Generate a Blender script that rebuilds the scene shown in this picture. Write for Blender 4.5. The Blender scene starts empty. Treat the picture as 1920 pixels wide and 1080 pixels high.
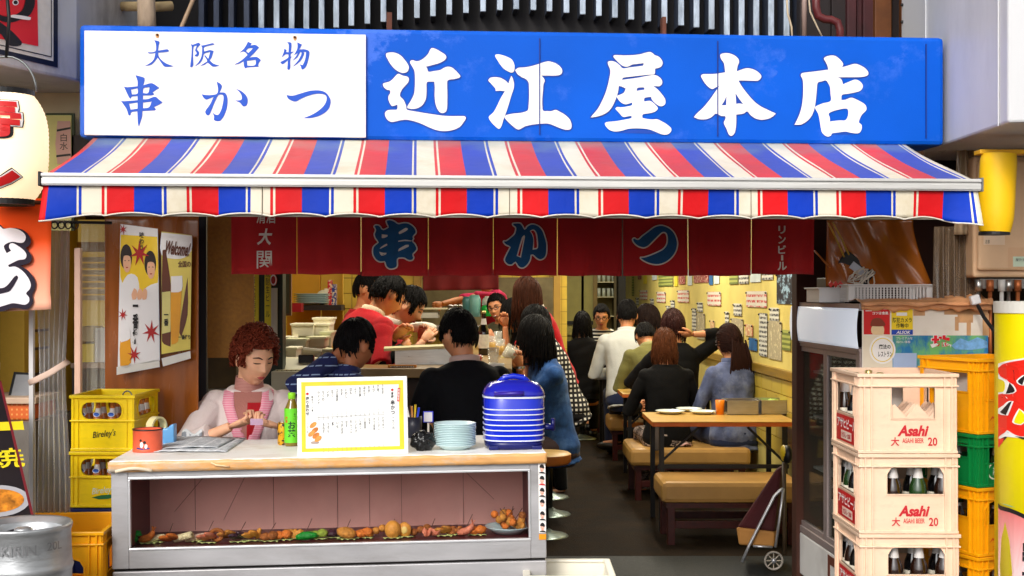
import bpy,bmesh,math,random
import numpy as np
from mathutils import Vector,Matrix,noise as mnoise
rad = math.radians
SC = bpy.context.scene
# ---------------------------------------------------------------- camera, sky, sun, exposure
F = 2400.0
H = 1.5
cam_d = bpy.data.cameras.new('camera')
cam_d.sensor_width = 36; cam_d.lens = 45; cam_d.shift_y = 10/1920
cam_d.clip_start = .05; cam_d.clip_end = 400
cam = bpy.data.objects.new('camera',cam_d)
cam.location = (0,0,H); cam.rotation_euler = (rad(90),0,0)
SC.collection.objects.link(cam); SC.camera = cam
SUN_EL,SUN_AZ = rad(34),rad(200)      # azimuth clockwise from +Y: high behind the camera's left
wd = bpy.data.worlds.new('World'); SC.world = wd; wd.use_nodes = True
wn = wd.node_tree.nodes; wl = wd.node_tree.links
sky = wn.new('ShaderNodeTexSky'); sky.sky_type = 'NISHITA'; sky.sun_disc = False
sky.sun_elevation = SUN_EL; sky.sun_rotation = SUN_AZ
sky.air_density = 1.0; sky.dust_density = 4.0; sky.ozone_density = 1.0
hs = wn.new('ShaderNodeHueSaturation'); hs.inputs['Saturation'].default_value = .08
wl.new(sky.outputs[0],hs.inputs['Color']); wl.new(hs.outputs[0],wn['Background'].inputs[0])
wn['Background'].inputs[1].default_value = .12
sl = bpy.data.lights.new('sun','SUN'); sl.energy = 1.35; sl.angle = rad(14); sl.color = (1,.95,.88)
so = bpy.data.objects.new('sun',sl)
sd = Vector((math.sin(SUN_AZ)*math.cos(SUN_EL),math.cos(SUN_AZ)*math.cos(SUN_EL),math.sin(SUN_EL)))
so.rotation_euler = sd.to_track_quat('Z','Y').to_euler(); SC.collection.objects.link(so)
vs = SC.view_settings
vs.view_transform = 'Standard'; vs.look = 'None'; vs.exposure = .4; vs.gamma = 1; vs.use_curve_mapping = False
SC.render.engine = 'CYCLES'
SC.cycles.max_bounces = 8; SC.cycles.diffuse_bounces = 4; SC.cycles.glossy_bounces = 4
SC.cycles.transmission_bounces = 6; SC.cycles.transparent_max_bounces = 12
SC.cycles.use_denoising = True; SC.cycles.sample_clamp_indirect = 6
SC.cycles.caustics_reflective = False; SC.cycles.caustics_refractive = False
random.seed(7); np.random.seed(7)
R = random.random
def U(a,b): return a+(b -a)*R()

# ---------------------------------------------------------------- geometry helpers
def P(px,py,d):                       # pixel of the photograph at a distance -> point of the place
    return Vector(((px -960)*d/F,d,H+(550 -py)*d/F))
FA = rad(4.2)                           # the shop front is turned a little
FM = Matrix.Rotation(FA,4,'Z')
FI = FM.inverted()
def FU(px,py,w):                      # pixel -> (u, z) on the plane at w in the shop front's own frame
    D = FI @ Vector(((px -960)/F,1,(550 -py)/F))
    t = w/D.y
    return (t*D.x,H+t*D.z)
def FP(px,py,w):
    u,z = FU(px,py,w); return FM @ Vector((u,w,z))
ID = Matrix.Identity(4)
WM = {}
def srgb(c):
    return tuple(((x/255)/12.92 if x/255 < .04045 else ((x/255+.055)/1.055) ** 2.4) for x in c[:3])

MATS = {}
def M(name,col=(200,200,200),rough=.5,metal=0,var=.12,scale=7,bump=0,bscale=60,spec=.5,trans=0,emit=None,es=1,
      coat=0,dirt=0,dcol=(60,50,40),dscale=3,stretch=(1,1,1),alpha=1,sheen=0,ior=1.45,sss=0):
    if name in MATS: return MATS[name]
    m = bpy.data.materials.new(name); m.use_nodes = True; MATS[name] = m
    nt = m.node_tree; n = nt.nodes; l = nt.links; b = n['Principled BSDF']
    b.inputs['Roughness'].default_value = rough; b.inputs['Metallic'].default_value = metal
    b.inputs['Specular IOR Level'].default_value = spec; b.inputs['IOR'].default_value = ior
    b.inputs['Transmission Weight'].default_value = trans; b.inputs['Coat Weight'].default_value = coat
    b.inputs['Alpha'].default_value = alpha
    if sheen: b.inputs['Sheen Weight'].default_value = sheen
    if sss:
        b.inputs['Subsurface Weight'].default_value = sss; b.inputs['Subsurface Radius'].default_value = (.012,.005,.003)
    c = srgb(col)
    tc = n.new('ShaderNodeTexCoord'); mp = n.new('ShaderNodeMapping'); mp.inputs['Scale'].default_value = stretch
    l.new(tc.outputs['Object'],mp.inputs[0])
    if var > 0:
        nz = n.new('ShaderNodeTexNoise'); nz.inputs['Scale'].default_value = scale; nz.inputs['Detail'].default_value = 5
        l.new(mp.outputs[0],nz.inputs['Vector'])
        cr = n.new('ShaderNodeMapRange'); cr.inputs[1].default_value = .3; cr.inputs[2].default_value = .7
        cr.inputs[3].default_value = 1 -var; cr.inputs[4].default_value = 1+var
        l.new(nz.outputs['Fac'],cr.inputs[0])
        mx = n.new('ShaderNodeMix'); mx.data_type = 'RGBA'; mx.blend_type = 'MULTIPLY'; mx.inputs[0].default_value = 1
        mx.inputs[6].default_value = (*c,1); l.new(cr.outputs[0],mx.inputs[7])
        out = mx.outputs[2]
        if dirt > 0:
            n2 = n.new('ShaderNodeTexNoise'); n2.inputs['Scale'].default_value = dscale; n2.inputs['Detail'].default_value = 8
            n2.inputs['Roughness'].default_value = .7
            l.new(mp.outputs[0],n2.inputs['Vector'])
            c2 = n.new('ShaderNodeMapRange'); c2.inputs[1].default_value = .5; c2.inputs[2].default_value = .68
            c2.inputs[4].default_value = dirt; l.new(n2.outputs['Fac'],c2.inputs[0])
            m2 = n.new('ShaderNodeMix'); m2.data_type = 'RGBA'; m2.inputs[7].default_value = (*srgb(dcol),1)
            l.new(c2.outputs[0],m2.inputs[0]); l.new(out,m2.inputs[6]); out = m2.outputs[2]
        l.new(out,b.inputs['Base Color'])
        rr = n.new('ShaderNodeMapRange'); rr.inputs[3].default_value = max(0,rough -.08); rr.inputs[4].default_value = min(1,rough+.1)
        l.new(nz.outputs['Fac'],rr.inputs[0]); l.new(rr.outputs[0],b.inputs['Roughness'])
    else:
        b.inputs['Base Color'].default_value = (*c,1)
    if bump > 0:
        nb = n.new('ShaderNodeTexNoise'); nb.inputs['Scale'].default_value = bscale; nb.inputs['Detail'].default_value = 3
        l.new(mp.outputs[0],nb.inputs['Vector'])
        bp = n.new('ShaderNodeBump'); bp.inputs['Strength'].default_value = bump; bp.inputs['Distance'].default_value = .01
        l.new(nb.outputs['Fac'],bp.inputs['Height']); l.new(bp.outputs[0],b.inputs['Normal'])
    if emit:
        b.inputs['Emission Color'].default_value = (*srgb(emit),1); b.inputs['Emission Strength'].default_value = es
    return m

def colnode(m):                         # the socket feeding Base Color
    return m.node_tree.nodes['Principled BSDF'].inputs['Base Color']
def pattern(name,base,fn,**kw):      # a material whose base colour is mixed with a second one by fn(nodes, links, texcoord) -> factor socket
    if name in MATS: return MATS[name]
    col2 = kw.pop('col2')
    m = M(name,base,**kw); nt = m.node_tree; n = nt.nodes; l = nt.links
    s = colnode(m); mx = n.new('ShaderNodeMix'); mx.data_type = 'RGBA'; mx.inputs[7].default_value = (*srgb(col2),1)
    if s.links: l.new(s.links[0].from_socket,mx.inputs[6])
    else: mx.inputs[6].default_value = s.default_value
    tc = n.new('ShaderNodeTexCoord')
    l.new(fn(n,l,tc.outputs['Object']),mx.inputs[0]); l.new(mx.outputs[2],s)
    return m
def stripes(axis,freq,duty,phase=0,warp=0):
    def f(n,l,co):
        sx = n.new('ShaderNodeSeparateXYZ'); l.new(co,sx.inputs[0])
        m1 = n.new('ShaderNodeMath'); m1.operation = 'MULTIPLY_ADD'; m1.inputs[1].default_value = freq; m1.inputs[2].default_value = phase+50
        src = sx.outputs[axis]
        if warp:
            nz = n.new('ShaderNodeTexNoise'); nz.inputs['Scale'].default_value = 5; l.new(co,nz.inputs['Vector'])
            ma = n.new('ShaderNodeMath'); ma.operation = 'MULTIPLY_ADD'; ma.inputs[1].default_value = warp
            l.new(nz.outputs['Fac'],ma.inputs[0]); l.new(src,ma.inputs[2]); src = ma.outputs[0]
        l.new(src,m1.inputs[0])
        m2 = n.new('ShaderNodeMath'); m2.operation = 'FRACT'; l.new(m1.outputs[0],m2.inputs[0])
        m3 = n.new('ShaderNodeMath'); m3.operation = 'LESS_THAN'; m3.inputs[1].default_value = duty; l.new(m2.outputs[0],m3.inputs[0])
        return m3.outputs[0]
    return f
def both(f,g,op='MULTIPLY'):
    def h(n,l,co):
        m = n.new('ShaderNodeMath'); m.operation = op; l.new(f(n,l,co),m.inputs[0]); l.new(g(n,l,co),m.inputs[1]); return m.outputs[0]
    return h
def blot(scale,lo,hi,amt=1,stretch=(1,1,1),off=0):
    def f(n,l,co):
        mp = n.new('ShaderNodeMapping'); mp.inputs['Scale'].default_value = stretch; mp.inputs['Location'].default_value = (off,off,off); l.new(co,mp.inputs[0])
        nz = n.new('ShaderNodeTexNoise'); nz.inputs['Scale'].default_value = scale; nz.inputs['Detail'].default_value = 9; nz.inputs['Roughness'].default_value = .68
        l.new(mp.outputs[0],nz.inputs['Vector'])
        c = n.new('ShaderNodeMapRange'); c.inputs[1].default_value = lo; c.inputs[2].default_value = hi; c.inputs[4].default_value = amt
        l.new(nz.outputs['Fac'],c.inputs[0]); return c.outputs[0]
    return f

class MB:
    def __init__(s,M=None):
        s.v = []; s.f = []; s.mi = []; s.M = M or ID; s.k = 0
    def add(s,vs,fs,k=None,M=None):
        b = len(s.v); T = s.M @ M if M is not None else s.M
        s.v += [T @ Vector(p) for p in vs]
        s.f += [tuple(i+b for i in f) for f in fs]; s.mi += [s.k if k is None else k]*len(fs)
        return s
    def box(s,x,y,z,k=None,M=None,taper=0):
        x0,x1 = x; y0,y1 = y; z0,z1 = z; t = taper
        vs = [(x0+t,y0+t,z0),(x1 -t,y0+t,z0),(x1 -t,y1 -t,z0),(x0+t,y1 -t,z0),(x0,y0,z1),(x1,y0,z1),(x1,y1,z1),(x0,y1,z1)]
        return s.add(vs,[(3,2,1,0),(4,5,6,7),(0,1,5,4),(1,2,6,5),(2,3,7,6),(3,0,4,7)],k,M)
    def hexa(s,c8,k=None):            # 8 corners: bottom ring then top ring
        return s.add(c8,[(3,2,1,0),(4,5,6,7),(0,1,5,4),(1,2,6,5),(2,3,7,6),(3,0,4,7)],k)
    def tube(s,pts,r,n=8,k=None,cap=True,flat=1,M=None,up=None):
        pts = [Vector(p) for p in pts]; m = len(pts)
        rs = list(r) if hasattr(r,'__len__') else [r]*m
        vs = []; fs = []; prev = None
        for i,p in enumerate(pts):
            t = (pts[min(i+1,m -1)] -pts[max(i -1,0)])
            t = t.normalized() if t.length > 1e-9 else Vector((0,0,1))
            if prev is None:
                a = Vector(up) if up else (Vector((0,0,1)) if abs(t.z) < .9 else Vector((1,0,0)))
            else: a = prev
            x = (a -t*a.dot(t))
            x = x.normalized() if x.length > 1e-6 else t.orthogonal().normalized()
            prev = x; y = t.cross(x)
            for j in range(n):
                q = 2*math.pi*j/n
                vs.append(p+x*(rs[i]*math.cos(q)*flat)+y*(rs[i]*math.sin(q)))
        for i in range(m -1):
            for j in range(n):
                j2 = (j+1) % n
                fs.append((i*n+j,i*n+j2,(i+1)*n+j2,(i+1)*n+j))
        if cap: fs += [tuple(range(n))[::-1],tuple(range((m -1)*n,m*n))]
        return s.add(vs,fs,k,M)
    def cyl(s,p0,p1,r0,r1=None,n=16,k=None,M=None):
        return s.tube([p0,p1],[r0,r0 if r1 is None else r1],n,k,True,1,M)
    def lathe(s,prof,c=(0,0,0),n=24,k=None,M=None,a0=0,a1=2*math.pi,sx=1,sy=1):
        full = abs(a1 -a0 -2*math.pi) < 1e-6; m = n if full else n+1; vs = []; fs = []
        for r,z in prof:
            for j in range(m):
                q = a0+(a1 -a0)*j/n
                vs.append((c[0]+r*math.cos(q)*sx,c[1]+r*math.sin(q)*sy,c[2]+z))
        for i in range(len(prof) -1):
            for j in range(n):
                j2 = (j+1) % m
                fs.append((i*m+j,i*m+j2,(i+1)*m+j2,(i+1)*m+j))
        return s.add(vs,fs,k,M)
    def ell(s,c,r,n=12,k=None,M=None,fn=None):
        vs = []; fs = []; h = max(4,n // 2+2); rx,ry,rz = (r if hasattr(r,'__len__') else (r,r,r))
        for i in range(h+1):
            t = math.pi*i/h
            for j in range(n):
                q = 2*math.pi*j/n
                d = Vector((math.sin(t)*math.cos(q),math.sin(t)*math.sin(q),math.cos(t)))
                g = fn(d) if fn else 1
                vs.append((c[0]+d.x*rx*g,c[1]+d.y*ry*g,c[2]+d.z*rz*g))
        for i in range(h):
            for j in range(n):
                j2 = (j+1) % n
                fs.append((i*n+j,(i+1)*n+j,(i+1)*n+j2,i*n+j2))
        return s.add(vs,fs,k,M)
    def grid(s,fn,nu,nv,k=None,M=None,kf=None):
        vs = [fn(i/nu,j/nv) for j in range(nv+1) for i in range(nu+1)]
        w = nu+1
        b = len(s.v); T = s.M @ M if M is not None else s.M
        s.v += [T @ Vector(p) for p in vs]
        for j in range(nv):
            for i in range(nu):
                s.f.append((b+j*w+i,b+j*w+i+1,b+(j+1)*w+i+1,b+(j+1)*w+i))
                s.mi.append(kf(i,j) if kf else (s.k if k is None else k))
        return s
    def prism(s,poly,depth,k=None,M=None):   # polygon in xz extruded along +y by depth
        n = len(poly)
        vs = [(x,0,z) for x,z in poly]+[(x,depth,z) for x,z in poly]
        fs = [tuple(range(n)),tuple(range(2*n -1,n -1,-1))]
        fs += [(i,n+i,n+(i+1) % n,(i+1) % n) for i in range(n)]
        return s.add(vs,fs,k,M)
    def quad(s,a,b,c,d,k=None): return s.add([a,b,c,d],[(0,1,2,3)],k)
    def mesh(s,name,mats):
        me = bpy.data.meshes.new(name); me.from_pydata([tuple(p) for p in s.v],[],s.f)
        for m in (mats if isinstance(mats,(list,tuple)) else [mats]): me.materials.append(m)
        me.polygons.foreach_set('material_index',s.mi); me.update()
        return me
    def build(s,name,mats,parent=None,smooth=False,bevel=0,fix=True,thick=0,weld=False,**props):
        me = s.mesh(name,mats)
        if fix:
            bm = bmesh.new(); bm.from_mesh(me)
            if weld: bmesh.ops.remove_doubles(bm,verts=bm.verts,dist=1e-5)
            bmesh.ops.recalc_face_normals(bm,faces=bm.faces); bm.to_mesh(me); bm.free()
        return place(me,name,parent,smooth,bevel,thick,**props)
def place(me,name,parent=None,smooth=False,bevel=0,thick=0,**props):
    if parent is not None: me.transform(WM[parent].inverted())
    o = bpy.data.objects.new(name,me); SC.collection.objects.link(o)
    WM[o] = WM[parent] if parent is not None else ID
    if parent is not None: o.parent = parent
    if smooth:
        me.polygons.foreach_set('use_smooth',[True]*len(me.polygons))
    if thick:
        md = o.modifiers.new('thickness','SOLIDIFY'); md.thickness = thick; md.offset = 0
    if bevel:
        md = o.modifiers.new('bevel','BEVEL'); md.width = bevel; md.segments = 2; md.limit_method = 'ANGLE'; md.angle_limit = rad(40)
    for k,v in props.items(): o[k] = v
    return o
def tag(o,label,cat,group=None):
    o['label'] = label; o['category'] = cat
    if group: o['group'] = group
    return o
def thing(name,label,cat,loc=(0,0,0),rz=0,group=None):
    o = bpy.data.objects.new(name,None); SC.collection.objects.link(o); o.empty_display_size = .05
    o.location = loc; o.rotation_euler = (0,0,rz)
    WM[o] = Matrix.Translation(Vector(loc)) @ Matrix.Rotation(rz,4,'Z')
    return tag(o,label,cat,group)
def dup(root,loc,rz=0,label=None,group=None,scale=None):
    def cp(o,par):
        c = o.copy(); SC.collection.objects.link(c)
        if par is not None: c.parent = par
        for ch in o.children: cp(ch,c)
        return c
    r = cp(root,None); r.location = loc; r.rotation_euler = (0,0,rz)
    if scale: r.scale = (scale,)*3
    WM[r] = Matrix.Translation(Vector(loc)) @ Matrix.Rotation(rz,4,'Z')
    if label: r['label'] = label
    if group: r['group'] = group
    return r

class Pl:                               # a physical plane of the place, used to lay flat print on a surface
    def __init__(s,o,ux,uy):
        s.o = Vector(o); s.ux = Vector(ux).normalized(); uy = Vector(uy)
        s.uy = (uy -s.ux*uy.dot(s.ux)).normalized(); s.n = s.ux.cross(s.uy).normalized()
    def uv(s,px,py):
        D = Vector(((px -960)/F,1,(550 -py)/F)); c = Vector((0,0,H))
        t = (s.o -c).dot(s.n)/D.dot(s.n); q = c+D*t -s.o
        return (q.dot(s.ux),q.dot(s.uy))
    def w(s,u,v,off=0): return s.o+s.ux*u+s.uy*v+s.n*off
    def mat(s,off=0):
        m = Matrix.Identity(4)
        for i in range(3):
            m[i][0] = s.ux[i]; m[i][1] = s.uy[i]; m[i][2] = s.n[i]; m[i][3] = s.o[i]+s.n[i]*off
        return m
def fplane(w,u=0,z=0): return Pl(FM @ Vector((u,w,z)),FM.to_3x3() @ Vector((1,0,0)),(0,0,1))
def smooth_loop(pts,sub=3):
    n = len(pts); out = []
    for i in range(n):
        p0,p1,p2,p3 = (np.array(pts[(i+j) % n],float) for j in (-1,0,1,2))
        v1 = p2 -p1; a = p1 -p0; b = p3 -p2
        def ang(x,y):
            d = np.linalg.norm(x)*np.linalg.norm(y); return (x @ y)/d if d > 0 else 1
        m1 = (p2 -p0)/2 if ang(a,v1) > .15 else v1*.5   # keep sharp corners sharp
        m2 = (p3 -p1)/2 if ang(v1,b) > .15 else v1*.5
        L = np.linalg.norm(v1)
        for m in (m1,m2):
            k = np.linalg.norm(m)
            if k > L*1.1: m *= L*1.1/k
        for q in range(sub):
            t = q/sub; t2 = t*t; t3 = t2*t
            out.append((2*t3 -3*t2+1)*p1+(t3 -2*t2+t)*m1+(-2*t3+3*t2)*p2+(t3 -t2)*m2)
    return out
def fillmesh(name,loops,mat):
    cu = bpy.data.curves.new(name,'CURVE'); cu.dimensions = '2D'; cu.fill_mode = 'BOTH'
    for lp in loops:
        sp = cu.splines.new('POLY'); sp.points.add(len(lp) -1)
        for i,q in enumerate(lp): sp.points[i].co = (q[0],q[1],0,1)
        sp.use_cyclic_u = True
    o = bpy.data.objects.new(name,cu); me = bpy.data.meshes.new_from_object(o)
    bpy.data.objects.remove(o); bpy.data.curves.remove(cu)
    me.materials.clear(); me.materials.append(mat); me.name = name
    me.polygons.foreach_set('material_index',[0]*len(me.polygons))
    return me
def parse(s): return [tuple(float(x) for x in q.split(',')) for q in s.replace('\n',' ').split(';') if q.strip()]
def flat(name,loops,plane,mat,parent,off=.002,ox=0,oy=0,sc=1,smooth=True,**props):
    """flat print on a plane; loops are strings of outline points"""
    ls = []
    for lp in loops:
        if isinstance(lp,str): lp = parse(lp)
        if smooth: lp = smooth_loop(lp)
        ls.append([plane.uv(ox+q[0]/sc,oy+q[1]/sc) for q in lp])
    me = fillmesh(name,ls,mat); me.transform(plane.mat(off))
    return place(me,name,parent,**props)
def flatuv(name,loops,plane,mat,parent,off=.002,**props):
    me = fillmesh(name,loops,mat); me.transform(plane.mat(off)); return place(me,name,parent,**props)
TXT = {}
def textmesh(s,mat,bold=0,align='CENTER',vert=False,shear=0,space=1,xs=1):
    key = (s,mat.name,bold,align,vert,shear,space,xs)
    if key in TXT: return TXT[key]
    cu = bpy.data.curves.new('lettering','FONT'); cu.body = '\n'.join(s) if vert else s
    cu.align_x = align; cu.offset = bold; cu.shear = shear; cu.space_line = space if vert else 1; cu.space_character = 1 if vert else space
    cu.resolution_u = 3
    o = bpy.data.objects.new('lettering',cu); me = bpy.data.meshes.new_from_object(o)
    bpy.data.objects.remove(o); bpy.data.curves.remove(cu)
    me.materials.clear(); me.materials.append(mat); me.polygons.foreach_set('material_index',[0]*len(me.polygons))
    if len(me.vertices) == 0: return me
    co = np.array([v.co[:] for v in me.vertices]); lo = co.min(0); hi = co.max(0)
    off = Vector((0 if align != 'CENTER' else -(lo[0]+hi[0])/2,-(lo[1]+hi[1])/2,0))
    me.transform(Matrix.Translation(off)); me['h'] = float(hi[1] -lo[1]); me['w'] = float(hi[0] -lo[0])
    TXT[key] = me
    return me
def text(s,plane,u,v,height=None,width=None,mat=None,parent=None,name='lettering',off=.003,bold=0,vert=False,shear=0,space=1,rot=0,**props):
    """real text laid on a plane, centred at (u, v), fitted to a height and/or width"""
    me = textmesh(s,mat,bold,'CENTER',vert,shear,space)
    if len(me.vertices) == 0: return None
    sy = height/me['h'] if height else None; sx = width/me['w'] if width else None
    sy = sy or sx; sx = sx or sy
    me = me.copy(); me.transform(Matrix.Rotation(rot,4,'Z') @ Matrix.Diagonal((sx,sy,1,1)))
    me.transform(plane.mat(off) @ Matrix.Translation((u,v,0)))
    return place(me,name,parent,**props)
def textpx(s,plane,px,py,hpx=None,wpx=None,mat=None,parent=None,**kw):
    """the same, measured on the photograph"""
    u,v = plane.uv(px,py)
    h = abs(plane.uv(px,py+hpx/2)[1] -plane.uv(px,py -hpx/2)[1]) if hpx else None
    w = abs(plane.uv(px+wpx/2,py)[0] -plane.uv(px -wpx/2,py)[0]) if wpx else None
    return text(s,plane,u,v,h,w,mat,parent,**kw)
def rectpx(plane,x0,y0,x1,y1): return [plane.uv(x0,y0),plane.uv(x1,y0),plane.uv(x1,y1),plane.uv(x0,y1)]
def inset(loop,d):
    p = np.array(loop,float); n = len(p); a = np.roll(p,1,0); b = np.roll(p,-1,0)
    t = b -a; t /= np.linalg.norm(t,axis=1)[:,None]+1e-9
    area = np.sum(p[:,0]*b[:,1] -b[:,0]*p[:,1])
    nn = np.stack([-t[:,1],t[:,0]],1)*(1 if area > 0 else -1)
    return [tuple(q) for q in p+nn*d]
# ================================================================ SETTING
asphalt = M('asphalt',(74,72,70),.9,bump=.4,bscale=220,var=.25,scale=30,dirt=.5,dcol=(50,48,46))
g = MB(); g.quad((-60,-60,0),(60,-60,0),(60,60,0),(-60,60,0)); g.build('street',asphalt,kind='structure')
g = MB(); g.box((-2.2,3.4),(5.3,7.27),(-.1,.008)); 
matm = M('ribbed_rubber',(24,28,30),.6,bump=.5,bscale=160,var=.3,scale=40)
g.build('entrance_floor',matm,kind='structure')
carpet = M('brown_carpet',(36,25,14),.85,bump=.7,bscale=120,var=.5,scale=5,dirt=.7,dcol=(28,20,12),spec=.2)
g = MB(); g.box((-2.2,3.4),(7.27,18),(-.1,.004)); g.build('shop_floor',carpet,kind='structure')
g = MB(); g.box((-2.5,2.4),(5.8,18),(2.5,2.6))
g.build('ceiling',M('ceiling_board',(120,104,76),.9,bump=.1),kind='structure')

yel = M('yellow_wall',(226,208,120),.55,var=.1,scale=3,bump=.08,bscale=40,dirt=.35,dcol=(180,150,50),dscale=1.2)
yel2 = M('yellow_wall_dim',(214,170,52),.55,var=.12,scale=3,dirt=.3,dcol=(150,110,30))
tilem = M('yellow_tile',(216,186,72),.35,var=.15,scale=2,bump=.03,dirt=.2,dcol=(150,120,50))
grout = M('grout',(150,125,60),.9)
ledgem = M('wood_ledge',(150,118,40),.4,var=.25,scale=5,stretch=(8,.6,8))
darkw = M('dark_wood',(44,28,18),.6,var=.35,scale=10,stretch=(6,6,.6),bump=.2)
black = M('black_paint',(18,17,18),.5,var=.2)
def wx(d): return 1.8 -.03*(d -9.4)
WALLR = thing('shop_wall','long yellow interior wall covered in menu slips on the right','wall',(wx(6.6),6.6,0))
b = MB(); b.hexa([(wx(6.6),6.6,0),(wx(6.6)+.12,6.6,0),(wx(17.7)+.12,17.7,0),(wx(17.7),17.7,0),(wx(6.6),6.6,2.5),(wx(6.6)+.12,6.6,2.5),(wx(17.7)+.12,17.7,2.5),(wx(17.7),17.7,2.5)])
b.build('plaster',yel,WALLR)
b = MB(); b.hexa([(wx(6.6) -.035,6.6,.93),(wx(6.6)+.01,6.6,.93),(wx(17.7)+.01,17.7,.93),(wx(17.7) -.035,17.7,.93),(wx(6.6) -.035,6.6,.99),(wx(6.6)+.01,6.6,.99),(wx(17.7)+.01,17.7,.99),(wx(17.7) -.035,17.7,.99)])
b.build('ledge',ledgem,WALLR,bevel=.004)
tb = MB(); tb.box((-.012,.002),(.004,.296),(.003,.097)); tme = tb.mesh('tile',tilem)
for r in range(5):
    for c in range(11):
        y = 7.4+c*.3+(.15 if r % 2 else 0); o = bpy.data.objects.new('tile',tme); SC.collection.objects.link(o)
        o.parent = WALLR; o.location = Vector((wx(y) -.001,y,.42+r*.1)) -WALLR.location; o.rotation_euler = (0,0,rad(1.7)); WM[o] = ID

KW = thing('kitchen_wall','yellow tiled wall with a serving hatch into the kitchen','wall',(-1,11.5,0))
zb = H -62*11.5/F; zt = H+30*11.5/F; xl = -170*11.5/F; xr = 78*11.5/F
b = MB(); b.box((-2.4,xl),(11.5,11.62),(0,2.5)); b.box((xl,xr),(11.5,11.62),(0,zb)); b.box((xl,xr),(11.5,11.62),(zt,2.5)); b.box((xr,xr+.12),(11.5,11.62),(0,2.5))
b.build('tiled_face',pattern('kitchen_tile',(208,178,70),both(stripes(0,9,.04),stripes(2,9,.04),'MAXIMUM'),col2=(140,115,50),rough=.35,var=.15),KW)
steel = M('stainless',(190,188,182),.3,1,var=.1,scale=12,stretch=(1,1,8),bump=.02)
b = MB(); b.box((xl -.02,xr),(11.3,11.6),(zb -.04,zb+.01)); b.build('hatch_sill',steel,KW,bevel=.004)
b = MB(); b.box((xl -.06,xl),(11.44,11.5),(0,2.5)); b.box((xr,xr+.06),(11.44,11.5),(0,2.5)); b.build('hatch_post',M('beige_post',(178,140,62),.5),KW)
b = MB(); b.box((-2.4,xr+.1),(13.6,13.7),(0,2.5)); b.build('rear_panel',M('kitchen_grey',(120,110,80),.6,var=.3),KW)
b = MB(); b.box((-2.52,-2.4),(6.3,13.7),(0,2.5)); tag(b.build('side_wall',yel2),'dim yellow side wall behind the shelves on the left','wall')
b = MB(); b.box((-2.4,2.0),(17.7,17.8),(0,2.5)); tag(b.build('rear_wall',yel),'far yellow wall at the back of the shop','wall')
# panel door and post at the back right
D = thing('panel_door','olive grey panel door left of the glass cabinet','door',(.75,15.5,0))
dm = M('olive_panel',(150,142,78),.5,var=.12)
b = MB(); b.box((.55,.98),(15.5,15.55),(1.0,2.5)); b.build('upper_panel',dm,D)
b = MB(); b.box((.55,.98),(15.5,15.55),(.05,.97)); b.build('lower_panel',M('ribbed_olive',(128,118,60),.5,bump=.3),D)
b = MB(); b.box((.55,.98),(15.48,15.499),(1.12,1.165)); b.build('rail',black,D)
b = MB(); b.box((.98,1.03),(15.45,15.55),(0,2.5)); b.box((.5,.55),(15.45,15.55),(0,2.5)); b.build('frame',M('door_frame',(120,100,50),.5),D)
b = MB(); b.box((.6,.79),(15.485,15.5),(.6,.82)); b.build('notice',M('cream_paper',(238,234,206),.7,var=.04),D)
b = MB(); b.box((1.275,1.36),(15.3,15.8),(0,2.5)); tag(b.build('support_post',black),'black post at the right of the glass cabinet','post')

# ceiling lights (they light the room; just above what the curtain lets us see)
lampw = M('lamp_white',(250,246,230),.5,var=0,emit=(255,240,205),es=6)
def ceiling_light(x,y,lab,e,rz=0):
    t = thing('ceiling_light',lab,'ceiling light',(x,y,2.5),0,'fluorescent ceiling lights in the shop')
    c,s = (.62,.07) if not rz else (.07,.62)
    b = MB(); b.box((x -c,x+c),(y -s,y+s),(2.44,2.5)); b.build('housing',M('lamp_housing',(230,230,225),.4),t,bevel=.004)
    b = MB(); b.cyl((x -c+.03,y,2.42),(x+c -.03,y,2.42),.016,n=10) if not rz else b.cyl((x,y -s+.03,2.42),(x,y+s -.03,2.42),.016,n=10)
    b.build('tube',lampw,t,smooth=True)
    ld = bpy.data.lights.new('fluorescent','AREA'); ld.shape = 'RECTANGLE'; ld.size = c*2; ld.size_y = s*2; ld.energy = e; ld.color = (1,.93,.76)
    lo = bpy.data.objects.new('fluorescent',ld); SC.collection.objects.link(lo); lo.location = (x,y,2.4)
LE = 28
ceiling_light(.95,8.3,'fluorescent ceiling light above the first bench by the wall',LE,1)
ceiling_light(1.1,10.6,'fluorescent ceiling light above the middle tables by the wall',LE,1)
ceiling_light(.95,13.6,'fluorescent ceiling light above the rearmost table',LE,1)
ceiling_light(-.9,7.6,'fluorescent ceiling light over the frying counter',LE*.6,0)
ceiling_light(-.7,9.6,'fluorescent ceiling light in front of the kitchen hatch',LE*.7,0)
ceiling_light(-.3,12.5,'fluorescent ceiling light inside the kitchen hatch',LE*.35,0)

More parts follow.
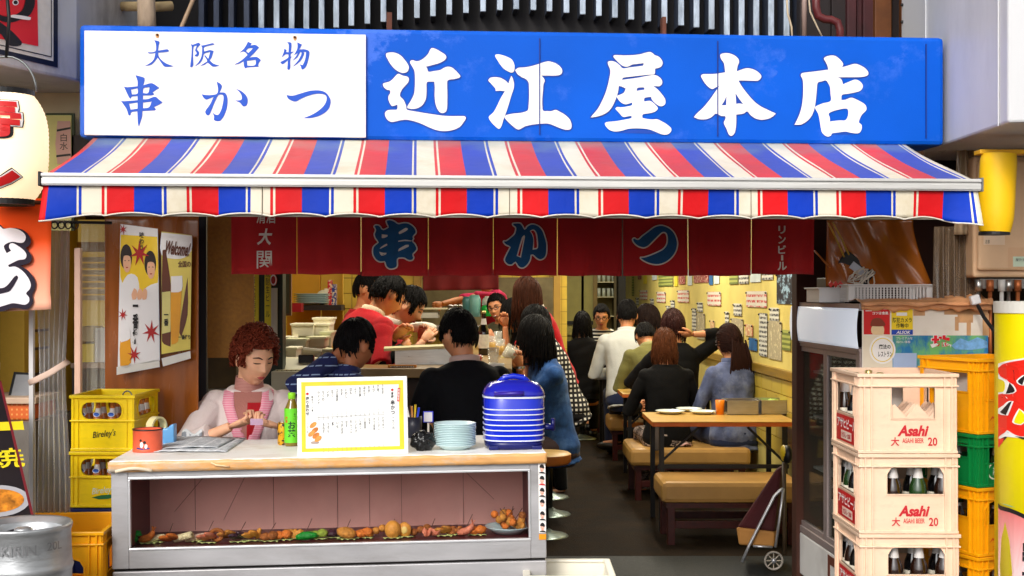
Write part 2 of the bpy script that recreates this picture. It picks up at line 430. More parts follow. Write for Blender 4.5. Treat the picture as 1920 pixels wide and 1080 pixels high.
# ================================================================ UPPER FRONT
UW = thing('batten_screen','weathered blue grey batten screen with an arched lower edge above the sign','batten screen',FM @ Vector((0,6.3,2.7)))
b = MB(FM); b.box((-2.9,3.2),(6.42,6.5),(2.72,4.6)); b.build('backing',M('backing_dark',(24,20,22),.7,var=.3),UW)  # near-black backing, also seen below the arched batten ends
batm = M('weathered_batten',(172,184,198),.7,var=.3,scale=9,stretch=(3,3,.8),dirt=.6,dcol=(70,88,112),dscale=6,bump=.25)
batd = M('dark_batten',(52,60,78),.7,var=.4,scale=9,stretch=(3,3,.7),bump=.25)
arch = lambda px: 17+36*min(1.6,abs((px -965)/350)) ** 1.25
px = 372
i = 0
while px < 1530:
    u,_ = FU(px,40,6.28); u2,_ = FU(px+10.5,40,6.28)
    z0 = FU(px,arch(px),6.28)[1] if 560 < px < 1330 else 2.66
    b = MB(FM); hh = 4.6
    b.box((u,u2),(6.28,6.295),(z0,hh),0); b.box((u+.002,u2 -.002),(6.295,6.41),(z0,hh),1)
    b.build('batten',[batm if px > 470 else batd,batd],UW,bevel=.003)
    px += 28.6+(2.5 if 640 < px < 1250 else 0)+U(-1.2,1.2)
b = MB(FM)
for x0,x1 in ((1240,1247),(725,735)):
    u,_ = FU(x0,40,6.25); u2,_ = FU(x1,40,6.25); b = MB(FM); b.box((u,u2),(6.22,6.28),(2.6,2.86)); b.build('rusty_strap',M('rusty_iron',(96,54,40),.8,var=.4,dirt=.6),UW)
b = MB(FM); b.box((-2.9,3.2),(5.95,6.25),(1.98,2.68)); tag(b.build('lintel',M('lintel_wood',(30,22,18),.7,var=.3)),'dark timber lintel behind the blue shop sign','beam')
b = MB(FM); b.box((-2.9,-2.0),(6.0,6.2),(2.68,4.6)); tag(b.build('left_wall',M('left_dark',(26,18,18),.8,var=.4)),'dark wall left of the batten screen','wall')  # plain near-black wall colour
# log beam stub, bamboo cane
logm = M('grey_log',(168,146,122),.8,var=.35,scale=14,stretch=(1,1,.3),bump=.5,bscale=50,dirt=.5)
b = MB(); b.tube([P(276,70,5.6),P(275,30,5.6),P(272,-60,5.6)],[.042,.04,.04],12)
tag(b.build('log_post',logm,smooth=True),'rough grey log post rising behind the left end of the sign','post')
b = MB(); b.tube([P(228,12,5.8),P(262,12,5.75)],.022,8); b.tube([P(290,13,5.75),P(322,11,5.8)],.022,8)
tag(b.build('cross_log',M('pale_log',(206,178,130),.7,var=.3,bump=.3),smooth=True),'pale sawn log crossing behind the log post','log')
b = MB(); b.tube([P(340,52,5.6),P(366,-10,5.75),P(390,-70,5.8)],.0095,8); tag(b.build('bamboo_cane',M('bamboo',(168,138,108),.5,var=.2),smooth=True),'thin bamboo cane leaning behind the sign','cane')
# right of battens
pr = M('drainpipe_red',(92,34,34),.35,var=.2)
b = MB(); b.tube([P(1530,-60,5.9),P(1530,14,5.9),P(1534,30,5.9),P(1546,36,5.9),P(1558,37,5.9),P(1570,42,5.9),P(1575,56,5.9),P(1576,110,5.9)],.019,12)
tag(b.build('drainpipe',pr,smooth=True),'dark red drainpipe with a bend above the sign','pipe')
b = MB(); b.cyl(P(1508,-60,6.0),P(1508,75,6.0),.012); tag(b.build('thin_pipe',M('pale_pipe',(150,126,116),.5),smooth=True),'thin pale pipe beside the red drainpipe','pipe')
RP = thing('plank_wall','dark red and brown plank wall between drainpipe and white panel','wall',P(1620,0,6.1))
pmats = [M('red_plank',(62,20,24),.6,var=.4),M('brown_plank',(104,58,22),.6,var=.35,dirt=.5,dcol=(50,34,12)),M('black_plank',(28,16,16),.7,var=.4)]
for j,(a,c,k) in enumerate(((1500,1560,2),(1560,1588,2),(1589,1606,0),(1607,1618,0),(1619,1640,0),(1641,1672,1),(1673,1690,2),(1690,1700,1))):
    w = 6.2 -.03*(j % 3); u,_ = FU(a,40,w); u2,_ = FU(c,40,w)
    b = MB(FM); b.box((u,u2),(w,w+.06),(2.5,4.6)); b.build('plank',pmats[k],RP,bevel=.003)
wire = M('wire',(190,170,140),.5,var=0)
b = MB(); b.tube([P(1474,-20,5.85),P(1477,25,5.85),P(1484,50,5.85),P(1486,80,5.85)],.005,6); b.tube([P(1514,-30,5.8),P(1519,22,5.8),P(1533,52,5.8),P(1542,70,5.8)],.004,6)
tag(b.build('cable',wire,smooth=True),'two loose pale cables running down behind the sign','cable')
b = MB(); b.box((-2.9,-2.6),(5.4,13),(0,4.5)); tag(b.build('flank_wall',M('flank_dark',(46,34,26),.8,var=.3)),'dark flank wall at the far left edge','wall')
b = MB(); b.box((2.75,2.9),(5.6,9),(0,4.5)); tag(b.build('flank_wall',M('flank_brown',(70,46,28),.8,var=.3)),'brown flank wall behind the water heater','wall')
b = MB(FM); b.box((1.9,2.75),(6.32,6.4),(0,2.6)); tag(b.build('brown_wall',M('brown_wall',(66,30,14),.7,var=.35,scale=4)),'dark brown wall behind plastic sheet and fridge','wall')

# ================================================================ SIGN
blue_st = pattern('sign_blue',(0,86,198),both(blot(3.4,.49,.535,.9,(1,1,1.2)),blot(1.1,.46,.56,1,(1,1,1),3)),col2=(66,112,216),rough=.5,var=.1,scale=2.2,bump=.05,bscale=180,spec=.18)
sb = blue_st; nt = sb.node_tree
SW = 5.2
SG = thing('shop_sign','long blue awning shop sign with big white characters above the shop entrance','shop sign',FM @ Vector((0,SW+.1,2.12)))
uL = FU(147,150,SW)[0]; uR = FU(1772,170,SW)[0]; zB = FU(960,265.5,SW)[1]; zT = FU(960,57,SW)[1]
b = MB(FM)
def sgf(a,c):
    u = uL+(uR -uL)*a; z = zB+(zT -zB)*c
    return (u,SW+.0045*math.sin(a*9)*math.sin(c*3.1)+.002*math.sin(a*41+c*5),z)
b.box((uL,uR),(SW+.006,SW+.25),(zB,zT))
b.build('sign_box',sb,SG,bevel=.018)
for px in (160,1012,1346,1737): 
    u = FU(px,150,SW)[0]; b = MB(FM); b.box((u -.0022,u+.0022),(SW+.0005,SW+.01),(zB+.03,zT -.03)); b.build('seam',M('sign_seam',(0,44,130),.5),SG)
pl = fplane(SW+.006)
spl = fplane(SW -.012)
white = M('sign_white',(240,238,236),.35,var=.02,bump=.01)
x0,z0 = FU(158,251,SW -.012); x1,z1 = FU(686,66,SW -.012)
b = MB(FM); b.box((x0,x1),(SW -.012,SW+.004),(FU(420,255.5,SW -.012)[1],FU(420,61,SW -.012)[1])); b.build('white_board',white,SG,bevel=.002)
rust = M('rust',(60,26,12),.8,var=.3); rst = M('rust_stain',(214,160,100),.7,var=.2)
for px,py in ((295,65.5),(553,70)):
    flat('rust_stain',[[(px -3,py -2),(px+3,py -2),(px+3.5,py+2),(px+1,py+6),(px -2,py+5),(px -3.5,py+1)]],spl,rst,SG,.002)
    b = MB(); c = spl.w(*spl.uv(px,py),0); b.cyl(c,c+spl.n*.006,.0045,n=10); b.build('nail',rust,SG)
sblue = M('letter_blue',(0,76,190),.5,var=.04)
K = 1200/220
W1 = [
 (210,['432,85;470,92;487,105;478,140;473,190;540,180;570,178;585,195;570,203;475,213;475,240;500,280;560,325;635,350;590,356;540,355;515,330;466,260;440,300;400,335;330,350;380,325;425,285;445,215;400,220;375,218;365,208;445,198;448,120']),
 (210,['803,122;830,130;885,110;905,130;875,160;870,180;892,210;880,245;855,250;845,235;865,225;862,205;850,190;868,140;835,150;830,250;832,340;815,362;800,355;812,250;815,150',
        '910,140;945,135;1030,115;1050,128;945,155;945,200;1000,185;1040,195;1020,260;1000,290;1040,325;1102,345;1030,355;980,315;950,335;900,348;960,310;975,295;945,245;955,238;985,275;1005,205;943,222;930,270;900,320;845,352;885,310;915,250;922,160']),
 (420,['245,100;285,118;270,140;320,132;360,158;300,225;260,262;335,255;378,288;350,330;357,355;240,362;220,375;205,350;200,300;150,325;105,335;180,290;240,235;222,212;195,200;155,215;210,165',
        '225,195;250,215;300,165;250,168','235,295;325,285;318,340;240,345']),
 (420,['645,105;690,115;685,205;720,200;685,225;683,255;700,250;680,275;678,370;662,390;648,375;655,290;600,330;575,308;655,265;658,230;630,230;590,262;612,205;615,172;640,185;635,205;660,208;662,130',
        '750,105;798,130;770,180;830,178;875,208;850,330;825,372;795,385;785,350;770,330;805,340;830,280;840,205;815,205;820,225;780,300;700,358;760,290;795,215;780,205;750,260;700,295;740,245;755,215;715,238;750,170']),
 (210,['240,442;290,455;335,475;322,545;370,530;415,525;485,572;440,600;415,618;432,635;410,648;318,650;318,690;370,685;440,662;480,690;518,720;480,745;430,768;450,790;440,802;312,808;308,870;275,972;265,930;260,812;200,820;190,850;170,850;150,790;92,705;130,708;262,698;262,655;205,662;190,685;170,660;122,558;160,565;262,555;262,500',
        '195,590;262,575;262,630;205,640','325,575;385,565;370,625;318,625','175,735;262,722;262,785;192,795','318,722;405,712;380,770;318,780']),
 (210,['1070,508;1110,530;1125,560;1100,620;1150,620;1175,650;1183,700;1175,780;1145,860;1110,905;1080,912;1043,900;1045,865;1028,825;1060,845;1090,845;1120,790;1140,700;1138,650;1110,640;1085,650;1050,720;1010,820;990,852;965,845;955,810;1000,745;1040,665;1000,680;965,692;935,670;918,637;960,645;1020,645;1075,630;1085,580',
        '1265,582;1315,600;1365,640;1388,690;1380,745;1350,762;1330,750;1305,720;1253,700;1295,700;1325,690;1325,650;1300,610']),
 (420,['640,645;700,652;780,630;880,602;970,598;1040,620;1085,680;1088,740;1060,800;990,850;900,878;810,882;880,855;960,810;1020,755;1048,700;1045,655;1010,635;950,632;870,650;790,682;740,710;700,705;655,680']),
]
for ox,loops in W1: flat('character',loops,spl,sblue,SG,.002,ox,60,K)
cw = M('letter_white',(236,234,230),.55,var=.03)
halo = M('paint_halo',(0,64,168),.5,var=.1)
W2 = [
 (700,80,['150,120;190,112;240,115;300,140;345,185;385,240;400,280;385,325;350,342;310,338;250,305;195,245;155,175;142,140',
   '285,352;330,372;385,385;400,410;390,450;350,495;315,540;300,600;340,645;370,715;378,755;470,775;620,800;800,825;950,828;1020,828;1040,850;1015,895;970,950;890,985;800,996;710,985;620,950;520,905;430,878;360,868;290,878;220,893;180,885;145,850;130,800;150,768;190,758;260,755;272,735;270,698;215,715;190,690;170,640;172,600;188,575;188,540;150,530;118,500;108,468;125,455;180,440;225,405;260,365',
   '660,62;700,72;760,105;810,140;820,170;800,200;740,232;660,255;590,272;605,290;620,328;680,322;750,310;800,282;845,272;890,285;940,330;978,378;960,398;900,412;838,425;830,480;832,600;830,720;820,770;790,792;755,788;725,755;700,690;690,600;692,500;685,440;650,440;602,448;598,520;596,600;580,660;545,710;490,740;430,747;382,738;385,715;430,640;460,570;468,480;468,380;462,320;435,265;413,225;425,202;450,200;480,210;520,205;570,175;615,130;640,80']),
 (900,80,['180,135;220,135;290,155;350,185;378,225;388,275;380,325;350,338;310,322;255,285;205,215;170,155',
   '95,420;115,398;160,390;220,395;265,415;300,440;318,465;335,415;352,375;370,410;382,470;375,530;350,600;325,690;295,780;265,860;240,940;215,970;185,955;130,900;98,850;105,825;150,785;190,715;235,620;280,548;225,543;175,545;170,515;130,470;98,435',
   '395,310;430,285;500,280;570,268;650,245;720,222;770,212;840,230;900,270;925,320;905,360;850,372;770,372;690,372;715,400;727,430;712,475;708,530;700,620;700,700;708,765;760,772;800,772;850,758;890,775;950,810;1005,860;1028,920;1020,970;980,982;920,970;850,942;790,918;740,910;660,915;580,925;500,945;440,978;400,965;340,915;290,865;275,835;300,815;370,800;450,792;510,778;540,755;548,690;552,600;550,500;545,450;520,415;470,390;420,355']),
 (1090,80,['358,150;375,142;470,145;580,142;660,132;720,115;770,106;800,120;820,140;870,160;905,200;912,240;890,275;850,290;828,298;822,355;760,362;640,375;490,392;465,400;455,420;520,412;640,395;740,375;820,365;870,385;905,425;905,465;880,490;850,492;805,488;860,530;910,590;942,640;940,690;910,715;870,712;825,680;790,640;785,612;712,622;705,664;765,655;800,672;850,720;858,745;830,775;770,795;690,808;686,848;740,860;800,865;850,862;900,885;960,920;1005,960;1008,995;975,1030;920,1036;850,1012;770,980;690,968;600,965;520,972;440,995;370,1000;310,980;270,935;265,905;300,892;380,885;470,870;560,850;562,825;520,830;470,838;430,800;380,745;400,725;440,728;500,722;566,705;568,675;530,688;490,695;440,670;400,620;400,600;450,580;480,560;497,518;460,498;420,488;410,560;380,650;340,730;290,785;220,820;150,838;105,843;125,815;180,750;230,660;280,540;310,420;325,320;300,250;298,218;330,208;380,218;430,255;465,290;540,280;690,260;698,232;620,242;570,248;530,268;490,272;450,255;400,210;365,170',
   '632,510;700,505;708,530;660,538;620,543']),
 (1280,80,['430,130;470,120;520,122;580,145;620,180;632,220;615,265;605,325;650,308;700,292;745,290;800,305;850,335;882,375;870,410;840,430;760,430;690,428;625,428;660,490;720,570;800,660;870,715;950,755;1045,800;1000,840;940,862;880,868;820,855;765,820;725,775;690,795;650,805;600,810;600,900;590,990;570,1035;540,1050;515,1030;490,970;460,905;478,860;475,830;430,825;370,800;320,840;260,862;180,862;125,840;150,805;230,730;300,645;360,560;410,488;370,505;335,523;300,510;250,460;205,385;215,360;260,355;340,355;420,345;475,335;470,280;460,230;430,185;420,150',
   '490,600;487,705;435,705;465,660','592,570;630,630;680,695;640,685;600,690']),
 (1470,90,['445,120;480,95;540,85;590,100;640,145;663,185;648,218;700,205;790,180;850,195;910,230;945,275;935,310;890,325;820,330;700,330;600,332;640,352;658,400;660,410;720,385;790,358;840,370;878,410;880,450;850,485;780,505;710,518;648,530;643,588;690,582;750,560;800,575;860,605;910,640;925,685;905,720;870,755;845,810;840,840;868,865;870,910;850,950;815,962;750,955;690,942;620,950;535,962;525,985;490,998;450,980;420,940;405,860;395,800;380,740;345,675;360,655;430,625;520,598;520,520;515,450;500,410;470,368;420,378;375,395;365,480;355,580;340,680;310,760;260,820;190,862;115,865;125,845;170,750;200,640;212,520;212,400;205,350;185,310;200,285;260,275;350,265;495,245;485,200;465,160',
   '500,740;540,715;610,695;680,683;712,690;720,730;710,780;682,815;620,815;515,828;510,780']),
]
for ox,oy,loops in W2:
    o = flat('character',loops,pl,cw,SG,.004,ox,oy,6)
    for j,lp in enumerate(loops):                       # darker overpainted edge that shows round each stroke
        p = smooth_loop(parse(lp)); a = np.array(p)
        if len(p) < 40: continue
        ar = np.sum(a[:,0]*np.roll(a[:,1],-1) -np.roll(a[:,0],-1)*a[:,1])
        flat('paint_edge',[inset(p,-14)],pl,halo,o,.001+.0004*j,ox,oy,6,smooth=False)

# ================================================================ AWNING
AW = 4.53; AT = 5.24
awr = M('awning_red',(206,14,22),.6,var=.16,scale=4,bump=.35,bscale=16,spec=.25)
awb = M('awning_blue',(0,52,172),.6,var=.16,scale=4,bump=.35,bscale=16,spec=.25)
aww = M('awning_cream',(226,216,196),.6,var=.08,scale=4,bump=.35,bscale=16,spec=.25,dirt=.5,dcol=(196,176,130))
def mould(base):
    m = base.copy(); m.name = base.name+'_mould'; n = m.node_tree.nodes; l = m.node_tree.links
    s = m.node_tree.nodes['Principled BSDF'].inputs['Base Color']
    tc = n.new('ShaderNodeTexCoord'); sx = n.new('ShaderNodeSeparateXYZ'); l.new(tc.outputs['Object'],sx.inputs[0])
    nz = n.new('ShaderNodeTexNoise'); nz.inputs['Scale'].default_value = 5; nz.inputs['Detail'].default_value = 6; l.new(tc.outputs['Object'],nz.inputs['Vector'])
    ma = n.new('ShaderNodeMath'); ma.operation = 'MULTIPLY_ADD'; ma.inputs[1].default_value = .22; l.new(nz.outputs['Fac'],ma.inputs[0]); l.new(sx.outputs[2],ma.inputs[2])
    c = n.new('ShaderNodeMapRange'); c.inputs[1].default_value = .27; c.inputs[2].default_value = .4; c.inputs[4].default_value = .72; l.new(ma.outputs[0],c.inputs[0])
    mx = n.new('ShaderNodeMix'); mx.data_type = 'RGBA'; mx.inputs[7].default_value = (*srgb((104,140,130)),1)
    l.new(c.outputs[0],mx.inputs[0]); l.new(s.links[0].from_socket,mx.inputs[6])
    # sun-bleached cloth, with sky light also put into the upper side's colour
    m2 = n.new('ShaderNodeMix'); m2.data_type = 'RGBA'; m2.inputs[0].default_value = .08; m2.inputs[7].default_value = (.75,.75,.8,1)
    l.new(mx.outputs[2],m2.inputs[6]); l.new(m2.outputs[2],s)
    return m
topm = [mould(awr),mould(awb),mould(aww)]
AWN = thing('awning','red white and blue striped fabric awning with scalloped valance over the entrance','awning',FM @ Vector((0,AW,1.9)))
aL = FU(82,345,AW)[0]; aR = FU(1832,352,AW)[0]
s0 = FU(507,375,AW)[0]; Pd = (FU(1712.7,375,AW)[0] -s0)/8
FR = [(.035,0),(.026,2),(.32,0),(.328,1),(.022,2),(.035,1),(.234,2)]
cols = []
k = -5
while s0+k*Pd < aR:
    x = s0+k*Pd
    for fr,c in FR:
        x2 = x+fr*Pd
        a,e = max(x,aL),min(x2,aR)
        if e -a > 1e-4:
            nsub = max(1,int((e -a)/.035))
            for q in range(nsub): cols.append((a+(e -a)*q/nsub,a+(e -a)*(q+1)/nsub,c))
        x = x2
    k += 1
cols[0] = (*cols[0][:2],0)
zbar = FU(960,342,AW)[1]+.012
def aw_top(u,t):
    w = AT+(AW -AT)*t; zt_ = FU(960,262,AT)[1]
    z = zt_+(zbar -zt_)*t -.01*math.sin(math.pi*t ** .8)+.0018*math.sin(u*19+2*math.sin(u*3))*math.sin(math.pi*t)+.004*math.sin(u*61+t*4)*t*(1 -t)*3
    return (u,w,z)
b = MB(FM)
for a,e,c in cols: b.grid(lambda i,j: aw_top(a+(e -a)*i,j),1,14,k=c)
b.build('canopy',topm,AWN,smooth=True,thick=.002,weld=True)
zv0 = FU(960,352,AW)[1]
scal = (FU(664,400,AW)[0] -FU(562,400,AW)[0])
sc0 = FU(611,400,AW)[0]
def val(u,t):
    ph = ((u -sc0)/scal) % 1
    e = 1 -abs(u -(aL+aR)/2)/((aR -aL)/2)
    droop = .022*max(0,1 -e/.12)
    zb_ = FU(960,408.5,AW)[1] -droop+.012*math.sin(math.pi*ph) ** .7*(1 -max(0,1 -e/.1))
    w = AW -.004+(.008*math.sin(u*7+1)+.0035*math.sin(u*19+3*math.sin(u*2.3)))*t -.05*max(0,1 -e/.07)*t
    return (u,w,zv0+(zb_ -zv0)*t)
b = MB(FM)
for a,e,c in cols: b.grid(lambda i,j: val(a+(e -a)*i,j),1,8,k=c)
b.build('valance',[awr,awb,aww],AWN,smooth=True,thick=.002,weld=True)
b = MB(FM)
b.grid(lambda i,j: (aL+(aR -aL)*i,AW+.016+.004*math.sin(i*40),zv0+(FU(960,408.8,AW+.03)[1] -zv0)*j),120,3)
b.build('lining',M('lining_cream',(236,230,214),.6,var=.06,dirt=.3,dcol=(180,150,100)),AWN,smooth=True,thick=.002)
pip = [FM @ Vector(val(aL+(aR -aL)*i/340,1)) for i in range(341)]
b = MB(); b.tube(pip,.003,6); b.build('piping',M('piping',(222,214,200),.5,var=.1),AWN,smooth=True)
zb0 = FU(960,330.5,AW)[1]; zb1 = FU(960,353.5,AW)[1]
alu = M('aluminium',(214,212,208),.35,.35,var=.08,scale=14,stretch=(.3,1,6),dirt=.2,dcol=(130,120,110))
b = MB(FM); b.box((aL -.004,aR+.006),(AW -.02,AW+.03),(zb1,zb0)); h = zb0 -zb1
b.box((aL -.004,aR+.006),(AW -.027,AW -.0195),(zb1+h*.72,zb0 -h*.06)); b.box((aL -.004,aR+.006),(AW -.024,AW -.0195),(zb1+h*.1,zb1+h*.55))
b.build('front_bar',alu,AWN,bevel=.002)
b = MB(FM); b.box((aL -.012,aL -.003),(AW -.03,AW+.035),(zb1 -.003,zb0+.004)); b.build('end_cap',black,AWN,bevel=.002)
b = MB(FM); b.box((aR+.0055,aR+.012),(AW -.03,AW+.035),(zb1 -.003,zb0+.004)); b.build('end_cap',M('grey_cap',(110,110,112),.4),AWN,bevel=.002)

for u in (aL+.03,aR -.04,(aL+aR)/2):
    b = MB(FM); b.tube([(u,AW+.05,zbar -.05),(u,AW+.35,zbar -.03),(u,5.3,1.98)],.01,8); b.build('folding_arm',M('arm_white',(200,198,190),.4),AWN,smooth=True)
for px in (492,955,1407):
    u = FU(px,380,AW)[0]; b = MB(FM); b.tube([Vector(val(u,t/6))+Vector((0,-.003,0)) for t in range(7)],.0016,5); b.build('seam',M('seam_dark',(120,108,90),.7),AWN)

# ================================================================ NOREN
NW = 5.6
nrm = pattern('noren_red',(190,36,38),stripes(2,900,.3),col2=(162,26,30),rough=.85,var=.16,scale=5,bump=.3,bscale=400,sheen=.2,spec=.2)
NO = thing('noren_curtain','dark red split noren curtain with blue outlined characters in the doorway','curtain',FM @ Vector((0,NW,1.98)))
b = MB(FM); b.cyl((FU(425,400,NW)[0],NW,1.955),(FU(1535,400,NW)[0],NW,1.955),.012,n=10); b.build('rod',M('rod_wood',(120,84,44),.5),NO,smooth=True)
NE = [433,556.5,677,803,925,1045,1167,1289,1409,1527]
nplanes = []
nwhite = M('noren_white',(226,216,206),.8,var=.08); nblue = M('noren_blue',(20,82,130),.8,var=.18,scale=12); nredp = M('noren_red_print',(184,34,36),.85,var=.1)
KEG = {2: 'a',4: 'b',6: 'c'}
panels = []; PF_ = {}
for i in range(9):
    ua = FU(NE[i]+.5,450,NW)[0]; ue = FU(NE[i+1] -.5,450,NW)[0]
    zb_ = FU((NE[i]+NE[i+1])/2,513.5+(3.5 if 1 < i < 8 else 1),NW)[1]; ph = i*1.7
    gap = .0012
    def nf(a,t,ua=ua,ue=ue,zb_=zb_,ph=ph):
        u = ua+(ue -ua)*a+(.5 -a)*gap*t*2
        amp = .011
        w = NW+amp*t*(math.sin(a*7+ph)+.5*math.sin(a*15+ph*2)) -.003*(1 if abs(a -.5) > .47 else 0)
        return (u,w,1.955+(zb_ -1.955)*t+.002*math.sin(a*9+ph))
    b = MB(FM); b.grid(nf,20,12); p = b.build('panel',nrm,NO,smooth=True,thick=.0016); panels.append(p); PF_[p.name] = (i,nf)
npl = fplane(NW -.0)
def conform(o,root,off):      # lay the print on the cloth so that it follows the folds
    me = o.data; bm = bmesh.new(); bm.from_mesh(me); bmesh.ops.triangulate(bm,faces=bm.faces)
    for _ in range(3):
        es = [e for e in bm.edges if e.calc_length() > .025]
        if not es: break
        bmesh.ops.subdivide_edges(bm,edges=es,cuts=1); bmesh.ops.triangulate(bm,faces=bm.faces)
    Wd = WM[root]; Wi = Wd.inverted(); i,nf = PF_[root.name]
    ua = FU(NE[i]+.5,450,NW)[0]; ue = FU(NE[i+1] -.5,450,NW)[0]
    for v in bm.verts:
        q = FI @ (Wd @ v.co); a = min(1,max(0,(q.x -ua)/(ue -ua))); t = min(1,max(0,(1.955 -q.z)/.37)); w = nf(a,t)[1]
        v.co = Wi @ (FM @ Vector((q.x,w -off,q.z)))
    bm.to_mesh(me); bm.free()
def conform_all(p,base=.006):
    def rec(o,d):
        for c in o.children: conform(c,p,base+.0016*d+.0004*(1 if 'gap' in c.name else 0)*(1+int(c.data.materials[0] is nredp))); rec(c,d+1)
    rec(p,0)
N串 = '430,140;480,110;540,112;610,140;670,180;760,165;850,170;930,210;990,270;1018,340;1005,390;960,440;970,475;950,520;990,560;1028,640;1025,690;985,740;955,775;972,830;945,885;880,900;820,880;780,855;720,850;665,865;665,970;640,1025;570,1055;500,1055;440,1015;412,950;410,920;320,925;240,880;185,790;175,690;200,610;280,545;225,470;205,390;230,315;200,250;240,208;310,215;350,250;385,295;470,255;440,200'
H串 = ['680,380;680,350;800,275;840,280;845,305;800,340;700,388','360,395;400,400;465,405;465,435;400,465;360,465','325,655;400,595;455,570;460,600;400,635;330,670','310,722;380,740;445,740;440,770;355,795','655,700;665,675;800,595;865,590;860,625;700,700;655,715','670,515;800,495;930,515;900,525;780,520;670,535']
Nか = '345,215;360,175;500,170;550,215;590,290;615,240;690,195;770,195;860,235;930,310;975,420;1010,550;1015,680;1000,790;950,860;870,888;800,860;740,805;715,790;700,880;650,970;580,1030;520,1040;460,1010;410,930;350,980;270,975;210,920;195,860;225,780;300,635;220,600;175,540;190,505;240,500;330,430;385,370;405,280;370,250'
Nつ = '135,500;155,460;195,452;250,480;320,420;430,340;550,250;650,215;750,220;860,270;950,360;1000,480;1012,590;985,710;920,820;820,910;700,965;580,975;450,945;340,895;285,850;295,815;360,810;480,775;620,715;720,660;780,580;795,490;780,400;745,372;700,390;600,490;480,610;400,655;330,660;240,630;170,570'
def noren_char(outer,ox,panel,whites=(),reds=()):
    lp = smooth_loop(parse(outer))
    o = flat('character',[lp],npl,nwhite,panel,.016,ox,400,10,smooth=False)
    flat('character_fill',[inset(lp,25)],npl,nblue,o,.0175,ox,400,10,smooth=False)
    for q in whites: flat('character_gap',[q],npl,nwhite,o,.019,ox,400,10)
    for q in reds: flat('character_gap',[q],npl,nredp,o,.0205,ox,400,10)
noren_char(N串,680,panels[2],H串)
noren_char(Nか,925,panels[4],['575,410;590,440;515,830;435,800;530,460','680,335;740,305;790,340;820,420;830,650;730,685;745,500;720,400'],['565,455;500,805;460,785','695,340;740,325;780,370;800,480;810,640;755,655;755,500;735,400'])
noren_char(Nつ,1170,panels[6])
textpx('大',npl,496.5,444,31,29,nwhite,panels[0],name='character',bold=.03,off=.016,shear=.2)
textpx('関',npl,496,487,33,29,nwhite,panels[0],name='character',bold=.006,off=.016)
textpx('清酒',npl,499,405,28,36,nwhite,panels[0],name='character',bold=.012,off=.016)
for ch,py,hp,wp in (('キ',402,16,14),('リ',431,15,13),('ン',449.5,15.5,13),('ビ',468,16,14),('ー',483.5,9,4),('ル',499,16,16)):
    if ch == 'ー':
        flat('character',[[(1463.2,478.5),(1466.8,478.5),(1466.8,488.5),(1463.2,488.5)]],npl,nwhite,panels[8],.016,smooth=False); continue
    textpx(ch,npl,1465,py,hp,wp,nwhite,panels[8],name='character',bold=.03,off=.016)

for p in (panels[0],panels[2],panels[4],panels[6],panels[8]): conform_all(p)
# ================================================================ COUNTER SHOWCASE
CW = 5.0; CT = .868
uL = FU(208,950,CW)[0]; uR = FU(1023,950,CW)[0]; uc = (uL+uR)/2
CM = FM @ Matrix.Translation((uc,0,.8)) @ Matrix.Rotation(-.0115,4,'Y') @ Matrix.Translation((-uc,0,-.8))
galv = M('brushed_steel',(178,176,178),.42,.35,var=.12,scale=5,stretch=(.6,1,2.5),bump=.04,dirt=.35,dcol=(128,120,114),dscale=3)
SH = thing('display_counter','steel display counter with a glass front showing fried skewers','display counter',FM @ Vector((uc,CW,0)))
x0,x1 = FU(240,960,CW)[0],FU(994,960,CW)[0]; z0,z1 = .523,.802; DB = 5.4; BK = 5.62
b = MB(CM)
b.box((uL,x0),(CW,CW+.04),(.452,.83)); b.box((x1,uR),(CW,CW+.04),(.452,.83))
b.box((x0,x1),(CW,CW+.04),(.452,z0)); b.box((x0,x1),(CW,CW+.04),(z1,.83))
b.build('front_frame',galv,SH,bevel=.003)
b = MB(CM)
t = .008
b.box((x0,x1),(CW -.004,CW+.02),(z0 -.001,z0+t)); b.box((x0,x1),(CW -.004,CW+.02),(z1 -t,z1+.001))
b.box((x0,x0+t),(CW -.004,CW+.02),(z0+t,z1 -t)); b.box((x1 -t,x1),(CW -.004,CW+.02),(z0+t,z1 -t))
b.build('window_trim',M('trim_aluminium',(222,222,224),.3,.5,var=.05),SH,bevel=.002)
b = MB(CM); b.box((uL,uR),(CW+.004,CW+.04),(.02,.441)); b.build('lower_panel',galv,SH,bevel=.004)
b = MB(CM); b.box((uL+.004,uR -.004),(CW+.02,CW+.05),(.436,.456)); b.build('gap_strip',M('gap_dark',(40,36,34),.8),SH)
b = MB(CM); b.box((uL,uL+.03),(CW+.04,BK),(.02,.83)); b.box((uR -.03,uR),(CW+.04,BK),(.02,.83)); b.box((uL+.03,uR -.03),(BK -.03,BK),(.02,.83)); b.build('side_panel',galv,SH,bevel=.003)
b = MB(CM); b.box((x0 -.01,x1+.01),(CW+.041,DB),(z0 -.02,z0 -.004)); b.build('shelf',M('shelf_maroon',(86,30,34),.35,var=.2,scale=4),SH)
b = MB(CM); b.box((x0 -.04,x1+.04),(DB,DB+.012),(z0 -.02,.83)); b.build('back_panel',M('pink_panel',(250,186,174),.6,var=.1,scale=4,dirt=.3,dcol=(226,150,140)),SH)
line = M('joint_dark',(96,44,48),.7,var=0)
for px in (365,512,632,692,752,868):
    u = FU(px,960,DB -.003)[0]; b = MB(CM); b.box((u -.0006,u+.0006),(DB -.003,DB -.0003),(z0,.82)); b.build('panel_joint',line,SH)
b = MB(CM); b.tube([(x0+.1,DB -.006,z0+.08),(x0+.27,DB -.006,z1)],.0007,4); b.build('stay_wire',line,SH)
b = MB(CM); b.tube([(x0+.3,DB -.006,z0+.04),(x0+.42,DB -.006,z1)],.0007,4); b.build('stay_wire',line,SH)
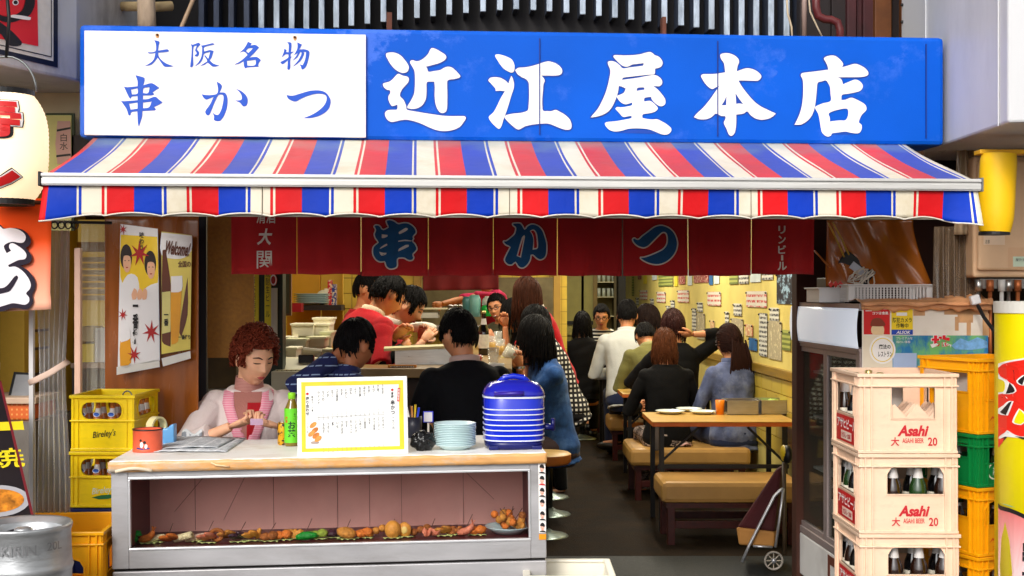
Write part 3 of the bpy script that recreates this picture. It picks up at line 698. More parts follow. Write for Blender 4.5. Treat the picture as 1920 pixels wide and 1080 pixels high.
b = MB(CM); b.tube([(x1 -.25,DB -.006,z1 -.05),(x1 -.12,DB -.006,z0+.1)],.0007,4); b.build('stay_wire',line,SH)
b = MB(CM); b.box((x0 -.01,x0 -.002),(CW+.041,DB),(z0,.83)); b.box((x1+.002,x1+.01),(CW+.041,DB),(z0,.83)); b.build('inner_side',M('inner_dark',(110,60,62),.5),SH)
b = MB(CM); b.box((x0+t,x1 -t),(CW+.008,CW+.013),(z0+t,z1 -t))
glass = M('case_glass',(10,10,10),.02,var=0,alpha=.1,spec=.6)
b.build('glass_pane',glass,SH)
topm_ = M('worktop_paper',(246,242,236),.5,var=.06,scale=4,dirt=.45,dcol=(206,186,164),dscale=5)
b = MB(CM); b.box((uL -.006,uR+.004),(CW -.01,BK+.02),(.838,CT)); b.build('worktop',topm_,SH,bevel=.006)
tape = M('parcel_tape',(226,168,104),.35,var=.14,scale=9,stretch=(1,1,3),dirt=.9,dcol=(196,188,174),dscale=6,bump=.12,bscale=40)
def taped(i,j):
    u = uL -.008+(uR -uL+.012)*i
    return (u,CW -.013 -.003*mnoise.noise((u*22,j*3,1)),.825+(.04+.004*mnoise.noise((u*17,2,3)))*j)
b = MB(CM); b.grid(taped,150,3); b.build('taped_edge',tape,SH,smooth=True,thick=.002)
b = MB(CM); b.grid(lambda i,j: (uL+.02+.14*i,CW -.017 -.006*math.sin(i*3),.822+.012*j+.012*math.sin(i*3.1)),10,2); b.build('loose_tape',M('torn_tape',(232,214,186),.5),SH,smooth=True,thick=.001)
b = MB(CM); b.tube([(uL+.38,CW -.016,.856),(uL+.40,CW -.02,.846),(uL+.43,CW -.018,.842),(uL+.45,CW -.016,.838)],.004,6); b.build('string',M('string',(232,196,150),.8),SH,smooth=True)
# portrait stickers up the right post
ppl = Pl(CM @ Vector((uR -.04,CW -.001,.45)),CM.to_3x3() @ Vector((1,0,0)),CM.to_3x3() @ Vector((0,0,1)))
skinp = M('print_skin',(240,190,170),.5,var=0); inkb = M('print_black',(26,22,24),.5,var=0); paper = M('print_white',(244,240,236),.5,var=.02); redp = M('print_red',(206,28,30),.5,var=.05)
def elp(cx,cy,rx,ry,n=14,a0=0,a1=6.2832): return [(cx+rx*math.cos(a0+(a1 -a0)*i/n),cy+ry*math.sin(a0+(a1 -a0)*i/n)) for i in range(n)]
for i in range(6):
    v = ppl.uv(1016,878+22*i)[1]; u = ppl.uv(1016,900)[0]
    st = flatuv('portrait_sticker',[[(u -.014,v -.0225),(u+.014,v -.0225),(u+.014,v+.0225),(u -.014,v+.0225)]],ppl,paper,SH,.002)
    flatuv('face',[elp(u,v -.001,.0085,.0125)],ppl,skinp,st,.0028)
    flatuv('hair',[elp(u,v+.002+.001*(i % 2),.0098,.0142,12,-.15,3.3)],ppl,inkb,st,.0034)
    flatuv('shoulders',[elp(u,v -.021,.013,.008,10,0,3.14)],ppl,redp if i == 1 else (paper if i == 3 else inkb),st,.0032)
    for s in (-1,1): flatuv('eye',[elp(u+s*.0036,v+.0005,.0015,.001,8)],ppl,inkb,st,.004)
    flatuv('mouth',[elp(u,v -.0075,.0028,.0012,8)],ppl,redp,st,.004)
v = ppl.uv(1016,1003)[1]
flatuv('orange_sticker',[[(u -.014,v -.018),(u+.014,v -.018),(u+.014,v+.004),(u -.014,v+.004)]],ppl,M('print_orange',(240,150,20),.5),SH,.002)

def onshelf(px,w): u = FU(px,1010,w)[0]; return CM @ Vector((u,w,z0 -.004))
# ---- food in the case
def fm_(n,c,r=.75,v=.3,bs=140,**k): return M(n,c,r,var=v,scale=60,bump=.5,bscale=bs,**k)
crumb = fm_('crumb_tan',(206,138,58)); crumbo = fm_('crumb_orange',(222,122,46)); crumbb = fm_('crumb_brown',(160,92,40)); pale = fm_('pale_cut',(236,220,172),.45,.12)
greenv = fm_('pepper_green',(22,140,44),.3,.3); greenc = fm_('crumb_green',(150,168,62)); purp = fm_('eggplant',(66,38,50),.35,.3); pinkf = fm_('pink_fish',(224,132,100),.5,.25)
leaf = M('lettuce_leaf',(196,208,130),.5,var=.3,scale=30); eggw = fm_('egg_coat',(232,158,66),.45,.12); stickm = M('bamboo_stick',(86,52,36),.6,var=.1); pinkw = fm_('pink_white',(238,206,180),.45,.2)
def lump(b,c,r,seed,amt=.18,k=0,M_=None):
    b.ell(c,r,14,k,M_,fn=lambda d: 1+amt*mnoise.noise((d.x*2.2+seed,d.y*2.2,d.z*2.2+seed))+amt*.4*mnoise.noise((d.x*7+seed,d.y*7,d.z*7)))
FOODS = [
 (244,'pepper',greenv,'shiny green pepper pieces at the far left of the display tray'),
 (274,'prawn',crumbo,'fried prawn with its tail up beside the green pepper pieces'),
 (288,'leek',pale,'pale leek stick lying below the fried prawn'),
 (316,'slab',crumbo,'bright orange salmon skewer left of the ribbed pale skewers'),
 (342,'ribbed',pale,'ribbed pale chikuwa skewer right of the orange salmon'),
 (366,'leek',pinkw,'pinkish white fish cake skewer beside the ribbed chikuwa'),
 (386,'slab',pinkf,'flat reddish fish skewer right of the pinkish white fish cake'),
 (405,'ring',crumbb,'curled squid ring skewer between reddish fish and brown slab'),
 (425,'slab',crumb,'square golden slab skewer left of the dark purple one'),
 (447,'slab',purp,'dark purple slab skewer between two golden slabs'),
 (469,'slab',eggw,'light golden slab skewer right of the dark purple slab'),
 (483,'thin',eggw,'thin upright golden stick at the right of the light slab'),
 (503,'lump',crumbb,'brown round croquette skewer left of the pepper skewers'),
 (529,'lump',crumbo,'orange brown meat nugget skewer next to the brown croquette'),
 (547,'crisp',eggw,'crisp curled golden skewer just left of the long green pepper'),
 (573,'longpepper',greenv,'long dark green pepper skewer in the middle of the tray'),
 (596,'lump',greenc,'pale green breaded skewer right of the long green pepper'),
 (627,'lump',purp,'dark eggplant skewer on a pale leaf left of the big croquette'),
 (648,'big',crumb,'largest golden croquette skewer with its stick pointing up'),
 (681,'lump',crumbo,'orange breaded nugget skewer right of the largest croquette'),
 (704,'eggs',crumb,'small quail egg skewer left of the whole egg'),
 (735,'egg',eggw,'whole round fried egg, tallest thing on the tray'),
 (757,'half',eggw,'halved egg showing its yolk beside the whole egg'),
 (787,'eggs',crumbb,'skewer of small brown nuggets right of the halved egg'),
 (808,'crisp',pinkf,'small pinkish shrimp skewer on a leaf right of the nuggets'),
 (831,'slab',crumb,'wide golden slab skewer in the right part of the tray'),
 (852,'crisp',crumbb,'curled shrimp skewer just right of the wide golden slab'),
 (872,'prawn',pinkf,'pale shrimp skewer lying left of the orange nugget near the plate'),
 (893,'lump',crumbo,'orange nugget skewer on a leaf beside the plate'),
]
for i,(px,kind,m,lab) in enumerate(FOODS):
    w = CW+.13+.02*(i % 3); o = onshelf(px,w); z = o.z
    t = thing('fried_skewer',lab,'fried skewer',o,0,'fried skewers laid out in the glass case')
    b = MB(Matrix.Translation(o) @ Matrix.Rotation(rad(U(-25,25)),4,'Z') @ Matrix.Scale(1.32,4) @ Matrix.Diagonal((1,1,.88,1)))
    s = i*3.7
    T = lambda x,y,z,rx=0,ry=0,rz=0: Matrix.Translation((x,y,z)) @ Matrix.Rotation(ry,4,'Y') @ Matrix.Rotation(rx,4,'X') @ Matrix.Rotation(rz,4,'Z')
    if kind == 'slab':
        n = 2
        for q in range(n): lump(b,(0,0,0),(.014,.034,.009),s+q,.14,0,T((q -.5)*.02,.004*q,.02+.004*q,-.45,.25*(q -.5),-.5))
    elif kind == 'lump':
        for q in range(2): lump(b,((q -.5)*.022,0,.017+.004*q),(.017,.022,.014),s+q,.25)
    elif kind == 'big': lump(b,(0,0,0),(.031,.026,.019),s,.1,0,T(0,0,.024,0,.25))
    elif kind == 'egg': lump(b,(0,0,.031),(.025,.025,.031),s,.04)
    elif kind == 'half':
        lump(b,(0,0,.026),(.022,.016,.026),s,.05)
    elif kind == 'eggs':
        for q in range(3): lump(b,((q -1)*.02,.004*(q % 2),.013+.008*q),(.0125,)*3,s+q,.1)
    elif kind == 'pepper':
        for q in range(4): lump(b,(U(-.016,.016),U(-.01,.02),.012+.008*q),(.016,.009,.011),s+q,.35)
    elif kind == 'longpepper': lump(b,(0,0,0),(.034,.013,.014),s,.25,0,T(0,0,.016,0,-.12))
    elif kind == 'leek': lump(b,(0,0,0),(.036,.011,.010),s,.08,0,T(0,0,.014,0,-.35))
    elif kind == 'ribbed':
        for q in range(7): b.lathe([(.004,-.002),(.0125,0),(.0125,.006),(.004,.008)],n=10,M=T(-.03+q*.009,0,.010+q*.003,0,1.25))
    elif kind == 'ring': b.tube([(.018*math.cos(a),.004*math.sin(a*2),.024+.018*math.sin(a)) for a in [j*.5 for j in range(13)]],.007,8)
    elif kind == 'thin': lump(b,(0,0,0),(.0085,.009,.024),s,.15,0,T(0,0,.022,.5,.1))
    elif kind == 'crisp':
        for q in range(4): lump(b,(0,0,0),(.014,.007,.016),s+q,.45,0,T((q -1.5)*.013,U(-.006,.006),.018,U(-.6,.6),U(-.8,.8),U(0,3)))
    elif kind == 'prawn':
        b.tube([(-.024,0,.01),(-.01,0,.016),(.006,0,.022),(.018,0,.034),(.022,0,.046)],[.009,.0125,.012,.009,.005],10)
        b.tube([(.022,0,.046),(.018,.003,.06)],[.004,.006],6,flat=.3); b.tube([(.022,0,.046),(.029,.003,.058)],[.004,.005],6,flat=.3)
    b.build('food',m,t,smooth=True)
    if kind == 'half':
        c = MB(); lump(c,(0,-.016,.026),(.011,.004,.012),1,.05,0,Matrix.Translation(o) @ Matrix.Scale(1.25,4)); c.build('yolk',M('yolk',(242,208,120),.4),t,smooth=True)
    if i % 3 == 0 or kind in ('big','egg'):
        c = MB(); a = U(-.5,.6); c.cyl(o+Vector((-.005+.01*a,.012,.03)),o+Vector((.03*a+.012,.045,.066+U(0,.016))),.0013,n=5); c.build('stick',stickm,t)
    if i % 4 in (1,2) or kind in ('half','lump'):
        c = MB(Matrix.Translation(o)); c.grid(lambda a,q: (.036*(a -.5)*2+.004*math.sin(q*9),-.022+.04*q,.0015+.007*abs(math.sin(a*9+q*4+s))*(1 -q)),10,4)
        c.build('leaf',leaf,t,smooth=True,thick=.0008)
platem = M('pale_blue_plate',(200,224,226),.22,var=.05,coat=.3)
o = onshelf(951,CW+.19)
t = thing('plate','pale blue plate heaped with fried balls at the right end of the case','plate',o)
b = MB(Matrix.Translation(o)); b.lathe([(0,.004),(.05,.004),(.09,.028),(.094,.03),(.092,.026),(.055,0),(0,0)],n=32); b.build('dish',platem,t,smooth=True)
for i in range(24):
    a = U(0,6.28); r = .06*math.sqrt(R()); lv = .03+.02*(i // 9)+(.01 -r*.15)
    b = MB(); c = o+Vector((r*math.cos(a),r*math.sin(a),lv)); lump(b,c,(.016,)*3,i,.08)
    tag(b.build('fried_ball',[crumbb,crumb,crumbo][i % 3],smooth=True),'small brown fried ball heaped on the pale blue plate in the case','fried ball','fried balls heaped on the plate')
for i in range(5):
    a = U(0,6.28); b = MB(); c = o+Vector((.03*math.cos(a),.03*math.sin(a),.05)); b.cyl(c,c+Vector((U(-.05,.05),.02,.05)),.0015,n=5)
    tag(b.build('bamboo_skewer',stickm),'bamboo skewer sticking out of the heap of fried balls','skewer','bamboo skewers in the heap')

# ================================================================ ON THE COUNTER
def ontop(px,py):
    D = Vector(((px -960)/F,1,(550 -py)/F)); o = CM.inverted() @ Vector((0,0,H)); d = CM.inverted().to_3x3() @ D
    tt = (CT -o.z)/d.z; return CM @ (o+d*tt)
# orange tin
o = ontop(277,846); r = 27.5*o.y/F; h = 42*o.y/F
t = thing('storage_tin','worn orange storage tin with a small printed figure at the left end of the counter','tin',o)
b = MB(Matrix.Translation(o)); b.lathe([(0,.002),(r,0),(r,.006),(r*.985,.008),(r*.985,h -.006),(r,h -.005),(r,h),(r*.96,h),(r*.95,.01),(0,.008)],n=32)
b.build('can',M('orange_tin',(226,96,64),.4,var=.12,dirt=.35,dcol=(150,70,50),scale=9),t,smooth=True)
b = MB(Matrix.Translation(o)); b.lathe([(r*1.0,h -.004),(r*1.03,h -.002),(r*1.03,h+.002),(r*.95,h+.002)],n=32); b.build('rim',M('tin_rim',(70,50,46),.4,.5),t,smooth=True)
def fine(me,L=.015):
    bm = bmesh.new(); bm.from_mesh(me); bmesh.ops.triangulate(bm,faces=bm.faces)
    for _ in range(4):
        es = [e for e in bm.edges if e.calc_length() > L]
        if not es: break
        bmesh.ops.subdivide_edges(bm,edges=es,cuts=1); bmesh.ops.triangulate(bm,faces=bm.faces)
    bm.to_mesh(me); bm.free(); return me
def wrapcyl(me,c,rr,ang0): # bend a flat x/z print round a vertical cylinder, front faces -y
    for v in me.vertices:
        a = v.co.x/rr+ang0; v.co = Vector((c[0]+rr*math.sin(a),c[1] -rr*math.cos(a),c[2]+v.co.y))
for a,(loops,mm) in enumerate([([elp(-.006,.05,.005,.005)],inkb),([elp(.01,.042,.006,.006)],inkb),([elp(-.002,.032,.007,.012)],paper),([elp(.016,.026,.006,.009)],paper),([[(-.026,.016),(.004,.012),(.006,.016),(-.022,.021)]],M('print_navy',(30,50,130),.5)),([[(.008,.014),(.03,.016),(.03,.02),(.01,.019)]],MATS['print_navy'])]):
    me = fillmesh('print',loops,mm); wrapcyl(me,o,r+.0006+.0002*a,-.1); place(me,'print',t)
# tape dispenser
o = ontop(292,838) ; o.y += .06
t = thing('tape_dispenser','light blue tape dispenser with a big roll of tape behind the orange tin','tape dispenser',o)
b = MB(Matrix.Translation(o)); b.prism([(-.055,0),(.06,0),(.06,.09),(.045,.085),(.03,.07),(-.05,.075),(-.058,.05)],.05); b.build('body',M('sky_blue_plastic',(104,168,222),.35),t,bevel=.006)
b = MB(Matrix.Translation(o+Vector((-.012,-.004,.078))) @ Matrix.Rotation(rad(60),4,'Z') @ Matrix.Rotation(rad(90),4,'X')); b.lathe([(.036,-.018),(.044,-.018),(.044,.018),(.036,.018),(.036,-.018)],n=28); b.build('tape_roll',M('cream_tape',(228,214,160),.35),t,smooth=False)
# newspaper
t = thing('newspaper','folded newspaper spread on the counter in front of the woman','newspaper',ontop(370,838))
newsm = pattern('newsprint',(216,218,220),both(both(stripes(1,95,.5,warp=.02),stripes(0,13,.86,.4)),blot(30,.42,.5)),col2=(140,146,154),rough=.8,var=.04)
for j,q in enumerate(([(288,849),(424,849),(462,823),(318,820)],[(300,846),(408,843),(440,826),(322,822)])):
    c4 = [ontop(*p) for p in q]
    b = MB(); b.grid(lambda a,e: (c4[0]*(1 -a)+c4[1]*a)*(1 -e)+(c4[3]*(1 -a)+c4[2]*a)*e+Vector((0,0,.003+.004*j+.006*math.sin(a*3.1)*(1+j)*.5+.005*abs(mnoise.noise((a*4+j,e*3,0))))),14,8)
    b.build('sheet',newsm,t,smooth=True,thick=.0012)
b = MB(); c = ontop(340,824); b.grid(lambda a,e: c+Vector((.09*a,.01*e,.005+.03*e+.012*math.sin(a*8)*e)),8,4); b.build('folded_corner',newsm,t,smooth=True,thick=.001)
# tea bottle
o = ontop(547,836); k = o.y/F
t = thing('tea_bottle','green tea plastic bottle with a lime label beside the menu board','bottle',o)
b = MB(Matrix.Translation(o)); r = 13.6*k; hh = 100*k
b.lathe([(0,.001),(r*.9,0),(r,.008),(r,hh*.66),(r*.93,hh*.7),(r*.55,hh*.83),(r*.45,hh*.87),(r*.45,hh*.9),(0,hh*.9)],n=24,M=Matrix.Rotation(.4,4,'Z')); b.build('tea',M('tea_liquid',(126,104,24),.08,var=.05,coat=.6),t,smooth=True)
b = MB(Matrix.Translation(o)); b.lathe([(r*1.015,hh*.07),(r*1.02,hh*.1),(r*1.02,hh*.68),(r*1.0,hh*.71)],n=24); b.build('label',M('lime_label',(104,206,44),.3,var=.06),t,smooth=True)
b = MB(Matrix.Translation(o)); b.lathe([(0,hh),(r*.5,hh),(r*.52,hh*.97),(r*.52,hh*.885),(r*.4,hh*.88)],n=20); b.build('cap',M('lime_cap',(150,232,40),.35),t,smooth=True)
def wraptext(s,c,rr,z,h,mm,par,ang=0,bold=.02,vert=False,w=None,name='lettering'):
    me = textmesh(s,mm,bold,'CENTER',vert).copy(); sc = h/me['h']; me.transform(Matrix.Diagonal((w/me['w'] if w else sc,sc,1,1))); fine(me,.012)
    wrapcyl(me,(c[0],c[1],c[2]+z),rr,ang); return place(me,name,par)
inkg = M('print_dark_green',(14,50,24),.5,var=0)
wraptext('お茶',o,r*1.03,hh*.32,hh*.3,inkg,t,.15,.03,True)
wraptext('お〜い',o,r*1.03,hh*.56,hh*.12,inkg,t,.55,.02,True)
wraptext('緑茶',o,r*1.03,hh*.5,hh*.12,redp,t,-.6,.02,True)
o = ontop(531,834)
t = thing('drink_can','small yellow and black drink can behind the green tea bottle','can',o)
b = MB(Matrix.Translation(o)); r = .024; hh = .095; b.lathe([(0,0),(r*.8,0),(r,.006),(r,hh -.008),(r*.85,hh),(0,hh -.002)],n=20); b.build('can_body',pattern('can_yellow',(226,164,30),blot(40,.5,.56),col2=(40,28,20),rough=.3,metal=.3),t,smooth=True)
b = MB(Matrix.Translation(o)); b.lathe([(r*.8,hh),(r*.86,hh+.002),(r*.8,hh+.001)],n=20); b.build('lid',steel,t,smooth=True)

# menu board
A = ontop(558,856); B_ = ontop(766,850)
ux = (B_ -A); Lb = ux.length; hb = 147*A.y/F
mpl = Pl(A,ux,(0,.14,1))
ins = MB(mpl.mat())
t = thing('menu_board','white menu board with a yellow border and handwritten skewer prices','menu board',A)
ins.box((0,Lb),(0,hb),(-.008,0)); ins.build('board',M('menu_white',(244,243,240),.3,var=.02,coat=.2),t,bevel=.003)
by = M('menu_yellow',(250,206,44),.35,var=.1,scale=12)
flatuv('border',[[(.016,.016),(Lb -.016,.016),(Lb -.016,hb -.016),(.016,hb -.016)],[(.032,.03),(Lb -.034,.03),(Lb -.034,hb -.032),(.032,hb -.032)]],mpl,by,t,.0008)
ink = M('menu_ink',(44,44,48),.6,var=0); inkl = M('menu_ink_light',(110,110,116),.6,var=0)
mu = lambda px: Lb*(px -560)/206
mv = lambda py: hb*(854 -py)/147 
TOP = ['うなぎ','海老','えび','かき','ほたて','ねぎ鳥','ふぐ','はも','いわし','きす','マグロ磯辺揚','たこ','いか','ちくわ','ウインナ']
BOT = ['とりかつ','とこぶし','さつま芋','なす','三度豆','しめじ','しいたけ','れんこん','なす','つぎはぎ','いも','蟹','うずら','玉ねぎ','']
for i in range(15):
    x = mu(719.5 -8.55*i); sl = .0016*i
    for lst,y0,y1,nm in ((TOP,737,772,0),(BOT,798,834,1)):
        s = lst[i]
        if not s: continue
        hgt = min(.052,.0128*len(s))*(.9 if len(s) > 4 else 1)
        text(s,mpl,x,mv(y0 -13) -hgt/2 -sl+.004,hgt,min(.0085,1),ink,t,name='menu_item',off=.001,bold=.012,vert=True)
        text('二二〇円' if i < 7 else '一三〇円',mpl,x,mv(y1 -2) -sl,.034,.0055,inkl,t,name='menu_price',off=.001,vert=True)
flatuv('rule',[[(mu(597),mv(782) -.001),(mu(722),mv(779.5)),(mu(722),mv(779)),(mu(597),mv(781.4) -.001)]],mpl,inkl,t,.001)


text('本家',mpl,mu(737.5),mv(743),.026,.012,ink,t,name='heading',off=.001,bold=.03,vert=True)
text('串かつ',mpl,mu(738),mv(766),.056,.017,ink,t,name='heading',off=.001,bold=.03,vert=True)
text('一九八円',mpl,mu(738.5),mv(797),.05,.009,ink,t,name='heading',off=.001,bold=.01,vert=True)
text('盛り合わせ',mpl,mu(579),mv(760),.072,.013,ink,t,name='heading',off=.001,bold=.03,vert=True)
text('串かつ 八本',mpl,mu(588),mv(756),.062,.008,ink,t,name='heading',off=.001,bold=.01,vert=True)
text('一〇六〇円',mpl,mu(578.5),mv(802),.04,.007,inkl,t,name='heading',off=.001,bold=.01,vert=True)
for x,y in ((737.5,733),(579,737)): flatuv('red_dot',[elp(mu(x),mv(y),.0055,.005)],mpl,redp,t,.001)
me_ = flatuv('stamp',[[(mu(746),mv(755)),(mu(751),mv(755.5)),(mu(753),mv(730)),(mu(748),mv(729.5))]],mpl,redp,t,.001)
text('創業昭和',mpl,mu(749.5),mv(742.5),.046,.008,paper,me_,name='stamp_text',off=.0018,bold=.01,vert=True,rot=-.07)
for j,(x,y) in enumerate(((589,796),(592,806),(586,812),(594,816),(598,822))):
    lo = [(mu(x)+.016*math.cos(a)*math.cos(.6) -.007*math.sin(a)*math.sin(.6),mv(y)+.016*math.cos(a)*math.sin(.6)+.008*math.sin(a)) for a in [q*.45 for q in range(14)]]
    flatuv('food_picture',[lo],mpl,M('menu_food_%d' % (j % 2),[(226,150,66),(206,120,44)][j % 2],.5,var=.25,scale=60),t,.001+.0003*j)
flatuv('plate_picture',[elp(mu(592),mv(829),.017,.006)],mpl,M('menu_plate',(180,160,150),.4),t,.0009)

# pens, bag, tag, plates, jug
o = ontop(776,820)
t = thing('pen_holder','dark pen cup between the menu board and the black bag','pen cup',o)
b = MB(Matrix.Translation(o)); b.lathe([(0,0),(.034,0),(.036,.09),(.032,.09),(.03,.006),(0,.006)],n=20); b.build('cup',M('dark_cup',(36,38,52),.4),t,smooth=True)
for j,(c,x) in enumerate((((40,70,220),.014),((196,130,60),-.006),((226,190,40),.004),((240,238,230),-.02),((60,30,24),-.012))):
    b = MB(); b.tube([o+Vector((x*.5,0,.03)),o+Vector((x*1.6,.004*j,.13+.006*(j % 3)))],[.004,.005],8); b.build('pen',M('pen_%d' % j,c,.35,var=0),t,smooth=True)
o = ontop(792,846)
blackbag = M('black_plastic',(16,16,18),.22,var=.2,bump=.7,bscale=26)
b = MB(); b.ell(o+Vector((0,.03,.036)),(.05,.04,.042),40,fn=lambda d: 1+.16*math.sin(7*math.atan2(d.z,d.x)+9*math.hypot(d.x,d.z))*(.4 -d.y)+.12*mnoise.noise((d.x*3,d.y*3,d.z*3)))
tag(b.build('plastic_bag',blackbag,smooth=True),'crumpled black plastic bag twisted beside the stack of plates','plastic bag')
o = ontop(803,838)
t = thing('price_tag','small white square tag on a stick with a blue edge behind the black bag','tag',o)
b = MB(Matrix.Translation(o)); b.box((-.004,.004),(0,.004),(0,.11)); b.build('stick',M('tag_stick',(206,196,184),.6),t)
b = MB(Matrix.Translation(o)); b.box((-.021,.021),(-.005,0),(.1,.146)); b.build('edge',M('tag_blue',(30,40,190),.4),t,bevel=.002)
b = MB(Matrix.Translation(o)); b.box((-.017,.017),(-.008,-.0045),(.104,.142)); b.build('card',M('tag_card',(206,202,206),.5),t)
o = ontop(853,842); r = 39.5*o.y/F
b = MB(); b.lathe([(0,.002),(r*.55,0),(r*.6,.002),(r*.9,.0165),(r,.021),(r,.0238),(r*.97,.0238),(r*.87,.018),(r*.58,.006),(0,.006)],n=40)
pme = b.mesh('plate',platem); pme.polygons.foreach_set('use_smooth',[True]*len(pme.polygons))
for i in range(13):
    p_ = bpy.data.objects.new('plate',pme); SC.collection.objects.link(p_); WM[p_] = ID
    p_.location = o+Vector((U(-.0008,.0008),U(-.0008,.0008),.0069*i)); p_.rotation_euler = (0,0,U(0,3))
    tag(p_,'topmost pale blue plate of the stack on the counter' if i == 12 else 'pale blue plate within the tall stack on the counter','plate','plates stacked on the counter')
o = ontop(963,843); o.y += .09; r = 58*5.1/F; hh = 132*5.15/F
JM = Matrix.Translation(o) @ Matrix.Rotation(FA,4,'Z')
jb = M('jug_blue',(14,42,196),.16,var=.05,coat=.5); jw = M('jug_white_line',(222,226,240),.3,var=0); jn = M('jug_navy',(10,18,92),.3)
t = thing('water_jug','blue insulated water jug with white rings at the right end of the counter','water jug',o)
def sq(b_,prof,k=0,n=48,e=3.0):   # rounded-square lathe
    def rr(a): return 1/(abs(math.cos(a)) ** e+abs(math.sin(a)) ** e) ** (1/e)
    vs = [(p[0]*rr(2*math.pi*j/n)*math.cos(2*math.pi*j/n),p[0]*.95*rr(2*math.pi*j/n)*math.sin(2*math.pi*j/n),p[1]) for p in prof for j in range(n)]
    fs = [(i*n+j,i*n+(j+1) % n,(i+1)*n+(j+1) % n,(i+1)*n+j) for i in range(len(prof) -1) for j in range(n)]
    b_.add(vs,fs,k)
b = MB(JM); sq(b,[(0,.012),(r*.9,.012),(r*.95,.03),(r*.985,.045),(r*1.0,hh*.72),(r*.97,hh*.74)]); b.build('barrel',jb,t,smooth=True)
b = MB(JM); sq(b,[(r*.97,hh*.735),(r*1.015,hh*.745),(r*1.02,hh*.78),(r*.96,hh*.84),(r*.8,hh*.92),(r*.45,hh*.965),(0,hh*.97)]); b.build('lid',M('jug_lid',(34,38,176),.2,var=.08,coat=.4),t,smooth=True)
for q in range(8):
    z = hh*(.13+.073*q) if q < 7 else hh*.735
    b = MB(JM); sq(b,[(r*.98,z -.0018),(r*1.006+.0005,z -.0022),(r*1.006+.0005,z+.0022),(r*.98,z+.0018)] if q < 7 else [(r*.98,z -.003),(r*1.024,z -.0035),(r*1.024,z+.0035),(r*.98,z+.003)]); b.build('ring',jw,t,smooth=False)
b = MB(JM); sq(b,[(0,0),(r*.9,0),(r*.96,.014),(r*.97,.03),(r*.9,.032)]); b.build('base',jn,t,smooth=True)
for s in (-1,1):
    b = MB(JM); b.box((s*r*.7 -.02,s*r*.7+.02),(-r*.86,-r*.6),(-.012*0,.016)); b.build('foot',jn,t,bevel=.004)
b = MB(JM); b.tube([(-.5*r,-.1*r,hh*.93),(-.3*r,-.1*r,hh*1.0),(0,-.1*r,hh*1.02),(.3*r,-.1*r,hh*1.0),(.5*r,-.1*r,hh*.93)],.008,10,flat=1.4); b.build('handle',jb,t,smooth=True)
b = MB(JM); b.tube([(-.7*r,-.93*r,hh*.79),(.0,-1.0*r,hh*.8),(.25*r,-.99*r,hh*.8)],.009,8); b.build('latch',M('jug_purple',(52,34,150),.25),t,smooth=True)
b = MB(JM); b.tube([(.9*r,-.2*r,hh*.3),(1.3*r,-.25*r,hh*.29)],.013,10); b.tube([(1.28*r,-.25*r,hh*.24),(1.28*r,-.25*r,hh*.42)],.008,8); b.build('tap',jn,t,smooth=True)
# ================================================================ CRATES AND BOTTLES
def ring(b,x,y,z,t,k=None):        # a rectangular rim as one closed piece
    x0,x1 = x; y0,y1 = y; z0,z1 = z
    o = [(x0,y0),(x1,y0),(x1,y1),(x0,y1)]; i_ = [(x0+t,y0+t),(x1 -t,y0+t),(x1 -t,y1 -t),(x0+t,y1 -t)]
    vs = [(p[0],p[1],z0) for p in o]+[(p[0],p[1],z0) for p in i_]+[(p[0],p[1],z1) for p in o]+[(p[0],p[1],z1) for p in i_]
    fs = []
    for j in range(4):
        q = (j+1) % 4
        fs += [(j,q,8+q,8+j),(4+j,12+j,12+q,4+q),(8+j,8+q,12+q,12+j),(j,4+j,4+q,q)]
    return b.add(vs,fs,k)
def winloop(w):
    x0,x1,z0,z1,a = w
    if a == 0: return [(x0,z0),(x1,z0),(x1,z1),(x0,z1)]
    if a < 0:  # rounded slot
        r = -a; out = []
        for cx,cz,s in ((x1 -r,z0+r,-90),(x1 -r,z1 -r,0),(x0+r,z1 -r,90),(x0+r,z0+r,180)):
            out += [(cx+r*math.cos(rad(s+q*22.5)),cz+r*math.sin(rad(s+q*22.5))) for q in range(5)]
        return out
    h = z1 -z0     # arch-like with sloping shoulders
    return [(x0,z0),(x1,z0),(x1,z1 -.035),(x1 -.014,z1 -.012),(x1 -.05,z1),(x0+.05,z1),(x0+.014,z1 -.012),(x0,z1 -.035)]
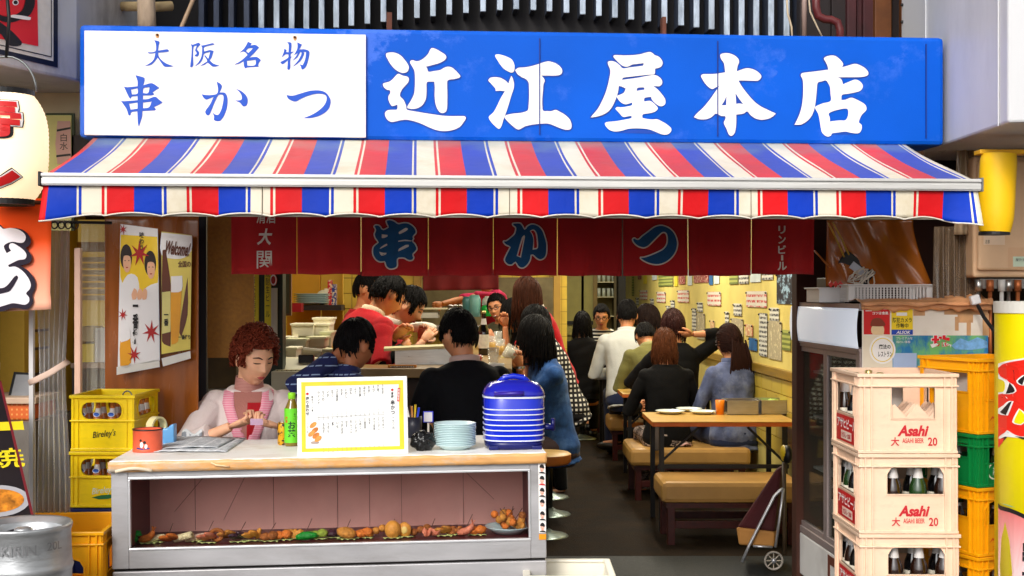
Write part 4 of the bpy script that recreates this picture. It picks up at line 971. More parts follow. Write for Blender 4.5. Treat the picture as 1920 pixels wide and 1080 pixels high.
def crate(name_label,loc,rz,W,D,Hc,col,fw,sw,group,dark=None,ribs=True,lip2=None,divider=True):
    c = M('crate_%d_%d_%d' % col,col,.38,var=.07,scale=5,bump=.02,dirt=.22,dcol=tuple(int(q*.72) for q in col),dscale=11,stretch=(1,1,2.2))
    t = thing('bottle_crate',name_label,'crate',loc,rz,group); TM = WM[t]
    th = .007
    def panel(nm,Mx,w,win):
        lo = [[(0,.004),(w,.004),(w,Hc -.008),(0,Hc -.008)]]
        if win: lo.append(winloop(win))
        me = fillmesh(nm,lo,c); me.transform(TM @ Mx @ Matrix.Rotation(rad(90),4,'X')); 
        o = place(me,nm,t); md = o.modifiers.new('thickness','SOLIDIFY'); md.thickness = th; md.offset = 0
        if win:
            lp = winloop(win); b = MB(TM @ Mx); n = len(lp)
            cx = sum(p[0] for p in lp)/n; cz = sum(p[1] for p in lp)/n
            outl = inset(lp,-.0055)
            vs = []
            for y in (-.0075,.003): vs += [(p[0],y,p[1]) for p in lp]+[(p[0],y,p[1]) for p in outl]
            fs = []
            for j in range(n):
                q = (j+1) % n; fs += [(j,q,n+q,n+j),(n+j,n+q,3*n+q,3*n+j),(j,2*n+j,2*n+q,q)]
            b.add(vs,fs); b.build('window_rim',c,o)
        return o
    e = .008
    fp = panel('front_panel',Matrix.Translation((0,e,0)),W,fw)
    panel('back_panel',Matrix.Translation((0,D -e,0)),W,fw)
    sl_ = panel('side_panel',Matrix.Translation((e,D,0)) @ Matrix.Rotation(rad(-90),4,'Z'),D,sw)
    sr_ = panel('side_panel',Matrix.Translation((W -e,0,0)) @ Matrix.Rotation(rad(90),4,'Z'),D,sw)
    for nm,z0,z1,off in (('top_rim',Hc -.014,Hc,.0),('bottom_rim',0,.012,.004),('lip',Hc -(lip2 or .045) -.007,Hc -(lip2 or .045),.001)):
        b = MB(TM); ring(b,(-.006+off,W+.006 -off),(-.006+off,D+.006 -off),(z0,z1),.016); b.build(nm,c,t,bevel=.0022)
    if ribs:
        for x in (.022,.05,W -.05,W -.022):
            b = MB(TM); b.box((x -.003,x+.003),(-.004,.008),(.01,Hc -.012)); b.build('rib',c,t)
        for y in (.022,.05,D -.05,D -.022):
            for x in (-.004,W -.008):
                b = MB(TM); b.box((x,x+.012),(y -.003,y+.003),(.01,Hc -.012)); b.build('rib',c,t)
    b = MB(TM); b.box((.01,W -.01),(.01,D -.01),(.006,.012)); b.build('floor',c,t)
    t['W'] = W; t['D'] = D; t['Hc'] = Hc
    return t,fp,sl_,TM
brownglass = M('brown_bottle_glass',(38,18,10),.06,var=.1,coat=.6,spec=.8)
darkglass = M('dark_bottle_glass',(14,12,14),.06,var=0,coat=.6,spec=.8)
greenglass = M('green_bottle_glass',(30,60,24),.07,var=0,coat=.6,spec=.8)
def bottle_proto(name,glass_,lab,r=.034,h=.285,labm=None,capm=None):
    t = thing(name,lab,'bottle',(0,0,-20))
    M_ = Matrix.Translation((0,0,-20)); b = MB(M_)
    b.lathe([(0,0),(r*.9,0),(r,.006),(r,h*.52),(r*.9,h*.6),(r*.52,h*.72),(r*.42,h*.8),(r*.38,h*.95),(r*.44,h*.955),(r*.44,h),(0,h)],n=16); b.build('glass',glass_,t,smooth=True)
    b = MB(M_); b.lathe([(r*1.015,h*.16),(r*1.02,h*.17),(r*1.02,h*.46),(r*1.015,h*.47)],n=16); b.build('label',labm or M('bottle_label',(222,214,196),.5,var=.15,scale=40),t,smooth=True)
    b = MB(M_); b.lathe([(r*.6,h*.695),(r*.44,h*.81),(r*.43,h*.83)],n=16); b.build('neck_label',M('neck_label',(214,208,204),.35,var=.1),t,smooth=True)
    b = MB(M_); b.lathe([(r*.44,h*.95),(r*.46,h*1.0),(r*.3,h*1.012),(0,h*1.012)],n=14); b.build('cap',capm or M('bottle_cap',(200,180,120),.3,.7),t,smooth=True)
    return t
protos = []
bp_brown = bottle_proto('beer_bottle',brownglass,'x'); bp_dark = bottle_proto('beer_bottle',darkglass,'x'); bp_green = bottle_proto('beer_bottle',greenglass,'x')
orangeliq = M('orange_drink',(196,112,36),.1,var=.1,coat=.6)
bp_or = bottle_proto('juice_bottle',orangeliq,'x',.024,.2,M('blue_oval_label',(60,110,200),.4,var=.1),M('cap_white',(220,220,215),.4))
protos = [bp_brown,bp_dark,bp_green,bp_or]
def fill(t,proto,nx,ny,label,group,rows,m=.045,zoff=.014,cat='bottle'):
    TM = WM[t]; W,D = t['W'],t['D']; k = 0
    for i in range(nx):
        for j in range(ny):
            if (i,j) not in rows and rows != 'all': continue
            p = proto[k % len(proto)] if isinstance(proto,list) else proto; k += 1
            od = ['leftmost','second from left','third from left','rightmost'][i] if nx == 4 else str(i)
            rw = ['front row','second row','third row','fourth row','back row'][j]
            lb_ = '%s bottle of the %s in the %s' % (od,rw,label)
            q = TM @ Vector((m+(W -2*m)*i/max(1,nx -1),m+(D -2*m)*j/max(1,ny -1),zoff))
            dup(p,q,U(0,6),lb_,group)
cream = (240,206,178)
red_ink = M('crate_red_ink',(196,34,46),.45,var=.05); label_red = M('crate_label_red',(206,20,30),.4,var=.05)
AX,AY,AH = 1.346,4.97,.312
acr = []
for i,(lab,fw) in enumerate((('topmost cream beer crate of the front stack, half empty with a square opening',(.128,.296,.136,.256,0)),
        ('second cream beer crate from the top with an arched opening',(.108,.327,.154,.266,1)),('third cream beer crate down, at the bottom edge of the photo',(.108,.327,.154,.266,1)))):
    z = 1.19 -AH*(i+1)
    t,fp,sl_,TM = crate(lab,(AX+.004*i,AY+.002*i,z),rad(-.3*i),.383,.42,AH -.002,cream,fw,(.09,.33,.14,.26,0 if i == 0 else 1),'cream beer crates stacked beside the fridge')
    acr.append(t)
    fpl = Pl(TM @ Vector((0,.0035,0)),TM.to_3x3() @ Vector((1,0,0)),(0,0,1))
    text('Asahi',fpl,.212,.088,.043,.122,red_ink,fp,off=.0012,bold=.04,shear=.28)
    text('大',fpl,.142,.046,.034,.033,red_ink,fp,off=.0012,bold=.02)
    text('ASAHI BEER',fpl,.212,.05,.019,.083,red_ink,fp,off=.0012,bold=.012)
    text('20',fpl,.288,.046,.033,.036,red_ink,fp,off=.0012,bold=.02)
    spl_ = Pl(TM @ Vector((.0035,.42,0)),TM.to_3x3() @ Vector((0,-1,0)),(0,0,1))
    lb = flatuv('side_label',[[(.075,.022),(.385,.022),(.385,.128),(.075,.128)]],spl_,label_red,sl_,.0015)
    text('アサヒビール',spl_,.23,.096,.042,.28,cw,lb,off=.0025,bold=.03)
    wb = flatuv('white_box',[[(.15,.032),(.31,.032),(.31,.066),(.15,.066)]],spl_,M('label_cream',(240,216,200),.5,var=0),lb,.0025)
    text('大びん・20本',spl_,.23,.049,.024,.14,red_ink,wb,off=.0035,bold=.02)
fill(acr[0],[bp_brown,bp_dark],4,5,'half empty topmost cream crate','bottles in the topmost cream crate',{(0,1),(0,2),(1,2),(0,4),(1,4)})
b = MB(WM[acr[0]])
for j in range(5):
    y = .02+.045*j
    for i in range(3):
        x = .1+.09*i; b.add([(x,y,.14),(x+.045,y,.19),(x+.09,y,.14),(x+.09,y,.02),(x,y,.02)],[(0,1,2,3,4)])
b.build('divider',MATS['crate_240_206_178'],acr[0],thick=.004,kind='stuff')
allf = {(i,j) for i in range(4) for j in range(5) if i < 1 or j < 2}
fill(acr[1],[bp_dark,bp_brown,bp_dark,bp_green],4,5,'second cream crate from the top','bottles in the second cream crate',allf)
fill(acr[2],[bp_dark,bp_brown],4,5,'lowest cream crate in view','bottles in the third cream crate',allf)
t,*_ = crate('cream crate under the front stack, below the edge of the photo',(AX,AY,0),0,.383,.42,.252,cream,(.1,.28,.1,.2,0),(.1,.3,.1,.2,0),'cream beer crates stacked beside the fridge')
# the stack behind
oy = (248,172,12); gr = (10,130,62)
c0 = P(1834,600,5.05)
RS = [(1.243,.301,oy,'topmost orange yellow crate of the rear stack in front of the poster'),(.942,.21,gr,'green crate in the rear stack behind the cream crates'),(.732,.274,oy,'orange yellow crate just below the green crate'),(.458,.26,oy,'lowest orange yellow crate in view at the rear stack'),(.198,.198,oy,'orange yellow crate on the ground under the rear stack')]
orange_ink = M('orange_ink',(226,96,24),.5,var=0); cream_ink = M('cream_ink',(226,236,210),.5,var=0)
rcr = []
for i,(zt_,hh,col,lab) in enumerate(RS):
    t,fp,sl_,TM = crate(lab,(c0.x,c0.y,zt_ -hh),rad(23),.37,.34,hh -.002,col,(.04,.3,hh*.45,hh*.8,1 if i in (2,3) else 0),(.06,.28,hh*.55,hh*.8,0),'crates stacked behind the cream ones')
    rcr.append(t)
    fpl = Pl(TM @ Vector((0,.0035,0)),TM.to_3x3() @ Vector((1,0,0)),(0,0,1))
    if col == oy:
        for dx in (0,.02,.04): flatuv('phoenix_mark',[[(.06+dx*.6,.05+dx*.5),(.075+dx,.062+dx*.4),(.1+dx,.056+dx*.6),(.115+dx,.07+dx*.4),(.098+dx,.064+dx*.6),(.074+dx,.07+dx*.4)]],fpl,orange_ink,fp,.0012+dx*.01)
        text('大阪',fpl,.1,.032,.02,.05,orange_ink,fp,off=.0012)
    elif col == gr:
        m_ = flatuv('round_mark',[elp(.085,.062,.034,.034,24),elp(.085,.062,.028,.028,24)],fpl,cream_ink,fp,.0012)
        text('大関',fpl,.085,.062,.034,.016,cream_ink,fp,off=.0012,bold=.02,vert=True)
fill(rcr[1],bp_green,4,3,'green crate','bottles in the green crate',{(0,0),(1,0),(0,1),(1,1)},zoff=-.08)
fill(rcr[2],bp_brown,4,3,'crate below the green one','bottles in the crate below the green one',{(0,0),(1,0),(2,0),(0,1),(1,1)},zoff=-.02)
fill(rcr[3],bp_dark,4,3,'lowest orange yellow crate','bottles in the lowest rear crate',{(0,0),(1,0),(2,0),(0,1)},zoff=-.03)
# left stack: yellow drink crates
ye = (252,218,0)
LX,LY = -1.861,5.4
inkd = M('script_black',(36,34,16),.5,var=0)
lcr = []
for i,lab in enumerate(('upper bright yellow juice crate at the left of the counter','lower bright yellow juice crate under the first one')):
    hh = .238; z = 1.0725 -hh*(i+1)
    t,fp,sl_,TM = crate(lab,(LX -.003*i,LY,z),rad(-.6),.266,.36,hh -.002,ye,(.045,.215,.135,.205,-.03),(.07,.3,.14,.21,-.03),'yellow juice crates left of the counter',ribs=False,lip2=.105)
    lcr.append(t)
    for x in (.03,.235):
        b = MB(TM); b.box((x -.002,x+.002),(-.001,.006),(.01,hh -.02)); b.build('rib',MATS['crate_252_218_0'],t)
    fpl = Pl(TM @ Vector((0,.0035,0)),TM.to_3x3() @ Vector((1,0,0)),(0,0,1))
    text("Bireley's",fpl,.14,.07,.036,.1,inkd if i == 0 else cream_ink,fp,off=.0014,bold=.008,shear=.35,rot=.12)
    if i == 1: flatuv('green_swoosh',[[(.09,.042),(.13,.052),(.2,.056),(.205,.048),(.16,.036),(.12,.034)]],fpl,M('swoosh_green',(30,110,60),.5),fp,.001)
    fill(t,bp_or,4,5,('upper yellow juice crate' if i == 0 else 'lower yellow juice crate'),'juice bottles in the %s yellow crate' % ('upper' if i == 0 else 'lower'),{(a,c) for a in range(4) for c in range(5) if c < 2 or a > 2},m=.04,zoff=.012)
    for a in range(4):
        x = .04+.062*a; b = MB(TM); cpt = (x,.04 -.0243,.05+.012)
    # oval labels on the front bottles at the window
    for a in range(4):
        x = .04+(.266 -.08)*a/3
        me = fillmesh('oval_label',[elp(0,0,.0155,.0105,18)],M('oval_white',(226,232,240),.4,var=0)); wrapcyl(me,TM @ Vector((x,.04,.153)),.0248,0); place(me,'oval_label',fp)
        me = fillmesh('oval_print',[elp(0,0,.0125,.0075,18)],M('oval_blue',(40,92,190),.4,var=0)); wrapcyl(me,TM @ Vector((x,.04,.153)),.0253,0); place(me,'oval_print',fp)
b = MB(); b.tube([P(232,748,5.42)+Vector((.022*math.cos(a),.05,.03*math.sin(a))) for a in [q*.4 for q in range(17)]],.003,6); tag(b.build('wire_loop',M('wire_grey',(120,124,124),.4,.6),smooth=True),'grey wire loop lying in the upper yellow juice crate','wire')
for i in range(2):
    crate('dark blue crate hidden under the yellow juice crates' if i else 'dark blue crate on the ground below the juice crates',(LX,LY,.297*i),0,.27,.36,.295,(24,36,96),None,None,'dark blue crates under the juice crates',ribs=False)
oyl = (252,176,10)
t,fp,sl_,TM = crate('orange yellow open crate between the steel keg and the counter',(-1.925,4.8,.3),rad(5),.38,.45,.3,oyl,(.07,.31,.05,.2,1),(.1,.35,.13,.22,1),'orange yellow crates beside the keg')
spr = Pl(TM @ Vector((.3765,0,0)),TM.to_3x3() @ Vector((0,1,0)),(0,0,1))
flatuv('side_print',[[(.22,.03),(.4,.03),(.4,.11),(.22,.11)]],spr,M('print_dark_brown',(46,18,14),.5),t,.003); text('キリン',spr,.31,.07,.05,.15,orange_ink,t,off=.0045,bold=.03)
crate('orange yellow crate on the ground under the open one',(-1.925,4.8,0),rad(5),.38,.45,.298,oyl,None,None,'orange yellow crates beside the keg')
# keg
kc = P(44,980,4.32); kz = kc.z; r = 88*4.32/F
kegm = M('keg_steel',(190,192,194),.36,.75,var=.16,scale=9,stretch=(1,1,3),bump=.12,bscale=22,dirt=.3,dcol=(120,122,124))
t = thing('beer_keg','dented stainless steel beer keg at the lower left corner','keg',(kc.x,kc.y,.13))
b = MB(Matrix.Translation((kc.x,kc.y,kz)))
b.lathe([(r*.8,-.02),(r*.93,-.004),(r*.985,.0),(r,-.008),(r*.985,-.02),(r*.96,-.03),(r*.97,-.07),(r*.985,-.125),(r*1.0,-.135),(r*1.02,-.145),(r*1.0,-.155),(r*.985,-.165),(r*.985,-.25),(r*1.02,-.265),(r*1.0,-.28),(r*.985,-.29),(r*.985,-.5),(r*.96,-.56),(r*.9,-.6),(0,-.6)],n=56)
b.build('body',kegm,t,smooth=True)
b = MB(Matrix.Translation((kc.x,kc.y,kz))); b.lathe([(r*.8,-.02),(r*.78,-.06),(r*.5,-.05),(r*.2,-.045),(0,-.044)],n=40); b.build('dished_top',kegm,t,smooth=True)
b = MB(Matrix.Translation((kc.x,kc.y,kz))); b.lathe([(.03,-.044),(.03,-.02),(.022,-.016),(0,-.016)],n=20); b.build('valve',kegm,t,smooth=True)
wraptext('KIRIN',(kc.x,kc.y,kz),r*.985+.008,-.066,.033,M('emboss_grey',(150,150,152),.4,.7,var=.1),t,.26,.01,False,.115)
wraptext('20L',(kc.x,kc.y,kz),r*.985+.008,-.06,.028,MATS['emboss_grey'],t,1.0,.01)
b = MB(); b.box((kc.x -.2,kc.x+.2),(kc.y -.2,kc.y+.2),(0.09,.13)); [b.box((kc.x -.2,kc.x+.2),(kc.y+q -.04,kc.y+q+.04),(0,.09)) for q in (-.15,.15)]
tag(b.build('timber_pallet',M('pallet_wood',(150,118,80),.8,var=.3,bump=.3)),'small timber pallet under the steel keg','pallet')

# ================================================================ LEFT NEIGHBOUR
boxw = M('sign_box_grey',(200,197,195),.4,var=.12,scale=3,stretch=(1,1,.5),dirt=.6,dcol=(120,112,108),dscale=2.5)
A0 = Vector((-1.80,5.29,0)); A1 = Vector((-2.283,4.22,0)); A3 = Vector((-1.75,6.07,0)); A2 = Vector((-2.78,6.24,0))
zl = 2.377
t = thing('sign_box','grey metal sign box of the neighbour at the top left corner','sign box',A0+Vector((0,0,zl)))
b = MB(); b.hexa([v+Vector((0,0,zl)) for v in (A1,A0,A3,A2)]+[v+Vector((0,0,4.2)) for v in (A1,A0,A3,A2)]); b.build('casing',boxw,t,bevel=.012)
bpl = Pl(A0+Vector((0,0,zl)),(A0 -A1),(0,0,1))
def q4(pl_,pts): return [[pl_.uv(*p) for p in pts]]
o = flatuv('picture',q4(bpl,[(-70,-90),(107,-60),(107,127),(-70,86)]),bpl,M('navy_frame',(22,26,48),.5),t,.004)
o2 = flatuv('picture_ground',q4(bpl,[(-70,-90),(98,-60),(98,115),(-70,77)]),bpl,M('cream_print',(224,218,206),.5,var=.06,scale=30),o,.006)
flatuv('fine_line',q4(bpl,[(-70,68),(94,106),(94,108),(-70,70)]),bpl,M('navy_frame',(22,26,48)),o2,.0075); flatuv('fine_line',q4(bpl,[(93,-60),(94.5,-60),(94.5,106),(93,106)]),bpl,MATS['navy_frame'],o2,.0075)
rp = flatuv('red_panel',q4(bpl,[(-70,-90),(66,-70),(69,87),(-70,60)]),bpl,M('panel_red',(226,34,44),.5,var=.04),o2,.0078)
def bl(s): return [bpl.uv(*p) for p in smooth_loop(s)]
flatuv('brush_stroke',[bl([(-20,30),(0,44),(18,58),(37,78),(36,85),(25,87),(12,84),(0,66),(-20,48)])],bpl,inkb,rp,.0092)
flatuv('brush_stroke',[bl([(-20,26),(0,40),(20,42),(38,36),(53,28),(62,8),(60,-20),(46,-20),(44,2),(38,20),(20,30),(0,30),(-20,16)])],bpl,inkb,rp,.0095)
flatuv('red_body',[bl([(-20,-20),(40,-20),(42,4),(34,22),(16,30),(-4,27),(-20,14)])],bpl,MATS['panel_red'],rp,.0105)
flatuv('white_arc',[bl([(12,32),(20,28),(40,30),(54,33),(52,38),(34,36)])],bpl,paper,rp,.0112)
flatuv('eye',[[bpl.uv(25+6*math.cos(a),5+5.5*math.sin(a)) for a in [q*.45 for q in range(14)]]],bpl,paper,rp,.0112); flatuv('pupil',[[bpl.uv(25+4*math.cos(a),5+3.6*math.sin(a)) for a in [q*.45 for q in range(14)]]],bpl,inkb,rp,.012)
# lantern
lc = P(12,277,4.72); LRr = 75*4.72/F; lh = 195*4.72/F
t = thing('paper_lantern','glowing white paper lantern with red characters at the left edge','lantern',lc)
lanm = M('lantern_paper',(246,226,196),.7,var=.06,emit=(255,222,176),es=.7)
prof = []
for i in range(53):
    f = i/52; z = lh*(f -.5); e = abs(2*f -1)
    rr = LRr*(1 -.34*e ** 3.2)*(1+.009*math.cos(i*math.pi)); prof.append((rr,z))
def lanr(z):
    e = min(1,abs(2*z/lh)); return LRr*(1 -.34*e ** 3.2)+.003
b = MB(Matrix.Translation(lc)); b.lathe(prof,n=48); b.build('paper_shade',lanm,t,smooth=True)
for s in (-1,1):
    b = MB(Matrix.Translation(lc+Vector((0,0,s*lh/2)))); b.lathe([(LRr*.5,-.02),(LRr*.67,-.02),(LRr*.67,.02),(LRr*.5,.02)],n=32); b.build('hoop',black,t)
b = MB(); b.tube([lc+Vector((.11*math.cos(a),0,lh/2+.015+.13*math.sin(a))) for a in [q*math.pi/14 for q in range(15)]],.004,6); b.build('wire_handle',M('wire_grey',(120,124,124)),t,smooth=True)
b = MB(); b.tube([lc+Vector((0,0,lh/2+.14)),lc+Vector((.01,0,lh/2+.28)),lc+Vector((.0,0,lh/2+.4))],.007,6); b.build('cord',black,t,smooth=True)
def lantext(s,z,h,mm,bold,lift,w):
    me = textmesh(s,mm,bold).copy(); me.transform(Matrix.Diagonal((w/me['w'],h/me['h'],1,1))); fine(me,.02)
    for v in me.vertices:
        zz = z+v.co.y; rr = lanr(zz)+lift; a = v.co.x/LRr; v.co = lc+Vector((rr*math.sin(a),-rr*math.cos(a),zz))
    place(me,'character',t)
for s,z,h in (('寿',.095,.145),('し',-.085,.15)):
    lantext(s,z,h*1.1,inkb,.08,.001,.235); lantext(s,z,h*1.06,paper,.062,.003,.225); lantext(s,z,h,redp,.04,.005,.21)
# banner
def zgrad(lo,hi):
    def f(n,l,co):
        sx = n.new('ShaderNodeSeparateXYZ'); l.new(co,sx.inputs[0]); c = n.new('ShaderNodeMapRange'); c.inputs[1].default_value = lo; c.inputs[2].default_value = hi; l.new(sx.outputs[2],c.inputs[0]); return c.outputs[0]
    return f
bw = 4.83
t = thing('orange_banner','hanging orange to pink cloth banner with a big white character at the left edge','banner',P(40,390,bw))
bpl2 = Pl(P(0,590,bw),(1,.03,0),(0,0,1))
bm_ = pattern('banner_cloth',(255,84,6),zgrad(-.12,-.4),col2=(255,190,160),rough=.8,var=.03)
b = MB(); 
def bn(i,j):
    p = P(-140+236*i+(2 if j > .9 else 0),372+218*j -10*i*j+0,bw); return p+Vector((0,.012*math.sin(i*9+j*2)*j,0))
b.grid(bn,20,14); b.build('cloth',bm_,t,smooth=True,thick=.002)
BL = ['-40,115;20,118;60,155;180,150;270,185;325,260;320,315;275,350;330,420;335,470;300,510;215,530;300,580;360,660;375,740;340,830;352,890;320,950;270,972;200,960;130,960;60,990;-60,1000;-90,500']
WH = ['-40,130;20,135;50,160;120,150;200,165;260,205;278,250;255,295;210,300;150,290;100,300;55,335;85,405;130,380;110,350;115,315;150,305;220,345;270,390;285,430;265,465;200,475;100,525;110,545;170,540;240,580;300,650;328,720;315,770;280,810;310,850;310,895;270,925;200,915;140,910;70,930;0,950;-50,950;-80,500']
IN = ['-40,755;50,755;100,720;165,640;190,630;200,655;125,780;60,805;-40,830']
o = flat('character',BL,bpl2,M('banner_black',(30,18,38),.8),t,.016,0,400,5.4); flat('character_fill',WH,bpl2,M('banner_white',(236,230,236),.8,var=.03),o,.0175,0,400,5.4); flat('character_gap',IN,bpl2,MATS['banner_black'],o,.019,0,400,5.4)
b = MB(); b.cyl(P(-140,376,bw),P(96,380,bw),.008,n=8); b.build('rod',M('rod_brown',(90,50,30),.6),t,smooth=True)
# cream wall and beam above the lantern, framed picture with paper fans
b = MB(); b.box((-2.6,-1.75),(5.6,5.66),(2.18,2.42)); tag(b.build('fascia',M('cream_fascia',(236,214,170),.7,var=.06)),'cream fascia board glimpsed behind the hanging lantern','fascia')
b = MB(); b.box((-2.6,-1.62),(5.5,5.56),(1.98,2.18)); tag(b.build('dark_beam',darkw),'dark timber beam above the lantern','beam')
t = thing('wall_frame','green framed board with a folded pink patterned paper behind the lantern','frame',P(110,270,5.5))
b = MB(); p0 = P(86,345,5.5); p1 = P(138,212,5.5); b.box((p0.x,p1.x),(5.5,5.52),(p0.z -.2,p1.z)); b.build('frame',M('frame_green',(60,74,40),.5),t)
b = MB(); b.box((p0.x,p1.x -.008),(5.492,5.4995),(p0.z -.2,p1.z -.01)); b.build('ground',M('frame_yellow',(226,214,130),.6,var=.08),t)
fp_ = Pl((0,5.49,0),(1,0,0),(0,0,1))
o = flat('pink_paper',[[(108,227),(132,227),(134,300),(108,308),(104,270)]],fp_,M('pink_paper',(220,170,150),.7,var=.1),t,.002,smooth=False)
flat('crease',[[(107,243),(133,238),(133,242),(107,247)]],fp_,inkd,o,.003,smooth=False); flat('crease',[[(106,291),(133,288),(133,292),(106,295)]],fp_,inkd,o,.003,smooth=False)
text('白水',fp_,*fp_.uv(120,266),.07,.035,inkd,o,off=.003,vert=True)
# neighbour interior behind the curtain: shelves with bottles
b = MB(); b.box((-2.7,-1.55),(7.2,7.3),(0,2.4)); tag(b.build('neighbour_wall',M('neighbour_dark',(70,52,22),.8,var=.4)),'dim brown back wall of the neighbouring stall','wall')
b = MB(); p0 = P(146,640,6.9); p1 = P(215,412,6.9); b.box((p0.x,p1.x),(6.9,6.94),(p0.z,p1.z)); t = thing('roller_blind','yellow roller blind with cream slats behind the clear curtain','blind',(p0.x,6.9,p0.z)); b.build('blind_cloth',M('blind_yellow_glow',(232,206,90),.7,var=.08,emit=(255,214,110),es=.12),t)  # cloth emits faintly, in place of light falling on the blind
for q in range(7):
    a = P(148,482+12*q,6.88); c = P(208,491+12*q,6.88); b = MB(); b.box((a.x,c.x),(6.87,6.885),(c.z,a.z)); b.build('slat',M('blind_slat',(232,218,180),.6,var=.1),t)
b = MB(); a = P(146,454,6.88); c = P(208,472,6.88); b.box((a.x,c.x),(6.86,6.89),(c.z,a.z)); b.build('rail',M('blind_rail',(176,128,40),.6),t)
t = thing('back_counter','dark back counter with white boxes seen through the clear curtain','counter',P(175,700,6.6))
b = MB(); a = P(135,690,6.5); c = P(215,760,6.5); b.box((a.x,c.x),(6.5,6.85),(.0,a.z)); b.build('body',M('counter_dark',(38,26,22),.6,var=.3),t)
b = MB(); b.box((a.x,c.x),(6.48,6.86),(a.z,a.z+.025)); b.build('top',M('counter_edge',(120,96,80),.5),t)
for j,(x0,y0,x1,y1,colr,lab) in enumerate(((178,615,205,690,(206,204,200),'tall white box on the neighbour counter'),(150,612,176,640,(176,156,110),'brown carton lying on the dark back counter shelf'),(152,645,176,690,(226,198,60),'yellow carton at the left of the tall white box'))):
    a = P(x0,y1,6.6); c = P(x1,y0,6.6); b = MB(); b.box((a.x,c.x),(6.6,6.75),(a.z,c.z)); tag(b.build('carton',M('carton_%d' % j,colr,.6,var=.1),bevel=.004),lab,'box')
sh = thing('bottle_shelf','dark shelf with small bottles at the left edge behind the banner','shelf',P(30,680,6.4))
sw_ = M('shelf_wood',(96,60,26),.6,var=.3)
for y in (618,652,700):
    b = MB(); a = P(-40,y,6.4); c = P(66,y,6.4); b.box((a.x,c.x),(6.4,6.6),(a.z -.012,a.z)); b.build('board',sw_,sh)
b = MB(); a = P(-40,705,6.6); c = P(66,560,6.6); b.box((a.x,c.x),(6.6,6.62),(a.z,c.z)); b.build('back',M('shelf_back',(120,104,40),.7,var=.4,scale=20),sh)
n_ = 0
for y,xs in ((652,(6,16,26,39,50)),(700,(4,14,24,50))):
    for x in xs:
        p = P(x,y,6.44); dup([bp_green,bp_dark,bp_brown][n_ % 3],p,U(0,6),['first','second','third','fourth','fifth','sixth','seventh','eighth','ninth'][n_]+' small bottle on the left shelves, counted row by row from the upper left','bottles on the left shelf',scale=.42 if x != 39 else .62); n_ += 1
t = thing('menu_stand','grey slanted stand beside the vinyl curtain','stand',P(40,745,6.0))
b = MB(); b.hexa([P(14,748,6.0),P(62,744,6.0),P(62,744,6.04),P(14,748,6.04),P(26,697,6.1),P(60,699,6.1),P(60,699,6.14),P(26,697,6.14)]); b.build('board',M('stand_black',(30,30,32),.4),t)
b = MB(); b.hexa([P(20,744,5.99),P(59,741,5.99),P(59,741,5.998),P(20,744,5.998),P(30,702,6.09),P(58,703,6.09),P(58,703,6.098),P(30,702,6.098)]); b.build('sheet',M('stand_grey',(150,150,152),.3),t)
b = MB(); a = P(-30,788,5.9); c = P(62,757,5.9); b.box((a.x,c.x),(5.9,6.2),(a.z,c.z)); t = thing('plastic_basket','orange perforated plastic basket on the steel counter at the left','basket',P(30,788,5.9))
b.build('basket',pattern('orange_basket',(226,104,36),both(stripes(0,44,.35),stripes(2,44,.35)),col2=(240,170,90),rough=.4),t,bevel=.01)
b = MB(); b.box((a.x -.02,c.x+.02),(5.88,6.22),(c.z,c.z+.03)); b.build('rim',M('basket_rim',(206,176,150),.5),t,bevel=.004)
b = MB(); b.box((a.x,c.x+.03),(5.85,6.4),(.0,a.z)); tag(b.build('steel_counter',M('dull_steel',(120,112,104),.4,.6,var=.2)),'dull steel counter under the orange basket','counter')
# black A-board
TR = P(2,715,4.95); BR = P(74,1012,4.42); dv = Vector((-.5,-.28,0)); nrm_ = (BR -TR).cross(dv).normalized()
if nrm_.y > 0: nrm_ = -nrm_
t = thing('a_board','black slanted sidewalk sign with yellow characters at the left edge','sidewalk sign',BR)
b = MB(); c4 = [BR+dv,BR,TR,TR+dv]; b.hexa(c4+[v -nrm_*.025 for v in c4]); b.build('board',M('board_black',(26,20,24),.4),t)
b = MB(); c4 = [BR -(BR -TR)*0,BR+dv*.015,TR+dv*.015,TR]; b.hexa([v+nrm_*.001 for v in c4]+[v+nrm_*.004 for v in c4]); b.build('red_edge',M('edge_red',(110,24,34),.5),t)
apl = Pl(BR,-dv,TR -BR)
if apl.n.dot(nrm_) < 0: apl.n = -apl.n
L2 = dv.length
y_ink = M('board_yellow',(232,208,30),.5,var=0)
for s,py in (('ー',800),('焼',860)):
    u_,v_ = apl.uv(12,py); text(s,apl,u_,v_,.1 if s == '焼' else .05,.12,y_ink,t,off=.003,bold=.015)
u_,v_ = apl.uv(-6,940); o = flatuv('dish_picture',[elp(u_,v_,.11,.075,28)],apl,M('dish_grey',(170,168,172),.5,var=.1),t,.002)
flatuv('food_picture',[elp(u_,v_,.09,.055,24)],apl,M('food_print',(196,120,30),.5,var=.6,scale=40),o,.003)
